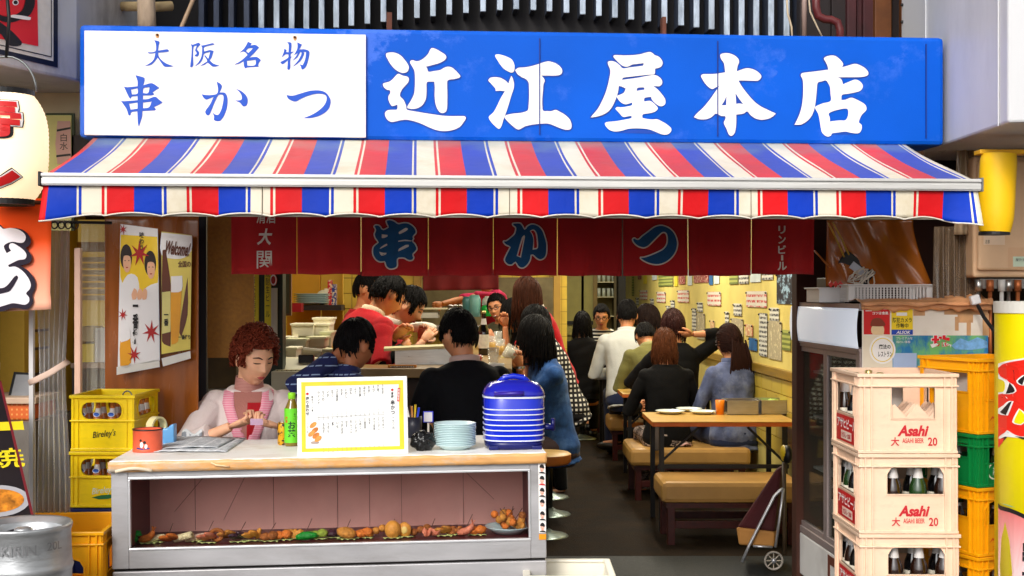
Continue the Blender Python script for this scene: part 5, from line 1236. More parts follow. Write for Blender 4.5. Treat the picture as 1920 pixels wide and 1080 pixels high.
# clear vinyl curtains
vin = M('clear_vinyl',(214,212,210),.1,var=.2,scale=8,stretch=(5,5,.6),alpha=.3,spec=.8)
vinb = M('brown_vinyl',(146,78,22),.25,var=.3,scale=5,stretch=(3,3,.5),spec=.6,dirt=.3,dcol=(96,50,16),dscale=2.5)
def curtain(name,lab,px0,px1,y0,y1,w,folds,amp,m,gather=None,cat='curtain',nu=90,nv=26):
    t = thing(name,lab,cat,FP((px0+px1)/2,y0,w))
    def f(i,j):
        a = px0+(px1 -px0)*i
        if gather:
            gy,gw,gx = gather; d = ((y0+(y1 -y0)*j) -gy)/(y1 -y0); k = 1 -(1 -gw)*math.exp(-(d*4.2) ** 2); a = gx+(a -gx)*k
        p = FP(a,y0+(y1 -y0)*j,w); k2 = amp*(.5+.5*j)
        return p+FM.to_3x3() @ Vector((0,k2*(math.sin(i*folds*6.28+j*1.3)+.4*math.sin(i*folds*13.1+2)),0))
    b = MB(); b.grid(f,nu,nv); b.build('sheet',m,t,smooth=True,thick=.0012)
    return t
t = curtain('vinyl_curtain','clear vinyl curtain tied with a pink strap beside the juice crates',66,131,412,960,5.15,6,.02,vin,(705,.78,92))
b = MB(); c = FP(92,700,5.1)
b.tube([FP(54,718,5.1),FP(66,713,5.08),FP(92,700,5.06),FP(118,684,5.07),FP(128,677,5.12)],.0125,10,flat=.2,up=(0,1,0)); b.build('strap',M('pink_strap',(206,176,158),.6,var=.08),t,smooth=True)
b = MB(); b.box((FP(62,600,5.2).x,FP(70,600,5.2).x),(5.03,5.05),(.1,1.6)); b.build('edge_pole',M('edge_white',(206,202,200),.5),t)
for q in range(6):
    c = FP(76+13*q,422,5.13); b = MB(); b.tube([c+Vector((.012*math.cos(a),0,.014*math.sin(a))) for a in [k*.5 for k in range(14)]],.003,5); b.build('hook',black,t,smooth=True)
b = MB(); b.cyl(FP(60,415,5.14),FP(210,418,5.2),.006,n=8); b.build('rail',black,t,smooth=True)
curtain('vinyl_curtain','thin clear vinyl sheet right of the pink post',152,208,418,905,5.95,3,.008,M('thin_vinyl',(230,226,210),.08,var=.1,alpha=.16,spec=.8))
b = MB(); a = FP(139,730,5.9); c = FP(151,465,5.9); b.box((FP(139,600,5.9).x,FP(151,600,5.9).x),(a.y,a.y+.03),(.0,c.z)); tag(b.build('slim_post',M('pink_post',(228,186,164),.5,var=.08),bevel=.003),'slim pale pink post behind the juice crates','post')
t = curtain('vinyl_partition','brown orange vinyl panel carrying two beer posters',196,373,396,1000,5.9,1.6,.012,vinb,cat='vinyl panel')
b = MB(FM)
u0 = FU(371,500,6.12)[0]; u1 = FU(387,500,6.12)[0]; b.box((u0,u1),(6.12,6.17),(0,1.97)); tag(b.build('door_post',M('blueblack_post',(30,32,40),.4,var=.2),bevel=.003),'dark post between the beer posters and the brown board','post')
b = MB(FM); u0 = FU(388.5,500,6.1)[0]; u1 = FU(476,500,6.1)[0]; b.box((u0,u1),(6.1,6.12),(FU(400,671,6.1)[1],1.97)); tag(b.build('brown_board',M('fibre_board',(158,108,38),.7,var=.14,scale=60,bump=.15),bevel=.002),'plain brown fibre board hanging behind the counter woman','board')
# posters on the brown panel
ppl1 = fplane(5.868)
py_ = M('poster_yellow',(240,200,40),.35,var=.12,scale=8,coat=.3); pw_ = M('poster_white',(236,232,232),.35,var=.03,coat=.3); pr_ = M('poster_maple',(176,26,26),.4,var=.1); pk_ = M('poster_skin',(232,176,140),.4,var=.05); pb_ = M('poster_hair',(40,26,20),.4,var=.1); pamb = M('poster_amber',(232,160,30),.3,var=.1); pbr = M('poster_brown',(96,44,16),.3,var=.1)
def star(cx,cy,r,n=7,rot=0,k=.36): return [(cx+r*(1 if i % 2 == 0 else k)*math.cos(rot+math.pi*i/n),cy+r*(1.35 if i % 2 == 0 else k)*math.sin(rot+math.pi*i/n)) for i in range(2*n)]
t = thing('beer_poster','left beer poster with two people in white and red maple leaves','poster',FP(262,560,5.868),0,'beer posters on the brown panel')
def PF(n,pts,m,par,k,sm=True): return flat(n,[pts],ppl1,m,par,.002+.0006*k,smooth=sm)
s_ = PF('sheet',[(226,420),(296,429),(300,676),(221,690)],pw_,t,0,False)
PF('yellow_ground',[(227,440),(295,444),(297,520),(290,570),(262,545),(246,560),(226,520)],py_,s_,1)
PF('robe',[(226,545),(240,515),(258,520),(262,560),(258,640),(250,685),(224,688)],pw_,s_,2); PF('robe',[(262,560),(276,538),(296,530),(299,676),(262,682)],pw_,s_,2)
for cx,cy in ((237,488),(282,500)):
    PF('hair',[(cx+11*math.sin(a),cy -6 -24*math.cos(a)) for a in [q*.7 for q in range(9)]],pb_,s_,3); PF('face',[(cx+1.5+7.5*math.sin(a),cy+4 -19*math.cos(a)) for a in [q*.7 for q in range(9)]],pk_,s_,4)
    PF('hair',[(cx -9,cy+4),(cx -9,cy -14),(cx,cy -24),(cx+9,cy -14),(cx+9.5,cy),(cx+6,cy -8),(cx -4,cy -8)],pb_,s_,5)
    for dx in (-2,5): PF('eye',[(cx+dx -1.6,cy+1),(cx+dx,cy -.4),(cx+dx+1.6,cy+1),(cx+dx,cy+1.6)],pb_,s_,5)
    PF('mouth',[(cx -1,cy+13),(cx+1.5,cy+12.4),(cx+4,cy+13),(cx+1.5,cy+15)],pr_,s_,5)
for x in (252,262,271): PF('hand',[(x -5,552),(x,540),(x+5,545),(x+4,560),(x -3,562)],pk_,s_,5)
for cx,cy,r,ro in ((262,475,19,.2),(231,430,8,.5),(231,590,9,.1),(284,622,17,.3),(252,665,13,.6)): PF('maple_leaf',star(cx,cy,r,7,ro),pr_,s_,6,False)
PF('beer_glass',[(226,640),(244,628),(246,680),(226,686)],pamb,s_,5)
PF('beer_foam',[(229,622),(242,612),(245,634),(227,642)],pw_,s_,6)
textpx('一番搾',ppl1,254.5,608,74,11,inkb,s_,name='poster_text',bold=.04,vert=True,off=.007)
textpx('味わう',ppl1,266,452,34,9,inkb,s_,name='poster_text',bold=.02,vert=True,off=.007)
PF('bottom_strip',[(219,688),(299,674),(300,688),(219,703)],M('poster_strip',(222,218,210),.4,var=.05),s_,2,False)
t = thing('beer_poster','right beer poster with a brown bottle and a glass of beer','poster',FP(332,555,5.868),0,'beer posters on the brown panel')
s_ = PF('sheet',[(303,434),(360,441),(357,655),(303,664)],M('poster_cream',(226,204,90),.4,var=.15,scale=5,coat=.3),t,0,False)
PF('white_top',[(303,436),(360,442),(359,470),(340,485),(303,478)],pw_,s_,1)
PF('bottle',[(305,470),(311,468),(319,520),(322,560),(320,650),(304,640)],pbr,s_,2); PF('bottle_label',[(304,548),(320,546),(320,622),(304,626)],M('label_cream2',(220,208,130),.4,var=.1),s_,3,False)
PF('glass',[(321,520),(342,518),(338,600),(334,640),(322,646),(320,600)],pamb,s_,3); PF('foam',[(321,518),(342,517),(341,545),(321,548)],pw_,s_,4)
PF('shadow_bottle',[(352,520),(345,560),(336,620),(340,632),(352,590)],pbr,s_,2)
textpx('Welcome!',ppl1,334,466,26,46,pbr,s_,name='poster_text',bold=.03,shear=.3,off=.006,rot=-.12)
textpx('全国の',ppl1,346,495,12,24,pbr,s_,name='poster_text',bold=.02,off=.006); textpx('一番搾り',ppl1,346,632,9,22,inkb,s_,name='poster_text',bold=.03,off=.006); textpx('一番',ppl1,312,600,22,9,inkb,s_,name='poster_text',bold=.03,vert=True,off=.006)
PF('bottom_strip',[(303,672),(357,658),(358,672),(306,687)],MATS['poster_strip'],s_,2,False)

# ================================================================ RIGHT SIDE: fridge
e1 = Vector((-.0476,.9989,0)); inw = Vector((.9989,.0476,0)); fo = Vector((1.494,5.5,0)); FT = 1.443
RM = Matrix(((e1.x,inw.x,0,fo.x),(e1.y,inw.y,0,fo.y),(0,0,1,0),(0,0,0,1)))
t = thing('display_fridge','tall dark glass door drinks fridge with a lit white header at the right','fridge',fo)
fb = M('fridge_frame',(156,142,140),.4,.4,var=.12,stretch=(1,1,.3)); fgrey = M('fridge_side',(196,188,180),.5,var=.08,dirt=.4,dcol=(170,150,124))
b = MB(RM); b.box((0,1.08),(.05,.56),(.06,.09)); b.box((1.06,1.08),(.05,.56),(.09,FT)); b.box((0,1.06),(.53,.56),(.09,FT)); b.box((0,.012),(.05,.53),(.09,FT)); b.box((.012,1.06),(.05,.53),(FT -.02,FT)); b.build('cabinet',fgrey,t)
b = MB(RM); ring_ = [(0,1.08),(.0,.05)]
b.box((0,.045),(0,.05),(.3,1.26)); b.box((1.035,1.08),(0,.05),(.3,1.26)); b.box((.045,1.035),(0,.05),(.3,.335)); b.box((.045,1.035),(0,.05),(1.235,1.26)); b.build('door_surround',fb,t,bevel=.003)
for a in (.045,.53):
    b = MB(RM); b.box((a,a+.035),(.008,.03),(.335,1.235)); b.box((a+.46,a+.495),(.008,.03),(.335,1.235)); b.box((a+.035,a+.46),(.008,.03),(.335,.36)); b.box((a+.035,a+.46),(.008,.03),(1.21,1.235)); dpart = b.build('door',fb,t,bevel=.002)
    b = MB(RM); b.box((a+.035,a+.46),(.016,.02),(.36,1.21)); b.build('pane',M('fridge_glass',(70,76,66),.03,var=0,alpha=.3,spec=.8),dpart)
b = MB(RM)
b.grid(lambda i,j: (1.08*i,-.002 -.012*math.sin(math.pi*(.12+.76*j)),1.262+.172*j),2,12); b.build('header',M('header_lit',(236,240,250),.3,var=0,emit=(230,240,255),es=.25),t,smooth=True,thick=.003)
b = MB(RM); b.box((0,1.08),(-.002,.05),(FT -.01,FT+.012)); b.box((0,1.08),(-.004,.05),(1.25,1.262)); b.build('header_trim',fb,t)
for z in (.62,.88,1.1):
    b = MB(RM); b.box((.03,1.05),(.07,.5),(z,z+.012)); b.build('wire_shelf',M('wire_white',(186,186,180),.4,var=.1),t)
b = MB(RM); b.box((.0,1.08),(.0,.05),(.09,.298)); lp_ = b.build('lower_panel',M('fridge_white',(214,212,210),.45,var=.06,dirt=.3,dcol=(150,140,130)),t,bevel=.006)
b = MB(RM); b.box((.1,.46),(-.003,.0),(.245,.285)); b.box((.43,.46),(-.003,.0),(.1,.245)); b.build('brown_mark',M('fridge_brown',(96,50,34),.5),lp_)
for q,x in enumerate((.15,1.0)):
    b = MB(RM); b.cyl((x,.1,0),(x,.1,.09),.02,n=10); b.build('foot',black,t)
for j in range(9):
    q = RM @ Vector((.08+.115*j,.16,.632 if j % 2 else .892)); dup([bp_dark,bp_brown,bp_green][j % 3],q,0,['first','second','third','fourth','fifth','sixth','seventh','eighth','ninth'][j]+' bottle from the near end on the middle fridge shelves','bottles inside the fridge',scale=.75)
for j in range(7):
    q = RM @ Vector((.1+.14*j,.18,.352)); dup([bp_brown,bp_dark][j % 2],q,0,['first','second','third','fourth','fifth','sixth','seventh'][j]+' large bottle from the near end on the fridge floor','bottles at the fridge bottom',scale=.85)
# papers on the fridge end
epl = Pl((1.494,5.4985,0),(1,.0476,0),(0,0,1))
def ER(n,x0,y0,x1,y1,m,par,k=0): return flatuv(n,[rectpx(epl,x0,y0,x1,y1)],epl,m,par,.002+.0007*k)
def paperthing(lab,x0,y0,x1,y1,m,name='poster',cat='poster',k=0):
    t = thing(name,lab,cat,epl.w(*epl.uv(x0,y1))); ER('sheet',x0,y0,x1,y1,m,t,k); return t
card = M('card_white',(238,230,216),.6,var=.05,dirt=.4,dcol=(206,180,140))
q = paperthing('large cream cardboard sheet with tape stains on the fridge end',1616,576,1852,690,card)
for x0,y0,x1,y1 in ((1712,580,1734,592),(1790,594,1797,620),(1770,578,1852,590),(1812,600,1820,630),(1842,588,1854,632),(1795,578,1824,605)): ER('tape_patch',x0,y0,x1,y1,M('tape_brown',(206,158,110),.45,var=.2,scale=20),q,1)
q = paperthing('red poster with a brown mushroom above the round magic restaurant notice',1619,580,1668,627,M('poster_red',(206,24,26),.4,var=.04),k=2)
flat('mushroom_stem',[[(1636,627),(1633,615),(1640,608),(1650,608),(1657,615),(1656,627)]],epl,M('mush_cream',(236,206,160),.5),q,.0045); flat('mushroom_cap',[[(1631,611),(1634,600),(1643,596),(1652,598),(1659,607),(1658,611),(1645,612)]],epl,M('mush_brown',(132,54,30),.5,var=.15),q,.0052)
textpx('コツは食楽',epl,1650,587,6,30,paper,q,off=.005,bold=.02); ER('white_cross',1622,582,1634,583.5,paper,q,4)
q = paperthing('yellow and blue security camera notice on the fridge end',1671,580,1711,618,M('notice_yellow',(246,214,40),.4,var=.03),k=2)
ER('blue_foot',1671,618,1711,627.5,M('notice_blue',(30,70,176),.4),q,2.5); textpx('防犯カメラ',epl,1691,600,9.5,36,inkd,q,off=.005,bold=.01); textpx('作動中',epl,1691,610.5,9,23,inkd,q,off=.005,bold=.01); textpx('ALSOK',epl,1693,623,6,27,paper,q,off=.006,bold=.03,shear=.3)
ER('camera_picture',1680,586,1700,592,paper,q,4)
q = paperthing('cream notice with a yellow ring and black hand lettering',1618,629,1672,692,M('notice_cream',(232,220,196),.5,var=.08,dirt=.3,dcol=(190,160,130)),k=2)
cx,cy = epl.uv(1654,656); rr = .06
o = flatuv('white_disc',[elp(cx,cy,rr*.95,rr,32)],epl,paper,q,.0045); flatuv('yellow_ring',[elp(cx,cy,rr*.82,rr*.86,32),elp(cx,cy,rr*.76,rr*.8,32)],epl,M('ring_yellow',(236,206,60),.5),o,.0052)
textpx('魔法の',epl,1658,650,9,22,inkd,o,off=.006,bold=.02); textpx('レストラン',epl,1659,664,10,26,inkd,o,off=.006,bold=.02)
q = paperthing('blue and green poster with big red characters behind the rear crates',1673,629,1852,692,pattern('collage',(40,120,176),blot(9,.45,.6,1,(1,1,.5)),col2=(120,190,110),rough=.35,var=.2,scale=6),k=2)
ER('pale_corner',1674,662,1718,692,M('collage_pale',(170,190,222),.4),q,3); flat('mountain',[[(1783,648),(1800,634),(1815,640),(1832,632),(1850,640),(1851,652),(1820,656),(1790,655)]],epl,M('mountain_blue',(120,176,226),.5,var=.25,scale=50),q,.0055,smooth=False)
for s,x,y,h_,w_ in (('地',1763,641,25,36),('域',1763,688,26,38)): textpx(s,epl,x,y,h_*1.12,w_*1.1,paper,q,off=.006,bold=.09); textpx(s,epl,x,y,h_,w_,M('bright_red',(226,30,50),.5,var=0),q,off=.0068,bold=.05)
text('プレミアムな',epl,*epl.uv(1695,634),.012,.07,paper,q,off=.006); text('味わい体験',epl,*epl.uv(1693,641),.012,.06,paper,q,off=.006)
# things on the fridge top
top = FT+.012
t = thing('brown_paper','crumpled brown paper and tape draped over the fridge top','paper',(1.7,5.5,top))
def crum(i,j):
    x = 1.5+.57*i; y = 5.47+.35*j; return (x,y,top+.006+(.05*max(0,i -.55)*2*math.sin(j*2.2) ** 2+.012)*(.6+mnoise.noise((i*6,j*4,2)))*1.2 -(.02 if j < .1 else 0))
b = MB(); b.grid(crum,40,16); b.build('sheet',M('kraft_paper',(214,152,104),.45,var=.15,bump=.4,bscale=40),t,smooth=True,thick=.001)
b = MB(); b.grid(lambda i,j: (1.5+.56*i,5.494 -.002*math.sin(i*30),top -.045*j*(.8+.5*mnoise.noise((i*14,1,1)))+.008),40,3); b.build('hem',M('kraft_paper',(0,0,0)),t,smooth=True,thick=.001)
b = MB()
wb = M('white_basket',(226,224,222),.4,var=.03)
t = thing('plastic_basket','white perforated plastic basket on top of the fridge','basket',P(1670,570,5.75))
bx0 = P(1592,570,5.7); bx1 = P(1748,533,5.7); zb_,zt_ = top+.006,bx1.z
ncol,nrow = 22,5
def bwall(x0,y0,x1,y1,n):
    d = Vector((x1 -x0,y1 -y0,0)); L = d.length; d.normalize(); nn = Vector((d.y,-d.x,0)); b = MB(Matrix(((d.x,-nn.x,0,x0),(d.y,-nn.y,0,y0),(0,0,1,0),(0,0,0,1))))
    hh = zt_ -zb_
    lo = [[(0,0),(L,0),(L+.004,hh),(-.004,hh)]]
    for i in range(n):
        for j in range(nrow):
            a = .03+(L -.06)*i/(n -1); c = .018+(hh -.036)*j/(nrow -1); lo.append([(a -.0042,c -.0046),(a+.0042,c -.0046),(a+.0042,c+.0046),(a -.0042,c+.0046)])
    me = fillmesh('wall',lo,wb); me.transform(Matrix(((d.x,0,nn.x,x0),(d.y,0,nn.y,y0),(0,1,0,zb_),(0,0,0,1)))); o = place(me,'wall',t); md = o.modifiers.new('thickness','SOLIDIFY'); md.thickness = .003
bwall(bx0.x,5.7,bx1.x,5.7,ncol); bwall(bx1.x,5.7,bx1.x,5.95,12); bwall(bx0.x,5.95,bx1.x,5.95,ncol); bwall(bx0.x,5.7,bx0.x,5.95,12)
b = MB(); ring(b,(bx0.x -.012,bx1.x+.012),(5.688,5.962),(zt_ -.006,zt_),.014); b.build('rim',wb,t,bevel=.002)
b = MB(); b.box((bx0.x,bx1.x),(5.7,5.95),(zb_,zb_+.003)); b.build('floor',wb,t)
t = thing('white_tray','shallow translucent white tray left of the perforated basket','tray',P(1560,570,5.85))
tx0 = P(1536,570,5.85).x; tx1 = P(1584,570,5.85).x
b = MB(); ring(b,(tx0,tx1),(5.85,6.1),(top,P(1560,540,5.85).z),.004); b.build('walls',wb,t); b = MB(); ring(b,(tx0 -.01,tx1+.01),(5.84,6.11),(P(1560,542,5.85).z,P(1560,539,5.85).z),.014); b.build('rim',wb,t,bevel=.002); b = MB(); b.box((tx0,tx1),(5.85,6.1),(top,top+.004)); b.build('floor',wb,t)
t = thing('battery_pack','black box with a grey face leaning on the white basket','box',P(1620,520,5.98))
b = MB(Matrix.Translation(P(1605,504,5.9)) @ Matrix.Rotation(rad(38),4,'Y')); b.box((-.085,.085),(0,.06),(-.04,.045)); b.build('case',black,t,bevel=.006); b = MB(Matrix.Translation(P(1605,504,5.9)) @ Matrix.Rotation(rad(38),4,'Y')); b.box((-.03,.05),(-.004,0),(-.026,.02)); b.build('face',M('pack_grey',(196,202,212),.4),t)
b = MB(); b.hexa([P(1568,500,5.93),P(1600,520,5.93),P(1600,520,5.95),P(1568,500,5.95),P(1570,492,5.93),P(1606,516,5.93),P(1606,516,5.95),P(1570,492,5.95)]); tag(b.build('blue_wedge',M('wedge_blue',(140,190,222),.4)),'thin pale blue wedge below the black box on the fridge','card')
b = MB(); b.box((P(1550,530,6).x,P(1650,530,6).x),(6.0,6.2),(top,P(1600,520,6).z)); tag(b.build('dark_tray',M('dark_tray',(30,24,26),.5),bevel=.006),'dark tray of odds and ends behind the white basket','tray')
for j in range(3):
    p_ = P(1558+9*j,533,5.83); b = MB(); b.add([p_+Vector(v) for v in ((-.012,0,0),(0,0,-.016),(.012,0,0),(0,0,.016),(-.012,.004,0),(0,.004,-.016),(.012,.004,0),(0,.004,.016))],[(0,1,2,3),(7,6,5,4),(0,4,5,1),(1,5,6,2),(2,6,7,3),(3,7,4,0)]); tag(b.build('red_tag',M('red_tag',(206,50,36),.5)),['left','middle','right'][j]+' one of three small red diamond tags on the white tray','tag','red diamond tags on the tray')
rng = random.Random(3)
for j in range(3):
    c = P(1610+8*j,512,5.85); pts = [c+Vector((.05*math.cos(a*1.3+j)*rng.uniform(.5,1),.02*math.sin(a),.035*math.sin(a*1.7+j)*rng.uniform(.5,1) -.004*a)) for a in [q*.55 for q in range(18)]]
    b = MB(); b.tube(pts,.0035,6); tag(b.build('loose_wire',M('cord_white',(222,212,196),.5),smooth=True),['tangled white cord over the black box','loop of white cord hanging on the basket rim','white cord trailing behind the basket'][j],'cord')
b = MB(); b.tube([P(1528,470,5.9),P(1545,490,5.9),P(1575,520,5.95)],[.006,.009,.008],8,flat=.5); tag(b.build('wooden_tongs',M('tongs_wood',(206,120,50),.5,var=.2),smooth=True),'orange wooden tongs leaning left of the black box','tongs')
b = MB(); b.tube([P(1524,468,5.95),P(1570,516,5.98)],.003,6); tag(b.build('metal_skewer',steel,smooth=True),'thin metal rod leaning behind the wooden tongs','rod')
t = thing('power_plug','white power plug with a black cable at the right of the fridge top','plug',P(1828,565,5.45))
b = MB(Matrix.Translation(P(1828,562,5.46)) @ Matrix.Rotation(-.3,4,'Y')); b.box((-.02,.02),(-.015,.015),(-.02,.02)); b.build('plug',M('plug_white',(232,230,230),.3,var=0),t,bevel=.006)
b = MB(); b.tube([P(1833,572,5.45),P(1845,595,5.42),P(1862,618,5.35),P(1880,640,5.3)],.008,8); b.build('cable',black,t,smooth=True)
# brown translucent sheet, ropes
sh_ = thing('brown_sheet','glossy brown plastic sheet hanging behind the white basket','plastic sheet',P(1650,480,5.9))
def bs(i,j):
    x0 = 1550; x1 = 1712+36*max(0,(j -.1)) ** 1.1; px = x0+(x1 -x0)*i; p = FP(px,412+125*j,5.78); return p+Vector((0,.02*math.sin(i*8+j*3)*(.3+j)+.01*math.sin(i*17 -j*5),0))
b = MB(); b.grid(bs,44,22); b.build('sheet',M('amber_sheet',(168,92,26),.22,var=.3,scale=4,stretch=(2,2,.7),spec=.7,coat=.3,dirt=.3,dcol=(110,54,14),dscale=2),sh_,smooth=True,thick=.0012)
for j,(a,c) in enumerate((((1553,418),(1583,482)),((1561,416),(1592,478)))):
    b = MB(); b.tube([FP(a[0],a[1],5.7),FP((a[0]+c[0])/2+1,(a[1]+c[1])/2,5.7),FP(c[0],c[1],5.7)],.004,6); tag(b.build('yellow_rope',M('rope_yellow',(206,166,60),.5,var=.15),smooth=True),['left of two yellow ropes down the brown sheet','right of two yellow ropes down the brown sheet'][j],'rope')
b = MB(); b.tube([FP(1704,425,5.75),FP(1720,560,5.75)],.003,6); 
b = MB(FM); u0 = FU(1526,500,6.62)[0]; u1 = FU(1552,500,6.62)[0]; b.box((u0,u1),(6.62,6.7),(0,1.97)); tag(b.build('door_post',black),'black doorway post right of the red curtain','post')
curtain('vinyl_curtain','cloudy vinyl curtain bundled at the right end of the awning',1752,1836,425,600,5.5,4,.02,M('smoky_vinyl',(112,92,72),.12,var=.3,scale=6,stretch=(5,5,.5),alpha=.7,spec=.8))
t = curtain('vinyl_bundle','gathered clear vinyl tied with white bands under the grey panel',1795,1850,258,440,5.45,3,.025,M('bundle_vinyl',(176,150,118),.12,var=.3,scale=7,stretch=(5,5,.6),alpha=.72,spec=.8),cat='vinyl')
b = MB(); b.tube([FP(1788,265,5.4),FP(1806,256,5.38),FP(1826,250,5.38)],.022,8,flat=.3,up=(0,1,0)); b.build('band',M('band_white',(226,220,206),.6,var=.06),t,smooth=True)
b = MB(); b.tube([FP(1832,256,5.38),FP(1846,270,5.38),FP(1856,282,5.4)],.02,8,flat=.3,up=(0,1,0)); b.build('band',MATS['band_white'],t,smooth=True)
b = MB(); b.tube([FP(1764,282,5.5),FP(1774,276,5.45),FP(1780,262,5.42),FP(1786,252,5.4)],.014,8); tag(b.build('pipe_stub',M('stub_grey',(170,176,184),.4),smooth=True),'short grey pipe stub under the right end of the sign','pipe')
b = MB(); p_ = P(1724,290,5.7); b.box((p_.x -.02,p_.x+.02),(5.7,5.74),(p_.z -.03,p_.z+.03)); tag(b.build('wood_block',M('block_wood',(206,166,130),.7)),'small pale wood block behind the right slope of the awning','block')
# grey panel top right
gp = M('white_panel',(208,208,210),.4,var=.06,scale=3,stretch=(1,1,.4),dirt=.25,dcol=(156,154,156),dscale=2)
c0_ = P(1890,230,4.7); zl = c0_.z; a0 = Vector(((1640 -960)/F*5.5,5.5,0)); c0_.z = 0; r0 = Vector((2.4,4.6,0)); 
t = thing('panel_box','large pale grey metal panel box at the top right corner','panel box',Vector((c0_.x,c0_.y,zl)))
dvec = (Vector((1.76,5.28,0)))
L0 = c0_; 
Zp = lambda v: v+Vector((0,0,zl)); Zq = lambda v: v+Vector((0,0,4.3))
ft = [Vector((1.83,6.02,0)),c0_,r0,Vector((2.6,6.1,0))]
b = MB(); b.hexa([Zp(v) for v in ft]+[Zq(v) for v in ft]); b.build('casing',gp,t,bevel=.01)
dirn = (c0_ -ft[0]).normalized(); nrm2 = Vector((dirn.y,-dirn.x,0))
for f_ in (.28,.93):
    v = ft[0]+(c0_ -ft[0])*f_; b = MB(); b.hexa([Zp(v+nrm2*.001),Zp(v+dirn*.008+nrm2*.001),Zp(v+dirn*.008+nrm2*.006),Zp(v+nrm2*.006),Zq(v+nrm2*.001),Zq(v+dirn*.008+nrm2*.001),Zq(v+dirn*.008+nrm2*.006),Zq(v+nrm2*.006)]); b.build('seam_strip',gp,t)
for z in (2.69,2.77,2.85):
    b = MB(); v = ft[0]+dirn*.03; b.ell(v+Vector((0,0,z))+nrm2*.004,.008,8); b.build('screw',black,t,smooth=True)
# water heater
t = thing('water_heater','beige wall mounted water heater with warning labels at the right','water heater',P(1880,510,5.5))
hm = M('heater_beige',(226,186,146),.4,var=.05,dirt=.2,dcol=(190,150,110))
x0 = P(1834,400,5.5).x; x1 = x0+.36; z0 = P(1850,520,5.5).z; z1 = P(1850,290,5.5).z
b = MB(); b.box((x0,x1),(5.56,5.75),(z0,z1)); b.build('case',hm,t,bevel=.012)
b = MB(); b.box((x0+.012,x1 -.012),(5.535,5.5595),(z0+.03,z1 -.02)); cv = b.build('cover',hm,t,bevel=.02)
hp = Pl((0,5.534,0),(1,0,0),(0,0,1))
flat('label',[[(1844,424),(1884,418),(1884,459),(1844,459)]],hp,M('label_beige',(236,206,176),.5),cv,.001,smooth=False); textpx('注意',hp,1851,453,7,9,inkb,cv,off=.002); textpx('高温',hp,1874,438,7,12,inkb,cv,off=.002)
o = flat('plate',[[(1890,464),(1940,464),(1940,502),(1890,502)]],hp,M('heater_panel',(222,178,138),.5),cv,.001,smooth=False); flat('rating_label',[[(1899,481),(1940,481),(1940,500),(1899,500)]],hp,M('label_green',(206,222,196),.5),o,.002,smooth=False); textpx('屋外式',hp,1913,487,6,18,inkb,o,off=.003)
b = MB(); b.box((x0+.03,x1 -.05),(5.56,5.6),(z0 -.05,z0 -.005)); b.build('manifold',M('manifold_grey',(130,124,118),.4,.6),t,bevel=.004)
for j,dx in enumerate((.02,.07,.12,.15,.19)):
    b = MB(); b.cyl((x0+dx,5.55,z0 -.06),(x0+dx,5.55,z0 -.01),.016,n=10); b.cyl((x0+dx,5.55,z0 -.5),(x0+dx,5.55,z0 -.06),.009,n=8); b.build('pipe',[steel,M('pipe_copper',(176,100,56),.4,.6),M('pipe_white',(200,196,190),.5)][j % 3],t,smooth=True)
# yellow lantern
lc2 = P(1869,362,5.05); rr = 33*5.05/F; lh2 = 146*5.05/F
t = thing('yellow_lantern','yellow ribbed hanging lantern in front of the water heater','lantern',lc2)
b = MB(Matrix.Translation(lc2) @ Matrix.Rotation(rad(3),4,'Y')); b.lathe([(rr*(1 -.16*max(0,(.28 -i/50)/.28) ** 2 -.05*max(0,(i/50 -.9)/.1))*(1+.006*math.cos(i*math.pi)),lh2*(i/50 -.5)) for i in range(51)],n=36); b.build('ribbed_shade',M('lantern_yellow',(250,196,0),.55,var=.05,dirt=.15,dcol=(220,150,0)),t,smooth=True)
b = MB(); b.lathe([(0,0),(rr*.85,0),(rr*.86,-.012),(0,-.014)],c=tuple(lc2+Vector((-.01,0,-lh2/2))),n=24); b.build('base_ring',black,t)
b = MB(); b.box((lc2.x -rr,lc2.x+.2),(lc2.y -.01,lc2.y+.06),(lc2.z+lh2/2,lc2.z+lh2/2+.018)); b.build('bracket',M('bracket_yellow',(226,166,20),.5),t,bevel=.003)
# yellow drum banner
dc = Vector((2.03,4.75,0)); dr = .225; dz = 1.47
t = thing('drum_sign','tall yellow drum sign with red brush lettering at the lower right edge','drum sign',dc)
b = MB(Matrix.Translation(dc)); b.lathe([(0,dz),(dr*1.02,dz),(dr*1.02,dz -.042),(dr,dz -.044)],n=56); b.build('lid',M('drum_lid',(226,222,212),.5,var=.06,dirt=.3,dcol=(170,160,140)),t)
b = MB(Matrix.Translation(dc)); b.lathe([(dr,dz -.044),(dr,.02),(0,.02)],n=56); b.build('drum',M('drum_yellow',(252,232,0),.35,var=.04),t,smooth=True)
def drum(nm,pts,m,lift,sm=True,par=None):
    if sm: pts = smooth_loop(pts)
    lo = []
    for px,py in pts:
        X = (px -960)*(4.68)/F; c = max(-1,min(1,(dc.x -X)/dr)); s = dr*(math.acos(c) -math.pi/2); Y = 4.75 -dr*math.cos(s/dr); lo.append((s,H+(550 -py)*Y/F))
    me = fillmesh(nm,[lo],m)
    bm = bmesh.new(); bm.from_mesh(me); bmesh.ops.subdivide_edges(bm,edges=[e for e in bm.edges if e.calc_length() > .02],cuts=3,use_grid_fill=False); bmesh.ops.triangulate(bm,faces=bm.faces); bm.to_mesh(me); bm.free()
    wrapcyl(me,(dc.x,dc.y,0),dr+lift,0); me.polygons.foreach_set('use_smooth',[False]*len(me.polygons)); return place(me,nm,par or t)
ed = lambda pts,e: inset(smooth_loop(pts),-e)
RDs = [(1887,683),(1905,675),(1922,672),(1945,700),(1945,815),(1903,818),(1890,806),(1884,822),(1881,800),(1880,765),(1878,742),(1890,736),(1891,715),(1886,705)]
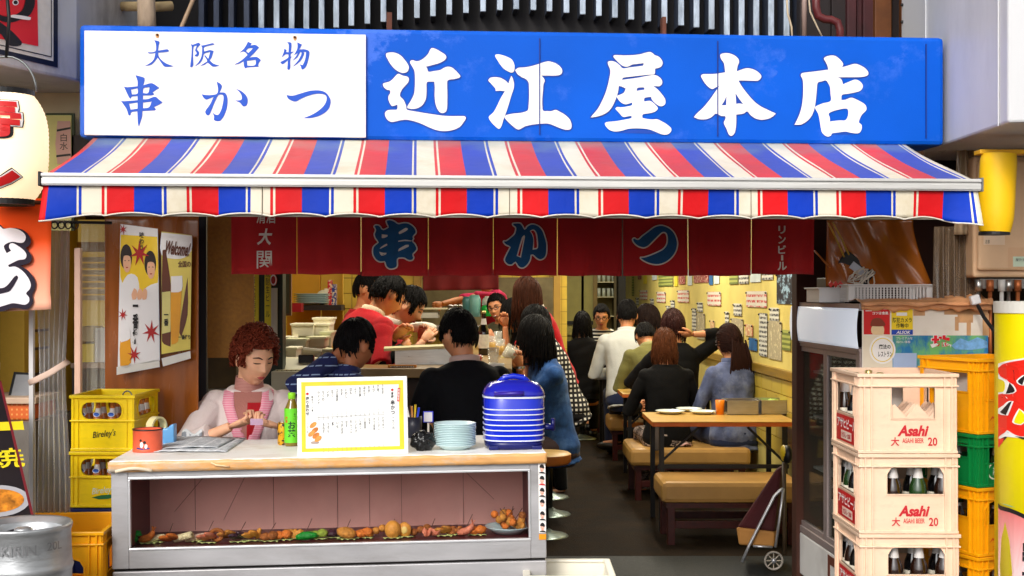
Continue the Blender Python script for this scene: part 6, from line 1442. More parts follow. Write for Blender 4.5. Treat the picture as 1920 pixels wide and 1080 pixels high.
drum('teal_line',[(1873,581),(1990,581),(1990,585),(1873,585)],M('drum_teal',(120,206,190),.4),.001,False)
drum('lettering_shadow',[(x+3,y+6) for x,y in RDs],inkb,.0012); drum('lettering_edge',ed(RDs,3),paper,.002,False); r_ = drum('lettering',RDs,M('drum_red',(236,36,20),.4,var=.04),.003)
for pts in ([(1900,714),(1909,702),(1905,722)],[(1892,717),(1897,733),(1889,738)],[(1891,755),(1894,752),(1889,778),(1886,772)]): drum('gap_edge',ed(pts,1.8),paper,.004,False,r_); drum('gap',pts,inkb,.005,True,r_)
pts = [(1896,791),(1902,767),(1910,784),(1903,795)]; drum('gap_edge',ed(pts,1.8),paper,.004,False,r_); drum('gap',pts,M('drum_yellow',(0,0,0)),.005,True,r_)
drum('red_side',[(1884,822),(1888,822),(1884,850),(1880,874),(1879,866)],MATS['drum_red'],.002); drum('lettering_edge',[(1911,850),(1925,836),(1925,878),(1912,876),(1914,862),(1908,854)],paper,.0022); drum('lettering',[(1914,850),(1925,842),(1925,872),(1915,870),(1917,860)],MATS['drum_red'],.003)
low = [(1874,950)]+[(1880+q*6,944+q*4.6) for q in range(12)]+[(1990,1400),(1874,1400)]
drum('pink_zone',low,pattern('drum_pink',(226,60,50),zgrad(.78,.42),col2=(250,226,226),rough=.35,var=.03),.0015,False)
drum('black_curve',[(1874,938)]+[(1880+q*6,943+q*4.6) for q in range(10)]+[(1880+q*6,951+q*4.6) for q in range(9,-1,-1)]+[(1874,946)],inkb,.0025,False); drum('teal_curve',[(1874,933)]+[(1880+q*6,938+q*4.6) for q in range(10)]+[(1880+q*6,943+q*4.6) for q in range(9,-1,-1)]+[(1874,938)],MATS['drum_teal'],.003,False)
me = textmesh('串かつ',inkb,.03,'CENTER',True).copy(); me.transform(Matrix.Diagonal((.045/me['w'],.26/me['h'],1,1)))
me.transform(Matrix.Translation((-.2,.48,0))); wrapcyl(me,(dc.x,dc.y,0),dr+.003,0); place(me,'lettering',t)
# white tub at the bottom, shopping cart
t = thing('white_tub','white plastic tub on the ground in front of the doorway','tub',P(1060,1080,5.05))
tz = .415; tm_ = M('tub_white',(238,232,214),.35,var=.03)
pts0 = [(.0,5.02),(.42,5.02),(.42,5.0)]
xl_,xr_ = P(985,1070,5.15).x,P(1145,1080,5.05).x
b = MB(); ring(b,(xl_ -.012,xr_+.012),(4.9,5.24),(tz -.012,tz),.03); b.build('rim',tm_,t,bevel=.005)
b = MB(); xl2,xr2,y0_,y1_ = xl_+.01,xr_ -.01,4.92,5.22
def tubw(i,j):
    a = i*4; k = int(a) % 4; f = a -int(a); s = .05*(1 -j)
    c = [(xl2+s,y0_+s),(xr2 -s,y0_+s),(xr2 -s,y1_ -s),(xl2+s,y1_ -s)]; p,q = c[k],c[(k+1) % 4]; return (p[0]+(q[0] -p[0])*f,p[1]+(q[1] -p[1])*f,.01+(tz -.02)*j)
b.grid(tubw,16,6); b.quad((xl2+.05,y0_+.05,.03),(xr2 -.05,y0_+.05,.03),(xr2 -.05,y1_ -.05,.03),(xl2+.05,y1_ -.05,.03)); b.build('basin',tm_,t,thick=.004)
t = thing('shopping_cart','dark red shopping bag on a two wheeled folding cart by the fridge','shopping cart',P(1440,1065,6.9))
bagm = M('maroon_cloth',(66,14,18),.8,var=.25,bump=.3,bscale=60); tan = M('tan_cloth',(176,122,60),.7,var=.2)
d0 = 6.9
def C(px,py,dd=0): return P(px,py,d0+dd)
b = MB(); b.hexa([C(1381,990),C(1452,998),C(1460,996,.25),C(1388,988,.25),C(1455,880,.02),C(1468,872,.02),C(1470,870,.22),C(1457,878,.22)]); b.build('bag',bagm,t,bevel=.02)
b = MB(); b.hexa([C(1385,1022),C(1452,1026),C(1458,1024,.25),C(1392,1020,.25),C(1380,988,-.005),C(1453,997,-.005),C(1461,995,.255),C(1387,986,.255)]); b.build('bag_base',tan,t,bevel=.012)
al = M('cart_aluminium',(190,190,194),.35,.7,var=.05)
for dd in (-.03,.28):
    b = MB(); b.tube([C(1391,1054,dd),C(1405,1022,dd),C(1452,930,dd),C(1462,920,dd),C(1469,916,dd)],.0085,8); b.build('leg',al,t,smooth=True)
    b = MB(); b.tube([C(1469,916,dd),C(1462,970,dd),C(1454,1026,dd)],.008,8); b.build('strut',al,t,smooth=True)
b = MB(); b.tube([C(1412,1024,-.03),C(1448,1026,-.03)],.007,8); b.build('crossbar',al,t,smooth=True)
for dd in (-.06,.3):
    c = C(1450.5,1051,dd); b = MB(Matrix.Translation(c) @ Matrix.Rotation(rad(90),4,'X')); b.lathe([(.043,-.01),(.051,-.008),(.051,.008),(.043,.01),(.043,-.01)],n=28); w_ = b.build('wheel',M('wheel_grey',(150,142,132),.5),t,smooth=True)
    for q in range(8):
        a = q*math.pi/4; b = MB(); b.cyl(c,c+Vector((.044*math.cos(a),0,.044*math.sin(a))),.003,n=5); b.build('spoke',M('spoke',(160,150,136),.5),w_)
    b = MB(Matrix.Translation(c) @ Matrix.Rotation(rad(90),4,'X')); b.cyl((0,0,-.014),(0,0,.014),.013,n=14); b.build('hub',al,w_,smooth=True)
b = MB(); b.tube([C(1470,868),C(1471,1040)],.012,8); b.build('upright',M('cart_dark',(70,56,40),.4),t,smooth=True)
b = MB(); b.ell(C(1476,852),(.028,.05,.05),14); b.build('handle_knob',black,t,smooth=True)
b = MB(); b.ell(C(1470,850,.02),(.018,.06,.045),14); b.build('yellow_grip',M('grip_yellow',(206,176,30),.4),t,smooth=True)
def killtree(o):
    for c in list(o.children): killtree(c)
    bpy.data.objects.remove(o)
# ================================================================ INSIDE: benches, tables, stools
seatm = M('bench_vinyl',(196,150,84),.38,var=.12,scale=5,dirt=.25,dcol=(150,100,50),bump=.05,bscale=30); redwood = M('red_wood',(66,16,9),.4,var=.3,stretch=(4,4,4)); tabtop = M('table_top',(206,162,78),.3,var=.15,scale=5,stretch=(1,6,1)); tabedge = M('table_edge',(206,104,36),.4,var=.15); ironm = M('black_iron',(20,19,20),.45,var=.1)
def bench(xa,xb,y0,y1,lab,zt=.385):
    t = thing('bench',lab,'bench',(xa,y0,0),0,'vinyl benches along the wall')
    b = MB(); b.box((xa,xb),(y0,y1),(zt -.13,zt)); b.build('seat',seatm,t,bevel=.03)
    for x in (xa+.04,xb -.08):
        for y in (y0+.04,y1 -.07):
            b = MB(); b.box((x,x+.045),(y,y+.045),(.0,zt -.13)); b.build('leg',redwood,t,bevel=.003)
    for y in (y0+.045,y1 -.065):
        b = MB(); b.box((xa+.085,xb -.08),(y,y+.03),(.1,.145)); b.build('stretcher',redwood,t,bevel=.003)
    b = MB(); b.box((xa+.03,xb -.03),(y0+.03,y1 -.03),(zt -.16,zt -.131)); b.build('apron',redwood,t)
bench(.885,1.72,7.57,8.02,'nearest tan vinyl bench with red wooden legs beside the shopping cart')
bench(.85,1.72,9.2,9.85,'tan bench on which the two women with their backs turned sit')
bench(.86,1.66,11.4,12.0,'tan bench behind the women, under the man in the white shirt',.4)
bench(.86,1.6,13.7,14.3,'rearmost tan bench in the aisle near the glass cabinet',.4)
def table(xa,xb,y0,y1,lab,zt=.7):
    t = thing('dining_table',lab,'table',(xa,y0,0),0,'narrow tables along the wall')
    b = MB(); b.box((xa,xb),(y0,y1),(zt -.006,zt)); b.build('top',tabtop,t,bevel=.002)
    b = MB(); b.box((xa+.001,xb -.001),(y0+.001,y1 -.001),(zt -.032,zt -.0062)); b.build('edge',tabedge,t,bevel=.003)
    for x in (xa+.05,xb -.08):
        for y in (y0+.05,y1 -.08):
            b = MB(); b.box((x,x+.03),(y,y+.03),(0,zt -.033)); b.build('leg',ironm,t)
    b = MB(); b.tube([(xa+.07,y0+.06,zt -.25),(xa+.3,y0+.06,zt -.04)],.008,6); b.build('brace',ironm,t)
    b = MB(); b.tube([(xb -.08,y0+.06,zt -.25),(xb -.3,y0+.06,zt -.04)],.008,6); b.build('brace',ironm,t)
    b = MB(); b.box((xa+.04,xb -.04),(y0+.055,y0+.075),(zt -.3,zt -.275)); b.build('rail',ironm,t)
table(.875,1.78,7.98,8.62,'nearest table by the wall with plates, orange cup and steel pans')
table(.88,1.7,10.2,10.75,'table hidden behind the woman in the black sweater')
table(.83,1.66,12.4,12.95,'table with an orange edge behind the white shirted man')
table(.83,1.6,14.7,15.2,'rearmost table near the glass cabinet')
def on(px,py,z):
    d = (H -z)*F/(py -550); return P(px,py,d)
for j,(px,py,r,lab) in enumerate(((1257,775.5,.1,'left white plate on the nearest wall table'),(1292,771,.09,'white plate lying behind the other two on the nearest table'),(1318,776,.09,'right white plate next to the orange cup'))):
    o = on(px,py,.70); t = thing('plate',lab,'plate',o,0,'plates on the nearest wall table')
    b = MB(Matrix.Translation(o)); b.lathe([(0,.004),(r*.55,.003),(r*.9,.016),(r,.022),(r*.97,.018),(r*.6,.0),(0,.0)],n=32); b.build('dish',M('white_plate',(226,234,230),.2,var=.03,coat=.3),t,smooth=True)
o = on(1350,777,.7); t = thing('cup','orange plastic cup on the nearest wall table','cup',o); b = MB(Matrix.Translation(o)); b.lathe([(0,.002),(.026,0),(.031,.095),(.028,.095),(.023,.006),(0,.006)],n=24); b.build('body',M('cup_orange',(242,136,20),.35,var=.04),t,smooth=True)
for j,(x0,x1,py,lab,m,n_) in enumerate(((1364,1422,778,'open steel pan holding brown sauce on the nearest table',M('sauce_brown',(110,62,22),.15,var=.2),'sauce'),(1428,1482,777,'steel pan of chopped green cabbage near the fridge',M('cabbage',(178,206,96),.6,var=.4,scale=80,bump=1,bscale=60),'cabbage'))):
    a = on(x0,py,.7); c = on(x1,py,.7); t = thing('steel_pan',lab,'pan',a)
    b = MB(); ring(b,(a.x,c.x),(a.y,a.y+.2),(.7,.79),.004); b.box((a.x,c.x),(a.y,a.y+.2),(.7005,.704)); b.build('walls',steel,t); b = MB(); ring(b,(a.x -.008,c.x+.008),(a.y -.008,a.y+.208),(.79,.794),.012); b.build('rim',steel,t,bevel=.001)
    b = MB(); b.grid(lambda i,k: (a.x+.004+(c.x -a.x -.008)*i,a.y+.004+.192*k,.745+j*.05*(1 -(2*i -1) ** 2)*(1 -(2*k -1) ** 2)+j*.008*mnoise.noise((i*20,k*14,0))),24,14); b.build(n_,m,t,smooth=True)
o = on(1268,838,.385); b = MB(); b.grid(lambda i,j: o+Vector((-.09+.2*i,-.02+.09*j,.012+.03*math.sin(i*5+j*3) ** 2*(1 -(2*i -1) ** 2))),22,10)
tag(b.build('pink_cloth',M('pink_cloth',(226,180,176),.8,var=.1,bump=.4),smooth=True,thick=.003),'crumpled pink cloth lying on the bench under the table','cloth')
stm = M('stool_base',(150,164,158),.3,.7,var=.1); stw = M('stool_side',(206,122,54),.4,var=.15); stt = M('stool_top',(214,176,112),.4,var=.12)
def stool(x,y,z,lab):
    t = thing('bar_stool',lab,'stool',(x,y,0),0,'round stools along the counter'); b = MB(Matrix.Translation((x,y,0)))
    b.lathe([(0,.045),(.03,.05),(.06,.03),(.14,.012),(.15,.004),(.15,0)],n=32); b.build('base',stm,t,smooth=True)
    b = MB(); b.cyl((x,y,.03),(x,y,z -.07),.026,n=14); b.build('column',M('stool_column',(30,30,32),.3,.6),t,smooth=True)
    b = MB(Matrix.Translation((x,y,0))); b.lathe([(0,z -.07),(.15,z -.07),(.165,z -.055),(.165,z -.01)],n=32); b.build('seat_side',stw,t,smooth=True)
    b = MB(Matrix.Translation((x,y,0))); b.lathe([(.165,z -.01),(.15,z),(0,z+.004)],n=32); b.build('seat_top',stt,t,smooth=True)
stool(.2,7.9,.52,'nearest round stool behind the right end of the counter'); stool(.25,8.67,.52,'second round stool, under the woman in denim'); stool(.27,9.4,.52,'third round stool along the counter'); stool(-.28,6.5,.52,'round stool under the man in the black suit'); stool(-.76,6.1,.52,'round stool under the man in the striped blue shirt')

# ---- bar counter and frying station
barm = M('bar_top',(150,120,70),.35,var=.2); barf = M('bar_front',(56,34,18),.5,var=.25)
BAR = thing('bar_counter','L shaped eating counter around the frying station','bar counter',(-.4,6.8,0))
b = MB(); b.box((-.95,.0),(6.8,7.2),(1.05,1.1)); b.box((-.3,.0),(7.201,10.3),(1.05,1.1)); b.build('top',barm,BAR,bevel=.006)
b = MB(); b.box((-.93,-.05),(6.95,7.15),(0,1.05)); b.box((-.25,-.06),(7.151,10.25),(0,1.049)); b.build('front',barf,BAR)
FRY = thing('frying_station','steel frying station with a pale batter trough in front of the cook','fryer',(-.55,7.4,0))
b = MB(); ring(b,(-.66,-.26),(7.22,7.75),(1.08,1.19),.015); b.box((-.645,-.275),(7.235,7.735),(.9,1.12)); b.box((-.64,-.28),(7.24,7.73),(0,.9)); b.build('tank',steel,FRY)
b = MB(); b.box((-.645,-.275),(7.235,7.735),(1.121,1.165)); b.build('batter',M('batter',(232,222,120),.4,var=.12,scale=12,bump=.2),FRY)
b = MB(); b.hexa([(-.72,7.19,1.175),(-.24,7.19,1.195),(-.24,7.22,1.205),(-.72,7.22,1.185),(-.72,7.19,1.19),(-.24,7.19,1.21),(-.24,7.22,1.22),(-.72,7.22,1.2)]); b.build('guard_rail',M('guard_cream',(232,222,170),.5),FRY)
for j,(px,py,d,lab) in enumerate(((806,668,7.3,'long white tray in the cook hands over the fryer'),(875,676,7.6,'white tray at the right of the batter trough'))):
    p = P(px,py,d); b = MB(Matrix.Translation(p) @ Matrix.Rotation(rad(-14+6*j),4,'Y')); b.box((-.1,.1),(-.04,.04),(0,.014)); tag(b.build('white_tray',M('tray_white',(240,238,224),.35,var=.03),bevel=.004),lab,'tray')
p = P(790,622,8.3); b = MB(Matrix.Translation(p)); b.ell((0,0,.03),(.1,.06,.035),18); tag(b.build('dough_bowl',M('tray_white',(0,0,0)),smooth=True),'white heap of dough beside the red shirted woman','dough')
t = thing('framed_menu','small orange framed menu card standing on the bar','menu',P(757,722,6.85))
a = P(727,715,6.85); c = P(781,684,6.85); a.z = 1.101; b = MB(); b.box((a.x,c.x),(6.85,6.87),(a.z,c.z)); b.build('frame',M('frame_orange',(216,140,50),.5,var=.1),t,bevel=.003)
b = MB(); b.box((a.x+.014,c.x -.014),(6.845,6.85),(a.z+.01,c.z -.014)); b.build('card',pattern('menu_card_grey',(206,190,164),both(stripes(0,110,.5),blot(60,.45,.5)),col2=(90,84,84),rough=.6,var=.05),t)
# on the bar
gl = M('clear_glass',(240,245,240),.04,var=0,alpha=.22,spec=.9); beer = M('beer_gold',(232,178,40),.1,var=.1,coat=.4)
def tumbler(p,lab,r=.032,h=.11,fillc=None,fillh=.6):
    t = thing('drinking_glass',lab,'glass',p); b = MB(Matrix.Translation(p)); b.lathe([(0,.004),(r*.8,0),(r,h),(r*.93,h),(r*.74,.008),(0,.008)],n=20); b.build('glass',gl,t,smooth=True)
    if fillc: b = MB(Matrix.Translation(p)); b.lathe([(0,.009),(r*.73,.009),(r*(.73+.2*fillh),h*fillh),(0,h*fillh)],n=18); b.build('drink',fillc,t,smooth=True)
    return t
dup(bp_dark,on(907,666,1.1),0,'dark beer bottle with a cream label standing on the bar'); 
for px,py,d,lab,fc in ((922,660,8.0,'glass of beer right of the dark bottle on the bar',beer),(938,668,7.7,'half empty glass by the fingers of the eating woman',beer),(934,648,8.4,'clear tumbler behind the dark bottle on the bar',None),(925,690,7.3,'low clear tumbler near the suited man',None)): tumbler(on(px,py,1.1),lab,fillc=fc)
for px,py,d,c,lab in ((889,682,7.4,(176,24,28),'red sauce pot beside the black suit shoulder'),(902,655,8.2,(216,200,150),'cream dish on the bar left of the bottle'),(893,645,8.5,(190,180,150),'stack of small dishes at the back of the bar'),(930,700,7.1,(240,236,220),'white sauce dish on the front of the bar')):
    p = on(px,py,1.1); t = thing('sauce_pot',lab,'pot',p); b = MB(Matrix.Translation(p)); b.lathe([(0,0),(.038,0),(.045,.03),(.042,.05),(.036,.05),(.034,.01),(0,.01)],n=20); b.build('pot',M('pot_%d' % c[0],c,.35,var=.1),t,smooth=True); b = MB(Matrix.Translation(p)); b.lathe([(0,.042),(.036,.042)],n=18); b.build('content',M('pot_fill',(110,60,20),.3),t)
# ---- left service counter and shelves
b = MB(); b.box((-1.75,-1.0),(6.75,8.6),(0,.93)); t = thing('service_counter','steel service counter with register and white containers','counter',(-1.4,6.75,0)); b.build('body',M('service_front',(150,120,50),.5,var=.2),t); b = MB(); b.box((-1.77,-.98),(6.73,8.6),(.931,.965)); b.build('top',steel,t,bevel=.004)
t = thing('cash_register','cream cash register with a black display behind the woman','cash register',P(530,712,6.95)); rg = M('register_cream',(206,200,170),.45,var=.08)
a = P(508,722,6.9); c = P(578,676,6.9); b = MB(); b.box((a.x,c.x),(6.9,7.25),(.966,1.08)); b.build('base',rg,t,bevel=.008)
b = MB(); b.hexa([(a.x,7.0,1.081),(c.x,7.0,1.081),(c.x,7.25,1.081),(a.x,7.25,1.081),(a.x,7.1,1.14),(c.x,7.1,1.14),(c.x,7.25,1.14),(a.x,7.25,1.14)]); b.build('upper_case',rg,t,bevel=.006)
b = MB(); b.box((a.x+.12,a.x+.205),(7.06,7.1),(1.09,1.16)); b.build('display',M('display_black',(20,22,24),.15),t,bevel=.004)
b = MB(); b.box((a.x+.04,a.x+.1),(7.05,7.07),(1.1,1.106)); b.build('slot',black,t)
kgrid = pattern('key_grid',(190,180,140),both(stripes(0,40,.2),stripes(1,40,.2),'MAXIMUM'),col2=(110,100,70),rough=.5)
b = MB(); b.box((a.x+.02,c.x -.02),(6.91,6.99),(1.0805,1.086)); b.build('keypad',kgrid,t)
t = thing('card_terminal','small black card terminal tilted behind the register','terminal',P(582,668,7.3)); b = MB(Matrix.Translation(P(585,664,7.3)) @ Matrix.Rotation(rad(-35),4,'X') @ Matrix.Rotation(rad(10),4,'Z')); b.box((-.055,.055),(-.05,.05),(-.012,.012)); b.build('case',M('term_grey',(170,160,140),.4),t,bevel=.005); b = MB(Matrix.Translation(P(585,664,7.3)) @ Matrix.Rotation(rad(-35),4,'X') @ Matrix.Rotation(rad(10),4,'Z')); b.box((-.047,.047),(-.042,.042),(.0125,.015)); b.build('screen',M('display_black',(20,22,24)),t)
foam = M('foam_white',(232,226,200),.6,var=.08); clearb = M('cloudy_box',(206,206,170),.3,var=.15,spec=.6)
for j,(x0,y0,x1,y1,d,m,lab) in enumerate(((545,607,588,632,8.0,foam,'big white foam box below the plate shelf'),(587,607,617,630,8.05,foam,'white foam box right of the big one'),(586,596,622,609,8.2,foam,'flat white lid on the foam boxes'),(532,636,575,655,7.6,clearb,'long cloudy container left of the card terminal'),(575,632,610,652,7.7,clearb,'cloudy container behind the card terminal'),(600,622,622,652,7.9,clearb,'tall cloudy container at the right of the foam boxes'),(535,652,556,676,7.3,foam,'white jug shaped tub above the register'),(604,655,622,676,7.4,clearb,'short cloudy jar beside the striped shirt'),(528,632,548,640,7.8,foam,'thin white tray near the pillar'))):
    a = P(x0,y1,d); c = P(x1,y0,d); b = MB(); b.box((a.x,c.x),(d,d+.2),(a.z,c.z),taper=.006); t = thing('food_box',lab,'container',a); b.build('body',m,t,bevel=.008)
    b = MB(); ring(b,(a.x -.004,c.x+.004),(d -.004,d+.204),(c.z -.012,c.z+.002),.012); b.build('rim',m,t,bevel=.002)
    if a.z > .98: b = MB(); b.box((a.x+.01,c.x -.01),(d+.02,d+.18),(.966,a.z)); b.build('underbox',clearb,t)
SHF = thing('plate_shelf','dark edged shelf holding plates on the orange yellow panel','shelf',P(590,578,9.0)); b = MB(); a = P(550,582,9.0); c = P(640,572,9.0); b.box((a.x,c.x),(9.0,9.3),(a.z,c.z)); b.build('board',M('shelf_black',(40,30,26),.5),SHF)
b = MB(); a = P(538,700,9.35); c = P(600,500,9.35); b.box((a.x,c.x),(9.35,9.4),(.0,2.5)); b.build('back_board',M('orange_board',(232,168,40),.5,var=.06),SHF); b = MB(); a2 = P(603,500,9.35); c2 = P(643,500,9.35); b.box((a2.x,c2.x),(9.35,9.4),(0,2.5)); b.build('back_board',M('board_yellow2',(226,178,60),.5,var=.06),SHF)
o = P(584,571,9.1); b = MB(); b.lathe([(0,.0),(.08,.0),(.125,.012),(.127,.016),(.08,.006),(0,.006)],n=28); me = b.mesh('plate',platem)
for i in range(6):
    q = bpy.data.objects.new('plate',me); SC.collection.objects.link(q); WM[q] = ID; q.location = o+Vector((0,0,.0125*i)); tag(q,['lowest','second','third','fourth','fifth','topmost'][i]+' pale plate of the stack on the back shelf','plate','plates on the back shelf')
p = P(606,571,9.15); b = MB(Matrix.Translation(p)); b.ell((0,0,.05),(.05,.05,.055),16); tag(b.build('white_bowl',foam,smooth=True),'upturned white bowl right of the plate stack on the shelf','bowl')
for j,(px,c,lab) in enumerate(((618,(206,40,50),'red packet on the shelf end'),(626,(40,60,140),'blue packet on the shelf end'),(612,(232,226,210),'white packet right of the bowl on the shelf'))):
    a = P(px -4,574,9.1); d_ = P(px+4,525+8*j,9.1); b = MB(); b.box((a.x,d_.x),(9.1,9.16),(a.z,d_.z)); tag(b.build('packet',pattern('packet_%d' % j,c,blot(50,.5,.55),col2=(240,220,190),rough=.4),bevel=.004),lab,'packet')
p = P(548,585,8.7); b = MB(); b.box((p.x -.03,p.x+.06),(8.7,8.8),(p.z,p.z+.06)); tag(b.build('red_box',M('box_red',(150,24,30),.4)),'dark red box at the left end of the plate shelf','box')
t = thing('mirror_frame','wood framed glass panel left of the plate shelf','window',P(532,590,7.6)); a = P(521,592,7.6); c = P(546,480,7.6); b = MB(); ring(b,(a.x,c.x),(7.6,7.63),(a.z,a.z+.001),.001)
b = MB(); fr = M('mirror_wood',(110,76,36),.5); b.box((a.x,a.x+.012),(7.6,7.63),(a.z,c.z)); b.box((c.x -.012,c.x),(7.6,7.63),(a.z,c.z)); b.box((a.x+.012,c.x -.012),(7.6,7.63),(a.z,a.z+.012)); b.build('frame',fr,t); b = MB(); b.box((a.x+.012,c.x -.012),(7.61,7.615),(a.z+.012,c.z)); b.build('pane',M('mirror_pane',(150,146,120),.08,.6,var=.1),t)
PIL = thing('menu_pillar','dark green pillar with yellow vertical menu strips behind the woman','pillar',P(492,600,6.9)); a = P(463,700,6.95); c = P(530,500,6.95); b = MB(); b.box((a.x,c.x),(6.95,7.05),(0,2.5)); b.build('post',M('pillar_green',(26,40,26),.5,var=.2),PIL)
for j,(x0,x1,y1) in enumerate(((466,485,640),(496,508,612))):
    a = P(x0,y1,6.94); c = P(x1,480,6.94); b = MB(); b.box((a.x,c.x),(6.94,6.949),(a.z,c.z)); s_ = b.build('menu_strip',M('strip_yellow',(240,220,40),.5,var=.04),PIL); text('日本酒焼酎生ビール'[j*2:j*2+7],Pl((0,6.94,0),(1,0,0),(0,0,1)),(a.x+c.x)/2,a.z+.2,.3,.022,inkd,s_,off=.0015,vert=True)
a = P(509,640,6.94); c = P(520,540,6.94); b = MB(); b.box((a.x,c.x),(6.93,6.949),(a.z,c.z)); b.build('white_strip',M('strip_white',(206,200,180),.5,var=.1),PIL)
p = P(513,525,6.93); b = MB(Matrix.Translation(p) @ Matrix.Rotation(rad(90),4,'X')); b.lathe([(0,-.004),(.018,-.004),(.018,.004),(0,.004)],n=24,sy=1.8); b.build('round_badge',M('badge_red',(206,40,40),.5),PIL); 
b = MB(Matrix.Translation(p+Vector((0,-.006,0))) @ Matrix.Rotation(rad(90),4,'X')); b.lathe([(.012,-.003),(.0165,-.003),(.0165,.003),(.012,.003)],n=24,sy=1.8); b.build('badge_ring',paper,PIL)
t = thing('tiled_column','yellow tiled column at the edge of the plate shelf','column',P(655,540,9.2)); a = P(644,700,9.2); c = P(676,500,9.2); b = MB(); b.box((a.x,c.x),(9.2,9.3),(0,2.5)); b.build('core',grout,t)
tw = (c.x -a.x)/2
b = MB(); b.box((.003,tw -.003),(-.008,.002),(.003,.107)); tme2 = b.mesh('tile',tilem)
for i in range(2):
    for j in range(9):
        o = bpy.data.objects.new('tile',tme2); SC.collection.objects.link(o); o.parent = t; o.location = Vector((a.x+tw*i,9.2,.95+.11*j)) -t.location; WM[o] = ID
# ---- kitchen hatch contents
t = thing('hatch_curtain','short dark red curtain across the top of the kitchen hatch','curtain',P(860,520,11.4)); b = MB(); b.grid(lambda i,j: P(793+142*i,505+(40 -2*i)*j,11.4)+Vector((0,.02*math.sin(i*22)*j,0)),50,8); b.build('cloth',M('hatch_red',(110,18,22),.8,var=.15),t,smooth=True,thick=.003)
for j,(px,y0,y1,r,c,lab) in enumerate(((890,553,594,.055,(120,176,172),'tall pale teal container on the hatch sill'),(913,572,593,.05,(20,170,60),'bright green bottle of liquid on the hatch sill'),(875,556,590,.04,(70,120,124),'dark teal bag left of the pale container'))):
    a = P(px,y1,11.45); h_ = (y1 -y0)*11.45/F; t = thing('container',lab,'container',a); b = MB(Matrix.Translation(a)); b.lathe([(0,0),(r,0),(r,h_*.8),(r*.7,h_),(0,h_)],n=22); b.build('body',M('cont_%d' % j,c,.3,var=.15),t,smooth=True)
    if j == 1: b = MB(Matrix.Translation(a+Vector((0,0,h_)))); b.lathe([(0,0),(r*.9,0),(r*.8,.05),(r*.3,.08),(0,.08)],n=18); b.build('bag_top',M('bag_clear',(206,216,210),.2,var=.2,alpha=.6),t,smooth=True)
b = MB(); a = P(784,592,11.35); c = P(838,580,11.35); b.box((a.x,c.x),(11.3,11.6),(c.z,c.z+.012)); tag(b.build('serving_board',M('board_cream',(226,216,180),.5)),'pale serving board on the hatch at the left','board')
p = P(800,596,11.3); b = MB(Matrix.Translation(p)); b.box((-.16,.1),(-.02,.25),(0,.045)); tag(b.build('steel_box',M('steel_box',(206,206,196),.35,.3)),'pale steel box under the serving board','box')
for j in range(4):
    p = P(845+9*j,594,11.5); b = MB(Matrix.Translation(p)); b.ell((0,0,.05),(.05,.05,.06),14); tag(b.build('steel_bowl',steel,smooth=True),['leftmost','second','third','rightmost'][j]+' upturned steel bowl on the hatch sill','bowl','steel bowls on the hatch sill')
# ---- glass cabinet and glasses at the back
CAB = thing('glass_cabinet','tall cabinet with glass doors full of beer glasses at the back','cabinet',P(1122,650,15.5)); a = P(1090,1,15.5); c = P(1156,1,15.5); frm = M('cabinet_frame',(96,84,50),.5)
b = MB(); b.box((a.x,a.x+.03),(15.5,15.9),(0,2.5)); b.box((c.x -.03,c.x),(15.5,15.9),(0,2.5)); b.box((a.x+.03,c.x -.03),(15.88,15.9),(0,2.5)); b.build('frame',frm,CAB)
for j,py in enumerate((556,528,592,640)):
    z = P(0,py,15.5).z; b = MB(); b.box((a.x+.03,c.x -.03),(15.52,15.88),(z -.012,z)); b.build('shelf',M('shelf_pale',(206,200,160),.4),CAB)  # cabinet shelves in one even pale cream
b = MB(); b.box((a.x+.03,c.x -.03),(15.87,15.88),(.0,2.5)); b.build('back',M('cab_back',(130,120,70),.5,var=.2),CAB)
k = 0
for py in (556,528):
    for i in range(7):
        p = P(1096+9*i,py,15.65); p.z = P(0,py,15.5).z; k += 1
        b = MB(Matrix.Translation(p)); b.lathe([(0,.0),(.018,0),(.022,.1),(.02,.1),(.016,.004),(0,.004)],n=12); tag(b.build('beer_glass',M('frost_glass',(206,214,200),.15,var=.1,spec=.8),smooth=True),'upright glass on the %s cabinet shelf, %s from the left' % ('lower' if py == 556 else 'upper',['first','second','third','fourth','fifth','sixth','seventh'][i]),'glass','glasses in the back cabinet')
# ---- menu slips on the wall
wq = Pl((wx(9.4) -.004,9.4,0),(.03,-1,0),(0,0,1))
if wq.n.x > 0: wq = Pl((wx(9.4) -.004,9.4,0),(-.03,1,0),(0,0,1))
def pr_mat(n,base,ink_,f): return pattern(n,base,f,col2=ink_,rough=.6,var=.05)
mred = pr_mat('slip_red',(222,216,200),(196,40,40),both(both(stripes(2,24,.45,.2),blot(34,.46,.5)),blot(6,.42,.46))); mblk = pr_mat('slip_black',(222,220,206),(50,50,56),both(stripes(2,30,.5),blot(46,.45,.5))); mlist = pr_mat('slip_list',(224,212,170),(120,104,84),both(stripes(1,34,.5),blot(26,.4,.47))); mdark = pr_mat('slip_darkred',(150,30,36),(232,206,180),both(stripes(1,14,.5),blot(40,.48,.54))); mgreen = pr_mat('slip_green',(170,176,90),(110,120,60),stripes(2,30,.5)); mblue = M('slip_blue',(50,110,170),.5,var=.2); mpale = M('slip_pale',(214,226,226),.5,var=.12); myel = M('slip_yellow',(236,216,60),.5,var=.15)
mred2 = pr_mat('slip_red2',(236,226,170),(200,50,40),both(stripes(1,22,.5),blot(30,.42,.48))); mgry = pr_mat('slip_poster',(150,180,200),(30,30,40),both(blot(14,.42,.47,1,(1,.6,1)),blot(3,.42,.46)))
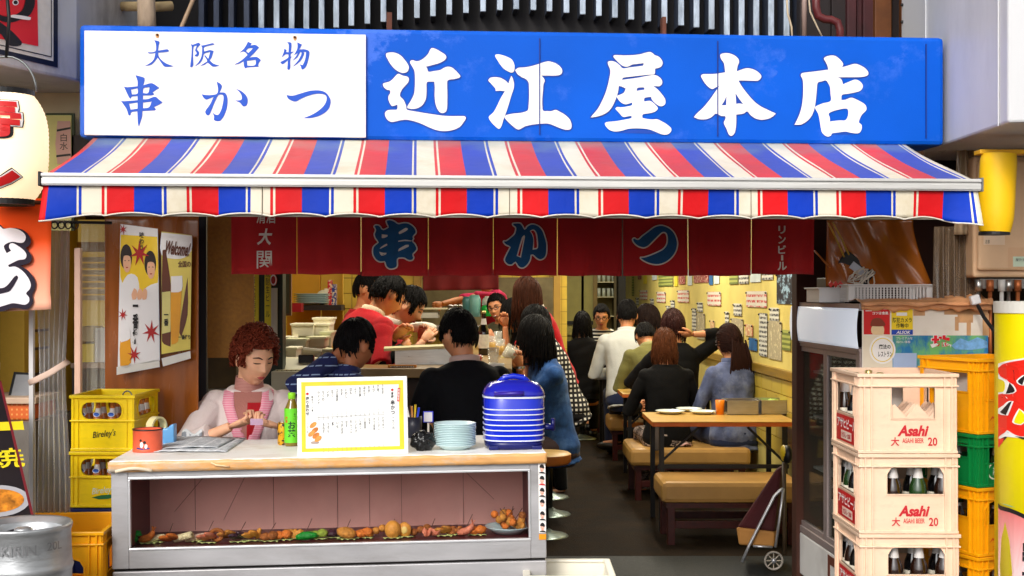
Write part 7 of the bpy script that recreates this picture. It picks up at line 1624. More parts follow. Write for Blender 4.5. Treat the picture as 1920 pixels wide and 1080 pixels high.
SL = [('white slip with red lettering, farthest in the upper row',mred,1200,544,1214,562),('white slip with red lettering, second from the back in the upper row',mred,1232,547,1248,567),('white slip with red lettering in the middle of the upper row',mred,1271,544,1292,567),('white slip with red lettering, second nearest in the upper row',mred,1327,547,1352,573),('largest white slip with red lettering, nearest in the upper row',mred,1400,546,1438,576),
 ('blue grey beer poster with black lettering next to the fridge',mgry,1457,512,1491,570),('green gridded calendar sheet under the curtain edge',mgreen,1235,505,1262,537),('small yellow slip right of the green calendar',myel,1265,505,1271,537),('dark red strip pair under the curtain right of the yellow slip',mdark,1273,505,1285,533),('pale slip under the curtain between two dark red sheets',mpale,1290,505,1298,535),('wide dark red price sheet under the curtain',mdark,1301,505,1329,530),('small blue slip right of the wide dark red sheet',mblue,1330,505,1337,534),('pale blue slip right of the small blue one',mpale,1339,505,1349,532),('green and yellow slip under the right part of the curtain',mgreen,1368,505,1384,533),('blue white slip near the right part of the curtain',mblk,1386,505,1404,532),('long white slip left of the beer poster, upper one',mpale,1407,505,1427,529),('long white slip just left of the beer poster',mblk,1429,505,1450,525),('yellow green strip far back under the curtain',mgreen,1185,510,1189,555),('small red slip far back under the curtain',mdark,1196,508,1203,524),('yellow bottle slip far back under the curtain',myel,1207,508,1213,532),('small pale slip far back beside the yellow bottle one',mpale,1223,508,1232,525),
 ('tiny white slip, farthest back in the second row',mblk,1193,558,1198,572),('tiny white slip, second from the back in the second row',mblk,1220,560,1226,575),('small white slip in the middle of the second row',mblk,1258,563,1265,578),('small white slip above the long framed list',mblk,1308,567,1318,585),('white slip above the ponytail woman',mblk,1376,569,1391,592),('white slip below the beer poster, nearest in the second row',mblk,1444,577,1461,602),('narrow dark slip behind the brown haired woman',mblk,1250,573,1256,592),('yellow framed list above the brown haired woman',mlist,1257,580,1268,596),('long black and white strip left of the raised arm',mblk,1298,578,1306,620),('yellow framed long list above the raised arm',mlist,1307,587,1322,636),('short strip left of the ponytail woman head',mblk,1360,584,1367,606),('framed list behind the ponytail woman head',mlist,1372,597,1394,657),('longest black and white strip right of the ponytail woman',mblk,1424,587,1439,668),('large framed price list nearest to the fridge',mlist,1441,602,1466,674),('small red lettered card far from the fridge',mred2,1275,592,1283,608),('small red lettered card above the raised arm wrist',mred2,1332,600,1340,618),('red lettered cream card right of the ponytail woman',mred2,1398,608,1412,630),('small blue card above the ponytail shoulder',mblue,1337,621,1343,640),('blue card with a dark print left of the longest strip',mblue,1405,634,1420,657),('patterned dark sheet at the edge of the fridge',mgreen,1467,619,1483,657)]
pinm = M('pin_black',(30,28,26),.5,var=0); pinb = MB(); pinb.ell((0,0,0),.007,6); pinme = pinb.mesh('pin',pinm)
for lab,m,x0,y0,x1,y1 in SL:
    r_ = [wq.uv(x0,y0),wq.uv(x1,y0),wq.uv(x1,y1),wq.uv(x0,y1)]
    u0 = min(p[0] for p in r_); u1 = max(p[0] for p in r_); zt_ = wq.uv((x0+x1)/2,y0)[1]; zb_ = wq.uv((x0+x1)/2,y1)[1]
    t = thing('menu_slip',lab,'menu slip',wq.w((u0+u1)/2,zb_),0,'menu slips on the yellow wall')
    b = MB(wq.mat(.001)); b.grid(lambda i,j: (u0+(u1 -u0)*i,zb_+(zt_ -zb_)*j,.002),2,2); b.build('sheet',m,t,thick=.001)
    for u in (u0+.012,u1 -.012):
        o = bpy.data.objects.new('pin',pinme); SC.collection.objects.link(o); o.parent = t; WM[o] = ID; o.location = wq.w(u,zt_ -.012,.008) -t.location
# ================================================================ PEOPLE
from mathutils.bvhtree import BVHTree
tmp_sc = bpy.data.scenes.new('remesh_scratch')
def voxel(me,vox,smooth=3):
    o = bpy.data.objects.new('tmp',me); tmp_sc.collection.objects.link(o)
    m = o.modifiers.new('r','REMESH'); m.mode = 'VOXEL'; m.voxel_size = vox
    if smooth: s = o.modifiers.new('s','SMOOTH'); s.factor = .5; s.iterations = smooth
    vl = tmp_sc.view_layers[0]; vl.update(); dg = vl.depsgraph
    out = bpy.data.meshes.new_from_object(o.evaluated_get(dg)); bpy.data.objects.remove(o); bpy.data.meshes.remove(me)
    return out
HR_ = (.077,.098,.118)
def head_surface(d):
    x,y,z = d.x,d.y,d.z
    X = HR_[0]*x; Y = HR_[1]*y; Z = HR_[2]*z
    lo = max(0,-z)
    X *= 1 -.30*lo ** 1.3
    if y > 0: Y *= 1 -.45*lo
    else: Y *= .97 -.05*lo
    if y < 0:
        g = lambda cx,cz,sx,sz: math.exp(-((X -cx)/sx) ** 2 -((Z -cz)/sz) ** 2)
        Y -= .007*g(0,.0,.010,.03)+.019*g(0,-.024,.013,.013)+.004*(g(.016,-.028,.008,.008)+g(-.016,-.028,.008,.008))
        Y += .009*(g(.031,.012,.017,.012)+g(-.031,.012,.017,.012))
        Y -= .004*(g(.03,.036,.024,.01)+g(-.03,.036,.024,.01))+.004*(g(.042,-.025,.02,.022)+g(-.042,-.025,.02,.022))
        Y -= .007*g(0,-.058,.022,.009)+.008*g(0,-.098,.022,.016)
        Y += .003*g(0,-.078,.025,.008)
    return Vector((X,Y,Z))
def ik(a,b,l1,l2,pole):
    d = b -a; L = min(d.length,(l1+l2)*.998); dn = d.normalized(); b = a+dn*L
    k = (l1*l1 -l2*l2+L*L)/(2*L); h = math.sqrt(max(0,l1*l1 -k*k))
    p = pole -dn*pole.dot(dn); p = p.normalized() if p.length > 1e-5 else Vector((0,0,-1))
    return a+dn*k+p*h,b
SK = {'light': (222,160,122),'warm': (222,152,110),'tan': (190,120,80),'pale': (236,178,142)}
hairmats = {}
def hairmat(c): return M('hair_%d_%d_%d' % c,c,.6,var=.3,scale=60,stretch=(1,1,.2),spec=.15)
def loft(b,rows,T,n=24,sq=2.4,pad=0,zscale=1):
    vs = []; fs = []
    for z,rx,ry,yo in rows:
        for j in range(n):
            a = 2*math.pi*j/n; c,s = math.cos(a),math.sin(a)
            k = (abs(c) ** sq+abs(s) ** sq) ** (-1/sq)
            vs.append(T @ Vector(((rx+pad)*k*c,yo+(ry+pad)*k*s,z)))
    for i in range(len(rows) -1):
        for j in range(n):
            fs.append((i*n+j,i*n+(j+1) % n,(i+1)*n+(j+1) % n,(i+1)*n+j))
    fs += [tuple(range(n))[::-1],tuple(range((len(rows) -1)*n,len(rows)*n))]
    b.add(vs,fs)
MALE = [(-.07,.14,.10,0),(0,.165,.115,0),(.12,.155,.108,0),(.25,.16,.112,0),(.36,.178,.115,.0),(.43,.186,.1,.006),(.475,.165,.08,.01),(.505,.11,.065,.012),(.535,.06,.055,.01)]
FEM = [(-.07,.15,.11,0),(0,.17,.12,0),(.12,.142,.1,0),(.25,.142,.115,-.008),(.36,.155,.112,-.004),(.43,.16,.09,.004),(.475,.142,.072,.01),(.505,.095,.058,.012),(.535,.052,.05,.01)]
def hand(b,w,fdir,nrm,side,curl=.9,s=1.0):
    """palm, four fingers of unequal length with two bends and a thumb from the side of the palm"""
    f = fdir.normalized(); n = (nrm -f*nrm.dot(f)).normalized(); x = f.cross(n)*side
    Pp = lambda a,c,e: w+(f*a+x*c+n*e)*s
    b.tube([Pp(-.015,0,0),Pp(.02,0,0),Pp(.055,0,.002),Pp(.085,0,.002)],[.024*s,.034*s,.04*s,.034*s],10,flat=.42,up=tuple(n))
    for c,L,dl in ((.029,.07,-.004),(.01,.08,.002),(-.010,.074,0),(-.028,.058,-.008)):
        p = [Pp(.07+dl,c,0)]; a = curl*.35; q = .084+dl; e = 0
        for seg in (.42,.32,.26):
            q += L*seg*math.cos(a); e -= L*seg*math.sin(a)*-1; p.append(Pp(q,c*(1 -.1*a),e)); a += curl*.75
        b.tube(p,[.0098*s,.0095*s,.0085*s,.0065*s],7)
    b.tube([Pp(.01,.026,.0),Pp(.035,.046,.012),Pp(.06,.05,.026),Pp(.078,.044,.036)],[.013*s,.0115*s,.0095*s,.007*s],7)
def hair(name,par,HT,style,col,n=220,length=.08,seed=1):
    rng = random.Random(seed); m = hairmat(col); b = MB()
    ex = Vector((HR_[0]*1.09,HR_[1]*1.07,HR_[2]*1.07)); c0 = Vector((0,.006,.006))
    def inhair(d):          # hairline in head space
        if style in ('short','curly','tied') and abs(d.x) > .78 and -.25 < d.y < .38 and d.z < .16: return False
        if d.y < 0:
            a = abs(d.x)
            return d.z > .56 -.5*max(0,a -.55)*2.0 or (a > .86 and d.z > -.15)
        return d.z > {'curly': -.38,'short': -.45}.get(style,-.62)
    vs = []; fs = []; N_,K = 40,26
    for i in range(K+1):
        t = math.pi*i/K
        for j in range(N_):
            q = 2*math.pi*j/N_; d = Vector((math.sin(t)*math.cos(q),math.sin(t)*math.sin(q),math.cos(t)))
            k = 1.0+.02*mnoise.noise(d*4) if inhair(d) else .8
            vs.append(HT @ (c0+Vector((d.x*ex.x,d.y*ex.y,d.z*ex.z))*k))
    for i in range(K):
        for j in range(N_): fs.append((i*N_+j,(i+1)*N_+j,(i+1)*N_+(j+1) % N_,i*N_+(j+1) % N_))
    b.add(vs,fs)
    up = HT.to_3x3().inverted() @ Vector((0,0,-1))        # world down in head space
    crown = Vector((0,.35,.94)).normalized()
    k = 0; tries = 0; n = int(n*2.2)
    while k < n and tries < n*12:
        tries += 1
        d = Vector((rng.gauss(0,1),rng.gauss(0,1),rng.gauss(.25,1))).normalized()
        if not inhair(d): continue
        k += 1
        if style == 'curly':
            p = c0+Vector((d.x*ex.x,d.y*ex.y,d.z*ex.z)); r = rng.uniform(.007,.015); out = d*rng.uniform(.0,.034)*(.15+.6*max(0,d.z+.1))
            a0 = rng.uniform(0,6.28); t1 = d.orthogonal().normalized(); t2 = d.cross(t1)
            pts = [HT @ (p+out+(t1*math.cos(a0+q*.8)+t2*math.sin(a0+q*.8))*r*(1 -q*.07)+d*q*.0025) for q in range(8)]
            b.tube(pts,[.0032,.0042,.0042,.004,.004,.0036,.003,.0015],4); continue
        tang = d -crown; tang = (tang -d*tang.dot(d))
        if style == 'short' and d.y < -.1: tang += Vector((.25,-.5,0))
        tang = tang.normalized() if tang.length > .02 else d.orthogonal().normalized()
        tang = (tang+Vector((rng.gauss(0,.18),rng.gauss(0,.18),rng.gauss(0,.18)))).normalized()
        L = length*rng.uniform(.75,1.1); stp = 8; dd = d.copy(); pts = []; off = rng.uniform(.0,.016); pos = None; hang = False
        for q in range(stp):
            if not hang:
                p = c0+Vector((dd.x*ex.x,dd.y*ex.y,dd.z*ex.z))*(1+off*6*.5)+dd*.002
                if style == 'pony':
                    tg = Vector((.0,.95,-.15)).normalized(); dd = (dd+(tg -dd)*.16).normalized()
                else:
                    ax = dd+tang*(L/stp/.1); dd = ax.normalized(); tang = (tang -dd*tang.dot(dd)).normalized()
                if style in ('long','bob') and dd.dot(up) > .12: hang = True
                if style in ('short','tied') and not inhair(dd) and q > 2: pts.append(p); break
            else:
                p = pos+up*(L/stp)+Vector((dd.x,dd.y,0))*.0025*(1 if style == 'long' else (.5 if q < 6 else -2.5))+Vector((rng.gauss(0,.0015),rng.gauss(0,.0015),0))
            pos = p; pts.append(p)
        if len(pts) < 3: continue
        w = rng.uniform(.0032,.0062) if style != 'short' else rng.uniform(.0028,.005)
        rr = [w*(.75+.25*math.sin(3.14*min(1,i/3)))*(1 -max(0,(i -len(pts)*.55)/len(pts))*1.5) for i in range(len(pts))]
        b.tube([HT @ p for p in pts],rr,4,flat=.6)
    if style in ('pony','tied'):
        base = Vector((0,.105,.0 if style == 'pony' else .01))
        if style == 'tied':
            for q in range(26):
                a = rng.uniform(0,6.28); b.tube([HT @ (base+Vector((.028*math.cos(a+s),.012*s+.004,.028*math.sin(a+s)))) for s in (0,.6,1.2,1.8)],[.006,.008,.008,.004],5)
        else:
            for q in range(80):
                x,z = rng.gauss(0,.02),rng.gauss(0,.014); p = base+Vector((x,0,z)); pts = [HT @ p]
                for s in range(8):
                    p = p+up*length/8+Vector((rng.gauss(0,.003)+x*.12,.012*(1 -s/4)*(s < 4),0)); pts.append(HT @ p)
                b.tube(pts,[.007,.009,.0095,.0095,.009,.008,.007,.005,.002],5)
    return b.build(name,m,par,smooth=True)
GLS = M('spectacle_black',(20,18,18),.25,var=0)
EYW = M('eye_white',(216,206,198),.25,var=0); IRIS = M('eye_dark',(26,16,12),.15,var=0); LIP = M('lip',(176,72,66),.4,var=.05); BROW = M('brow_dark',(30,20,18),.7,var=0)
TEETH = M('teeth',(236,230,220),.3,var=0)
TROU = {}
def person(label,head,yaw,top,hairs,sex='m',hyaw=None,pitch=8,lean=8,tilt=0,seat=None,scale=None,wr=None,skin='light',sleeve=1.0,vox=.008,legs='sit',pants=None,glasses=False,group=None,smile=False,nhair=220,cuff=None,undersleeve=None,curl=.9,face=True,pole=None,collar=None,fdir=None,twist=0,lid=False,roll=None,bulk=1):
    hw = P(*head); hyaw = yaw if hyaw is None else hyaw; rows = MALE if sex == 'm' else FEM
    L = rad(lean); T0 = Matrix.Rotation(L,4,'X')
    HRt = Matrix.Rotation(rad(hyaw -yaw),4,'Z') @ Matrix.Rotation(rad(tilt),4,'Y') @ Matrix.Rotation(rad(pitch),4,'X')
    piv = T0 @ Vector((0,-.006,.555)); hc = piv+(HRt @ Vector((0,-.022,.108)))
    Ry = Matrix.Rotation(rad(yaw),4,'Z')
    if scale is None:
        scale = max(.86,min(1.06,(hw.z -seat)/(hc.z+.085))) if seat is not None else 1.0
    S = Matrix.Scale(scale,4)
    loc = hw -(Ry @ (hc*scale)).xyz
    t = thing('person',label,'person',loc,rad(yaw),group)
    W = WM[t] @ S; Wi = W.inverted()
    sm = M('skin_'+skin,SK[skin],.48,var=.08,scale=20,sss=.12,bump=.04,bscale=220)
    # joints
    A = {}
    for s in (-1,1):
        sh = T0 @ Vector((s*(.172 if sex == 'm' else .15),.006,.436))
        tgt = (wr or {}).get('R' if s < 0 else 'L')
        if tgt is None: tgt = Vector((s*.13,-.30 -.2*math.sin(L),.16))
        elif len(tgt) == 3 and tgt[0] > 20: tgt = Wi @ P(*tgt)
        else: tgt = Vector(tgt)
        po = Vector((s*.7,.5,-.9)) if not pole else Vector((s*pole[0],pole[1],pole[2]))
        el,w_ = ik(sh,tgt,.285,.255,po); A[s] = (sh,el,w_)
    # ---- body: one continuous skin
    b = MB(W)
    loft(b,rows,T0,pad=-.012)
    b.tube([T0 @ Vector((0,.008,.48)),piv+Vector((0,0,.0)),hc+(HRt @ Vector((0,.022,-.05)))],[.058,.05,.052],16)
    vs = []; fs = []; n,h = 44,30
    for i in range(h+1):
        tt = math.pi*i/h
        for j in range(n):
            q = 2*math.pi*j/n
            vs.append(hc+(HRt @ head_surface(Vector((math.sin(tt)*math.cos(q),math.sin(tt)*math.sin(q),math.cos(tt))))))
    for i in range(h):
        for j in range(n): fs.append((i*n+j,(i+1)*n+j,(i+1)*n+(j+1) % n,i*n+(j+1) % n))
    b.add(vs,fs)
    HT = Matrix.Translation(hc) @ HRt
    for s in (-1,1):
        b.ell((0,0,0),(.010,.02,.031),12,M=HT @ Matrix.Translation((s*.077,.008,-.004)) @ Matrix.Rotation(s*.35,4,'Z'))
        sh,el,w_ = A[s]
        b.tube([sh+(el -sh)*.0,sh+(el -sh)*.5,el,el+(w_ -el)*.3,w_],[.05,.043,.036,.037,.026] if sex == 'm' else [.044,.037,.031,.032,.022],12)
    kn = {}
    for s in (-1,1):
        if legs == 'sit': hp,k_,an = Vector((s*.085,-.0,-.01)),Vector((s*.12,-.40,.0)),Vector((s*.12,-.36,-.42))
        else: hp,k_,an = Vector((s*.085,.0,-.02)),Vector((s*.095,-.03,-.45)),Vector((s*.1,.0,-.86))
        kn[s] = (hp,k_,an); b.tube([hp,(hp+k_)/2,k_,(k_+an)/2,an,an+Vector((0,-.13,-.03))],[.075,.065,.05,.048,.034,.028],12)
    me = voxel(b.mesh('body',sm),vox*.7*scale,2)
    me.materials.clear(); me.materials.append(sm)
    hb = MB(W)
    for s in (-1,1):
        sh,el,w_ = A[s]; f = (w_ -el).normalized(); inn = Vector((-s,-.1,.1))
        fd = f if not fdir else Vector((fdir[0]*s,fdir[1],fdir[2])).normalized()
        hand(hb,w_+fd*.012,(f*.5+fd*.5),inn if not roll else Vector((roll[0]*s,roll[1],roll[2])),s,curl,.98 if sex == 'm' else .9)
    hm_ = hb.mesh('hands',sm)
    bm = bmesh.new(); bm.from_mesh(me); bm.from_mesh(hm_); bmesh.ops.recalc_face_normals(bm,faces=bm.faces); bm.to_mesh(me); bm.free(); bpy.data.meshes.remove(hm_)
    me.polygons.foreach_set('material_index',[0]*len(me.polygons))
    body = place(me,'body',t,smooth=True)
    # ---- face
    HW = W @ HT
    def on_face(x,z,lift=0): 
        y = -math.sqrt(max(.01,1 -(x/HR_[0]) ** 2 -(z/HR_[2]) ** 2)); d = Vector((x/HR_[0],y,z/HR_[2])).normalized(); p = head_surface(d); return p+Vector((0,-lift,0))
    if face:
        eb = MB(HW); ib = MB(HW); lb = MB(HW)
        for s in (-1,1):
            c = on_face(s*.031,.011,-.0015)
            if not lid: eb.ell(c,(.0125,.006,.0052),10); ib.ell(c+Vector((0,-.0038,-.0005)),(.0052,.003,.0048),8)
            lb.tube([on_face(s*.018,.0105,.0035),on_face(s*.027,.0165 if not lid else .009,.0045),on_face(s*.038,.0155 if not lid else .008,.004),on_face(s*.046,.0095,.002)],[.001,.0022,.0022,.0012],5)
            lb.tube([on_face(s*.014,.031,.0035),on_face(s*.03,.0375,.004),on_face(s*.05,.031,.003)],[.002,.0034,.0016],5)
        if not lid: eb.build('eyes',EYW,t,smooth=True); ib.build('irises',IRIS,t,smooth=True)
        lb.build('eyebrows',BROW,t,smooth=True)
        mb = MB(HW)
        for dz,rz_ in ((-.0545,.0042),(-.0615,.0052)):
            mb.tube([on_face(-.022,-.0575,.001),on_face(-.010,dz,.0022),on_face(.0,dz -.0005*(1 if dz > -.058 else -1),.003),on_face(.010,dz,.0022),on_face(.022,-.0575,.001)],[.001,rz_*.8,rz_,rz_*.8,.001],6)
        mb.build('lips',LIP,t,smooth=True)
        if smile: mb = MB(HW); mb.ell(on_face(0,-.058,.003),(.016,.004,.005),10); mb.build('teeth',TEETH,t,smooth=True)
    if glasses:
        gb = MB(HW)
        for s in (-1,1): gb.tube([Vector((s*.031+.021*math.cos(a),-.104+.006*abs(math.cos(a)),.010+.016*math.sin(a))) for a in [q*.45 for q in range(15)]],.0024,6); gb.tube([Vector((s*.052,-.097,.014)),Vector((s*.074,-.05,.014)),Vector((s*.08,.005,.01))],.0022,6)
        gb.tube([Vector((-.011,-.106,.013)),Vector((.011,-.106,.013))],.0022,6); gb.build('spectacles',GLS,t,smooth=True)
    # ---- clothes
    b = MB(W); nr = [r for r in rows if r[0] <= .506]
    loft(b,[(-.10,nr[0][1]+.018,nr[0][2]+.012,0)]+nr+[(.522,.078,.066,.012)],T0,pad=.012)
    for s in (-1,1):
        sh,el,w_ = A[s]; a = (.064 if sex == 'm' else .056)*bulk; b.ell(sh,(a*1.02,)*3,16)
        if sleeve > .55:
            e = el+(w_ -el)*(sleeve -.5)/.5*.96
            b.tube([sh+(el -sh)*.12,sh+(el -sh)*.5,el,(el+e)/2,e],[a,a*.9,a*.83,a*.78,a*.7 if not cuff else a*.82],14)
        else:
            e = sh+(el -sh)*sleeve*2; b.tube([sh+(e -sh)*.15,(sh+e)/2,e],[a,a*.95,a*.95],14)
    me = voxel(b.mesh('top',top),vox*scale,7); me.materials.clear(); me.materials.append(top)
    nv = len(me.vertices); co = np.empty(nv*3); me.vertices.foreach_get('co',co); co = co.reshape(-1,3); no = np.empty(nv*3); me.vertices.foreach_get('normal',no); no = no.reshape(-1,3)
    rs = np.random.RandomState(len(label)*7+int(head[0])); dsp = np.zeros(nv)
    for q in range(9):
        k = rs.normal(0,1,3)*np.array([17,17,30]); dsp += np.abs(np.sin(co @ k*.5+rs.uniform(0,6))) -.6
    co += no*(dsp*.0026)[:,None]; me.vertices.foreach_set('co',co.reshape(-1)); me.update()
    me.polygons.foreach_set('material_index',[0]*len(me.polygons))
    tob = place(me,'shirt',t,smooth=True); tv = [v.co.copy() for v in me.vertices]; tp = [p.vertices[:] for p in me.polygons]; bvh = BVHTree.FromPolygons(tv,tp)
    if undersleeve:
        b = MB(W)
        for s in (-1,1):
            sh,el,w_ = A[s]; b = MB(W); b.tube([sh+(el -sh)*.6,el,el+(w_ -el)*.5,w_ -(w_ -el)*.02],[.046,.043,.042,.036],12); b.build('sleeve',undersleeve,t,smooth=True)
    if cuff:
        for s in (-1,1):
            sh,el,w_ = A[s]; e = el+(w_ -el)*(sleeve -.5)/.5*.96; f = (w_ -el).normalized(); a = (.064 if sex == 'm' else .056)*.8; b = MB(W); b.tube([e -f*.045,e -f*.03,e,e+f*.004],[a*.98,a*1.08,a*1.08,a*.9],14); b.build('cuff',cuff,t,smooth=True)
    if collar:
        b = MB(W); b.M = W @ T0; b.lathe([(.066,.5),(.074,.515),(.07,.548),(.064,.552),(.06,.52)],c=(0,.008,0),n=28,sx=1.08,sy=.98); b.build('collar',collar,t,smooth=True)
    if pants:
        b = MB(W); loft(b,[(-.12,.13,.1,0),(-.05,.175,.13,0),(.04,.165,.12,0)],Matrix.Identity(4),pad=.004)
        for s in (-1,1):
            hp,k_,an = kn[s]; b.tube([hp,(hp+k_)/2,k_,(k_+an)/2,an],[.09,.08,.064,.058,.05],14)
        me = voxel(b.mesh('trousers',pants),vox*1.3,3); me.materials.clear(); me.materials.append(pants); me.polygons.foreach_set('material_index',[0]*len(me.polygons)); place(me,'trousers',t,smooth=True)
    if legs:
        for s in (-1,1):
            hp,k_,an = kn[s]; b = MB(W); b.ell(an+Vector((0,-.07,-.045)),(.045,.13,.042),14); b.build('shoe',M('shoe_dark',(26,22,22),.4,var=.1),t,smooth=True)
    st,col,ln = hairs
    hair('hair',t,HW,st,col,nhair,ln*1.0,int(head[0]))
    return t,W,T0,HT,bvh,tob
def project(bvh,root,W,T,x,z,lift=.003):   # nearest point of the shirt front for a point of the torso frame
    q = WM[root].inverted() @ W
    o = q @ (T @ Vector((x,-.6,z))); d = (q.to_3x3() @ (T.to_3x3() @ Vector((0,1,0)))).normalized(); h = bvh.ray_cast(o,d)
    
    if h[0] is None:
        h = bvh.find_nearest(q @ (T @ Vector((x,-.02,z)))); return WM[root] @ (h[0]+h[1]*lift)
    return WM[root] @ (h[0] -d*lift)
def cloth(name,col,**k): return M(name,col,k.pop('rough',.85),var=k.pop('var',.14),scale=k.pop('scale',10),bump=k.pop('bump',.25),bscale=k.pop('bscale',160),spec=.25,sheen=k.pop('sheen',.1),**k)
blackc = cloth('cloth_black',(9,8,10),sheen=0); suit = cloth('cloth_suit',(8,9,14),sheen=0); smock = cloth('cloth_smock',(232,216,212),var=.06); redh = cloth('cloth_happi',(188,12,28),var=.12); denim = cloth('cloth_denim',(44,84,144),var=.4,scale=16,dirt=.4,dcol=(100,136,186),dscale=8); denim2 = cloth('cloth_denim_grey',(98,108,146),var=.5,scale=11,dirt=.6,dcol=(150,160,190),dscale=9); olive = cloth('cloth_olive',(112,108,58)); whitec = cloth('cloth_white',(206,208,206),var=.05); pinkt = cloth('cloth_pink',(206,30,90)); olived = cloth('cloth_dull',(76,72,54)); trou = cloth('cloth_trousers',(66,54,58)); jean = cloth('cloth_jeans',(40,50,84)); blackp = cloth('cloth_blackpants',(22,21,24))
plaid = pattern('cloth_plaid',(26,34,84),both(stripes(2,26,.14,warp=.03),stripes(0,40,.75)),col2=(150,170,206),rough=.8,var=.2,scale=20,bump=.2)
polka = pattern('cloth_polka',(24,22,24),both(stripes(2,30,.5),stripes(1,30,.5)),col2=(226,222,212),rough=.8,var=.05)
strip = pattern('cloth_stripe',(226,224,218),stripes(2,26,.55),col2=(28,28,34),rough=.8,var=.05)
skirtm = pattern('skirt_print',(56,46,46),both(blot(34,.46,.5),stripes(2,20,.9)),col2=(176,158,150),rough=.8,var=.2)
DK = (24,19,18)
BLK = (17,15,16)
# the woman at the counter
t,W,T,HT,bvh,tob = person('older woman with curly reddish brown hair in a beige smock seated behind the counter',(477,674,5.86),6,smock,('curly',(112,46,28),.06),'f',hyaw=40,pitch=16,lean=8,scale=1.02,seat=None,wr={'R': (432,800,5.66),'L': (524,800,5.66)},skin='pale',sleeve=.82,vox=.006,nhair=420,cuff=smock,pole=(1,.25,-.5),pants=trou,curl=1.5,fdir=(-.8,-.35,.2),lid=True,roll=(.1,.3,1),bulk=1.22)
pinkr = pattern('pink_ribbed',(236,130,156),stripes(2,130,.4),col2=(246,196,206),rough=.8,var=.06); redi = cloth('inner_red',(176,26,36),var=.08); turt = cloth('turtle_neck',(176,116,106),var=.1)
for s in (-1,1):
    path = [(s*.088,.515),(s*.082,.46),(s*.06,.40),(s*.032,.33),(s*.012,.26),(s*.006,.16),(s*.006,.04)]
    rows_ = []
    for i,(x,z) in enumerate(path):
        wdt = .030 if i < 5 else .018
        a = [project(bvh,t,W,T,x+s*wdt*q,z+.006*q*(i < 4),.006) for q in (-.8,-.2,.4,1.0)]
        rows_.append(a)
    rows_ = [r for r in rows_ if all(p is not None for p in r)]
    b = MB(); n_ = len(rows_); vs = [p for r in rows_ for p in r]; b.add(vs,[(i*4+j,i*4+j+1,(i+1)*4+j+1,(i+1)*4+j) for i in range(n_ -1) for j in range(3)]); b.build('pink_collar',pinkr,t,smooth=True,thick=.003)
vs = []; rws = []
for z,hw_ in ((.515,.062),(.47,.062),(.43,.052),(.39,.04),(.35,.026),(.31,.012)):
    r = [project(bvh,t,W,T,hw_*q,z,.0035) for q in (-1,-.5,0,.5,1)]
    if all(p is not None for p in r): rws.append(r)
b = MB(); b.add([p for r in rws for p in r],[(i*5+j,i*5+j+1,(i+1)*5+j+1,(i+1)*5+j) for i in range(len(rws) -1) for j in range(4)]); b.build('inner_shirt',turt,t,smooth=True)
b = MB(); b.add([p for r in rws[1:] for p in [p+Vector((0,-.002,0)) for p in r[2:]]],[(i*3+j,i*3+j+1,(i+1)*3+j+1,(i+1)*3+j) for i in range(len(rws) -2) for j in range(2)]); b.build('red_lining',redi,t,smooth=True)
b = MB(W @ T); b.lathe([(.066,.47),(.068,.5),(.064,.53),(.06,.56),(.058,.575),(.05,.57)],c=(0,.004,0),n=28,sx=1.02,sy=1.02); b.build('turtle_neck',pattern('turtle_rib',(176,116,106),stripes(2,150,.5),col2=(196,140,130),rough=.8),t,smooth=True)
p0 = project(bvh,t,W,T,.085,.27,.004); p1 = project(bvh,t,W,T,.135,.265,.004)
if p0 and p1:
    cp = Pl((p0+p1)/2,p1 -p0,(0,-.1,1)); nv_ = M('stitch_navy',(36,50,110),.7,var=0); text('本家',cp,-.022,.012,.012,.036,nv_,t,name='stitching',off=.005,bold=.04); text('近江屋',cp,.012,-.008,.014,.05,nv_,t,name='stitching',off=.005,bold=.04)
stool(P(478,700,5.95).x,6.0,.42,'stool under the woman behind the counter')
b = MB(); c = P(481,792,5.56); b.box((c.x -.028,c.x+.028),(c.y,c.y+.003),(c.z -.012,c.z+.016)); tag(b.build('plastic_wrapper',M('wrapper_lilac',(206,176,206),.2,var=.1,alpha=.6),bevel=.001),'small clear lilac wrapper held between the woman hands','wrapper')
person('man in a navy striped shirt seen from behind, seated behind the menu board',(667,648,6.0),150,plaid,('short',BLK,.06),'m',hyaw=136,pitch=14,lean=16,seat=.52,scale=.97,wr={'L': (626,672,5.9)},skin='tan',vox=.007,nhair=380,collar=plaid,pants=jean)
person('man in a black suit with his back turned at the middle of the counter',(859,629,6.35),-160,suit,('short',BLK,.055),'m',hyaw=-140,pitch=12,lean=12,seat=.52,scale=1.0,skin='warm',vox=.007,nhair=400,collar=cloth('collar_pinkwhite',(206,176,166),var=.03),pants=blackp)
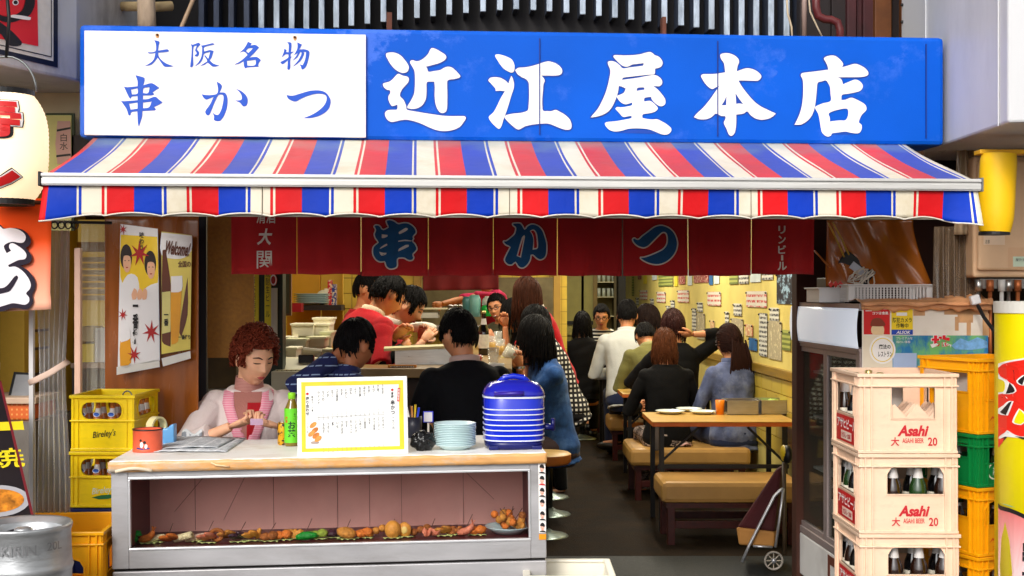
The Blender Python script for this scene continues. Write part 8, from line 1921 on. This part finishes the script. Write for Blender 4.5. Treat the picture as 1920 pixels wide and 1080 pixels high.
# cooks
tc_ = person('cook in a red happi coat with a gold crest leaning over the fryer',(728,556,7.7),128,redh,('short',BLK,.05),'m',hyaw=122,pitch=34,lean=27,scale=1.02,wr={'R': (752,655,7.5),'L': (738,634,7.55)},skin='warm',sleeve=.62,vox=.007,nhair=340,legs='stand',undersleeve=blackc,collar=cloth('collar_cream',(226,206,176),var=.05),pants=blackp,curl=1.0)
t,W,T,HT,bvh,tob = tc_
def backproj(x,z,lift=.004):
    q = WM[t].inverted() @ W; o = q @ (T @ Vector((x,.6,z))); d = (q.to_3x3() @ (T.to_3x3() @ Vector((0,-1,0)))).normalized(); h = bvh.ray_cast(o,d); return WM[t] @ (h[0] -d*lift) if h[0] else None
wline = cloth('band_white_cloth',(236,220,206),var=.04); gold = M('crest_gold',(236,176,20),.5,var=.15)
def backribbon(pts,w,m,nm,lift=.004):
    b = MB(); rows_ = []
    for i,(x,z) in enumerate(pts):
        a = pts[max(0,i -1)]; c = pts[min(len(pts) -1,i+1)]; dx,dz = c[0] -a[0],c[1] -a[1]; l_ = math.hypot(dx,dz); nx,nz = -dz/l_*w,dx/l_*w
        r = [backproj(x+nx*q,z+nz*q,lift) for q in (-1,0,1)]
        if all(p is not None for p in r): rows_.append(r)
    if len(rows_) > 1: b.add([p for r in rows_ for p in r],[(i*3+j,i*3+j+1,(i+1)*3+j+1,(i+1)*3+j) for i in range(len(rows_) -1) for j in range(2)]); b.build(nm,m,t,smooth=True,thick=.002)
lin = lambda a,c,n=9: [(a[0]+(c[0] -a[0])*i/n,a[1]+(c[1] -a[1])*i/n) for i in range(n+1)]
backribbon(lin((-.12,.42),(-.15,.36),4)+lin((-.15,.36),(.02,.22)),.008,wline,'white_band'); backribbon(lin((.03,.22),(.1,.24),5),.008,wline,'white_band'); backribbon(lin((-.06,.43),(-.12,.42),4),.007,wline,'white_band')
for x,z,r in ((-.02,.36,.032),(.02,.35,.026),(.0,.31,.026),(.03,.29,.022),(-.05,.37,.02),(.05,.26,.028),(.02,.25,.018)): backribbon(lin((x -r,z+r*.4),(x+r,z -r*.4),5),r*.7,gold,'gold_crest')
person('woman cook in red with black hair tied back looking down beside the fryer',(766,574,8.1),88,redh,('tied',BLK,.07),'f',hyaw=88,pitch=36,lean=20,scale=1.0,wr={'R': (793,640,7.9),'L': (790,634,8.2)},skin='pale',sleeve=.7,nhair=300,legs='stand',collar=cloth('collar_white',(226,216,206),var=.03),pants=blackp)
person('man in glasses half hidden behind the red cook at the tiled column',(692,543,8.8),78,redh,('short',BLK,.05),'m',hyaw=74,pitch=10,lean=4,scale=1.0,skin='warm',glasses=True,legs='stand',nhair=260,vox=.009,pants=blackp)
person('kitchen worker in a pink shirt reaching left inside the serving hatch',(905,520,12.4),-60,pinkt,('short',BLK,.05),'m',hyaw=-60,lean=26,scale=1.0,wr={'R': (800,574,12.1),'L': (850,590,12.2)},skin='warm',sleeve=.48,legs='stand',nhair=160,vox=.011,pole=(.4,.2,.6),pants=blackp)
person('laughing man in glasses and a dull olive shirt at the far end of the counter',(933,578,10.8),-14,olived,('short',BLK,.05),'m',hyaw=-24,pitch=6,lean=14,tilt=-10,scale=.96,skin='warm',glasses=True,smile=True,nhair=240,vox=.009,pants=blackp)
person('woman eating with her hand raised to her mouth, seen in profile on the far side',(962,590,10.2),-80,blackc,('long',BLK,.22),'f',hyaw=-84,pitch=6,lean=14,scale=.98,wr={'R': (947,612,10.1),'L': (925,640,10.0)},skin='warm',nhair=240,vox=.009,curl=1.4,pole=(.4,.3,-1),pants=blackp,sleeve=.6)
person('standing waitress with long brown hair in a red happi leaning to the left',(988,551,9.7),-76,redh,('long',(70,38,26),.30),'f',hyaw=-72,pitch=14,lean=20,scale=1.0,wr={'R': (960,668,9.4),'L': (965,660,9.8)},skin='pale',sleeve=.7,nhair=320,legs='stand',collar=cloth('collar_white',(0,0,0)),pants=blackp,vox=.009)
person('woman in a black and white dotted top behind the denim shirted woman',(1004,606,9.15),-80,polka,('long',BLK,.2),'f',hyaw=-84,pitch=8,lean=22,scale=1.0,skin='pale',nhair=260,vox=.009,pants=blackp)
t,W,T,HT,bvh,tob = person('woman in a blue denim shirt drinking beer on a stool behind the blue jug',(1003,632,8.25),-70,denim,('long',BLK,.25),'f',hyaw=-80,pitch=4,lean=10,scale=1.08,wr={'R': (974,690,8.0),'L': (985,684,8.2)},skin='warm',sleeve=.72,vox=.007,nhair=420,cuff=cloth('denim_cuff',(110,140,190),var=.1),pole=(.5,.3,-1),pants=trou,curl=1.2,fdir=(0,-.3,1),collar=denim)
sh = P(978,690,8.02)
for p,m in ((P(974,689,8.0),steel),(P(986,682,8.2),black)):
    b = MB(Matrix.Translation(p)); b.lathe([(.03,-.008),(.034,-.006),(.034,.006),(.03,.008),(.03,-.008)],n=18); tag(b.build('wrist_watch',m),'silver wrist watch on the near wrist of the drinking woman' if m is steel else 'black wrist watch on the far wrist of the drinking woman','watch')
gp_ = P(950,672,7.95); tg = thing('beer_mug','tilted tall glass of pale beer held by the denim shirted woman','glass',gp_)
GM = Matrix.Translation(gp_) @ Matrix.Rotation(rad(33),4,'Y') @ Matrix.Scale(1.25,4)
b = MB(GM); b.lathe([(0,-.062),(.028,-.064),(.036,.07),(.0335,.07),(.026,-.055),(0,-.055)],n=24); b.build('glass',gl,tg,smooth=True); b = MB(GM); b.lathe([(0,-.054),(.0255,-.054),(.0295,.0),(0,.008)],n=20); b.build('beer',M('pale_beer',(226,206,110),.1,var=.05,coat=.4),tg,smooth=True)
b = MB(GM); b.lathe([(0,.0085),(.0295,.0015),(.0325,.055),(0,.055)],n=20); b.build('foam',M('beer_foam',(226,222,200),.6,var=.05),tg,smooth=True)
# people along the wall
person('woman with black hair and black clothes seen from behind at the back',(1092,608,13.2),178,blackc,('long',BLK,.2),'f',lean=8,seat=.42,nhair=200,vox=.011,face=False,pants=blackp)
stool(P(1092,600,13.2).x,13.2,.42,'stool under the black haired woman at the back')
person('man in glasses and a striped shirt facing the camera at the back table',(1128,594,13.9),-6,strip,('short',BLK,.05),'m',pitch=16,lean=14,seat=.4,skin='warm',glasses=True,nhair=220,vox=.01,pants=jean)
person('man in a white shirt with his back turned in the middle of the room',(1176,592,11.6),178,whitec,('short',BLK,.05),'m',hyaw=172,pitch=16,lean=14,scale=1.12,skin='warm',nhair=260,vox=.009,collar=whitec,pants=jean)
person('woman with wavy dark hair facing left beside the white shirted man',(1214,598,11.7),-110,blackc,('long',(34,22,20),.16),'f',hyaw=-105,pitch=10,lean=8,scale=1.04,skin='warm',nhair=240,vox=.009,pants=blackp)
person('person in an olive jacket bending over the table in front of the white shirt',(1210,632,10.95),190,olive,('short',BLK,.05),'m',pitch=44,lean=30,scale=1.0,skin='warm',nhair=240,vox=.009,collar=cloth('collar_olive',(150,146,96)),pants=blackp,face=False)
stool(P(1205,700,10.9).x,10.98,.42,'stool under the person in the olive jacket')
person('person with dark reddish hair raising one arm to the head in black',(1262,613,10.4),184,blackc,('bob',(52,24,22),.12),'f',pitch=20,lean=12,scale=1.12,wr={'R': (1300,627,10.3)},skin='warm',nhair=260,vox=.009,pole=(1,.0,-.5),face=False,pants=blackp,sleeve=.85)
t,*_ = person('woman with a light brown bob and a black sweater seen from behind on the bench',(1246,649,9.5),184,blackc,('bob',(86,46,24),.15),'f',pitch=10,lean=6,seat=.385,scale=1.02,skin='warm',nhair=420,vox=.008,pants=skirtm,face=False,wr={'L': (-.0+.16,-.3,.2)})
person('woman in a pale denim jacket with a long low ponytail seen from behind',(1366,642,9.5),196,denim2,('pony',(46,24,20),.34),'f',hyaw=204,pitch=6,lean=4,seat=.385,scale=1.04,skin='warm',nhair=420,vox=.008,collar=denim2,pants=jean,face=False)
b = MB(); p = P(1228,840,9.15); b.box((p.x -.03,p.x+.03),(p.y,p.y+.03),(p.z -.02,p.z+.16)); tag(b.build('hanging_strap',M('strap_grey',(90,80,76),.7,var=.3),bevel=.006),'grey fabric strap hanging down beside the leg of the nearest table','strap')
for pr_ in protos: killtree(pr_)
bpy.data.scenes.remove(tmp_sc)
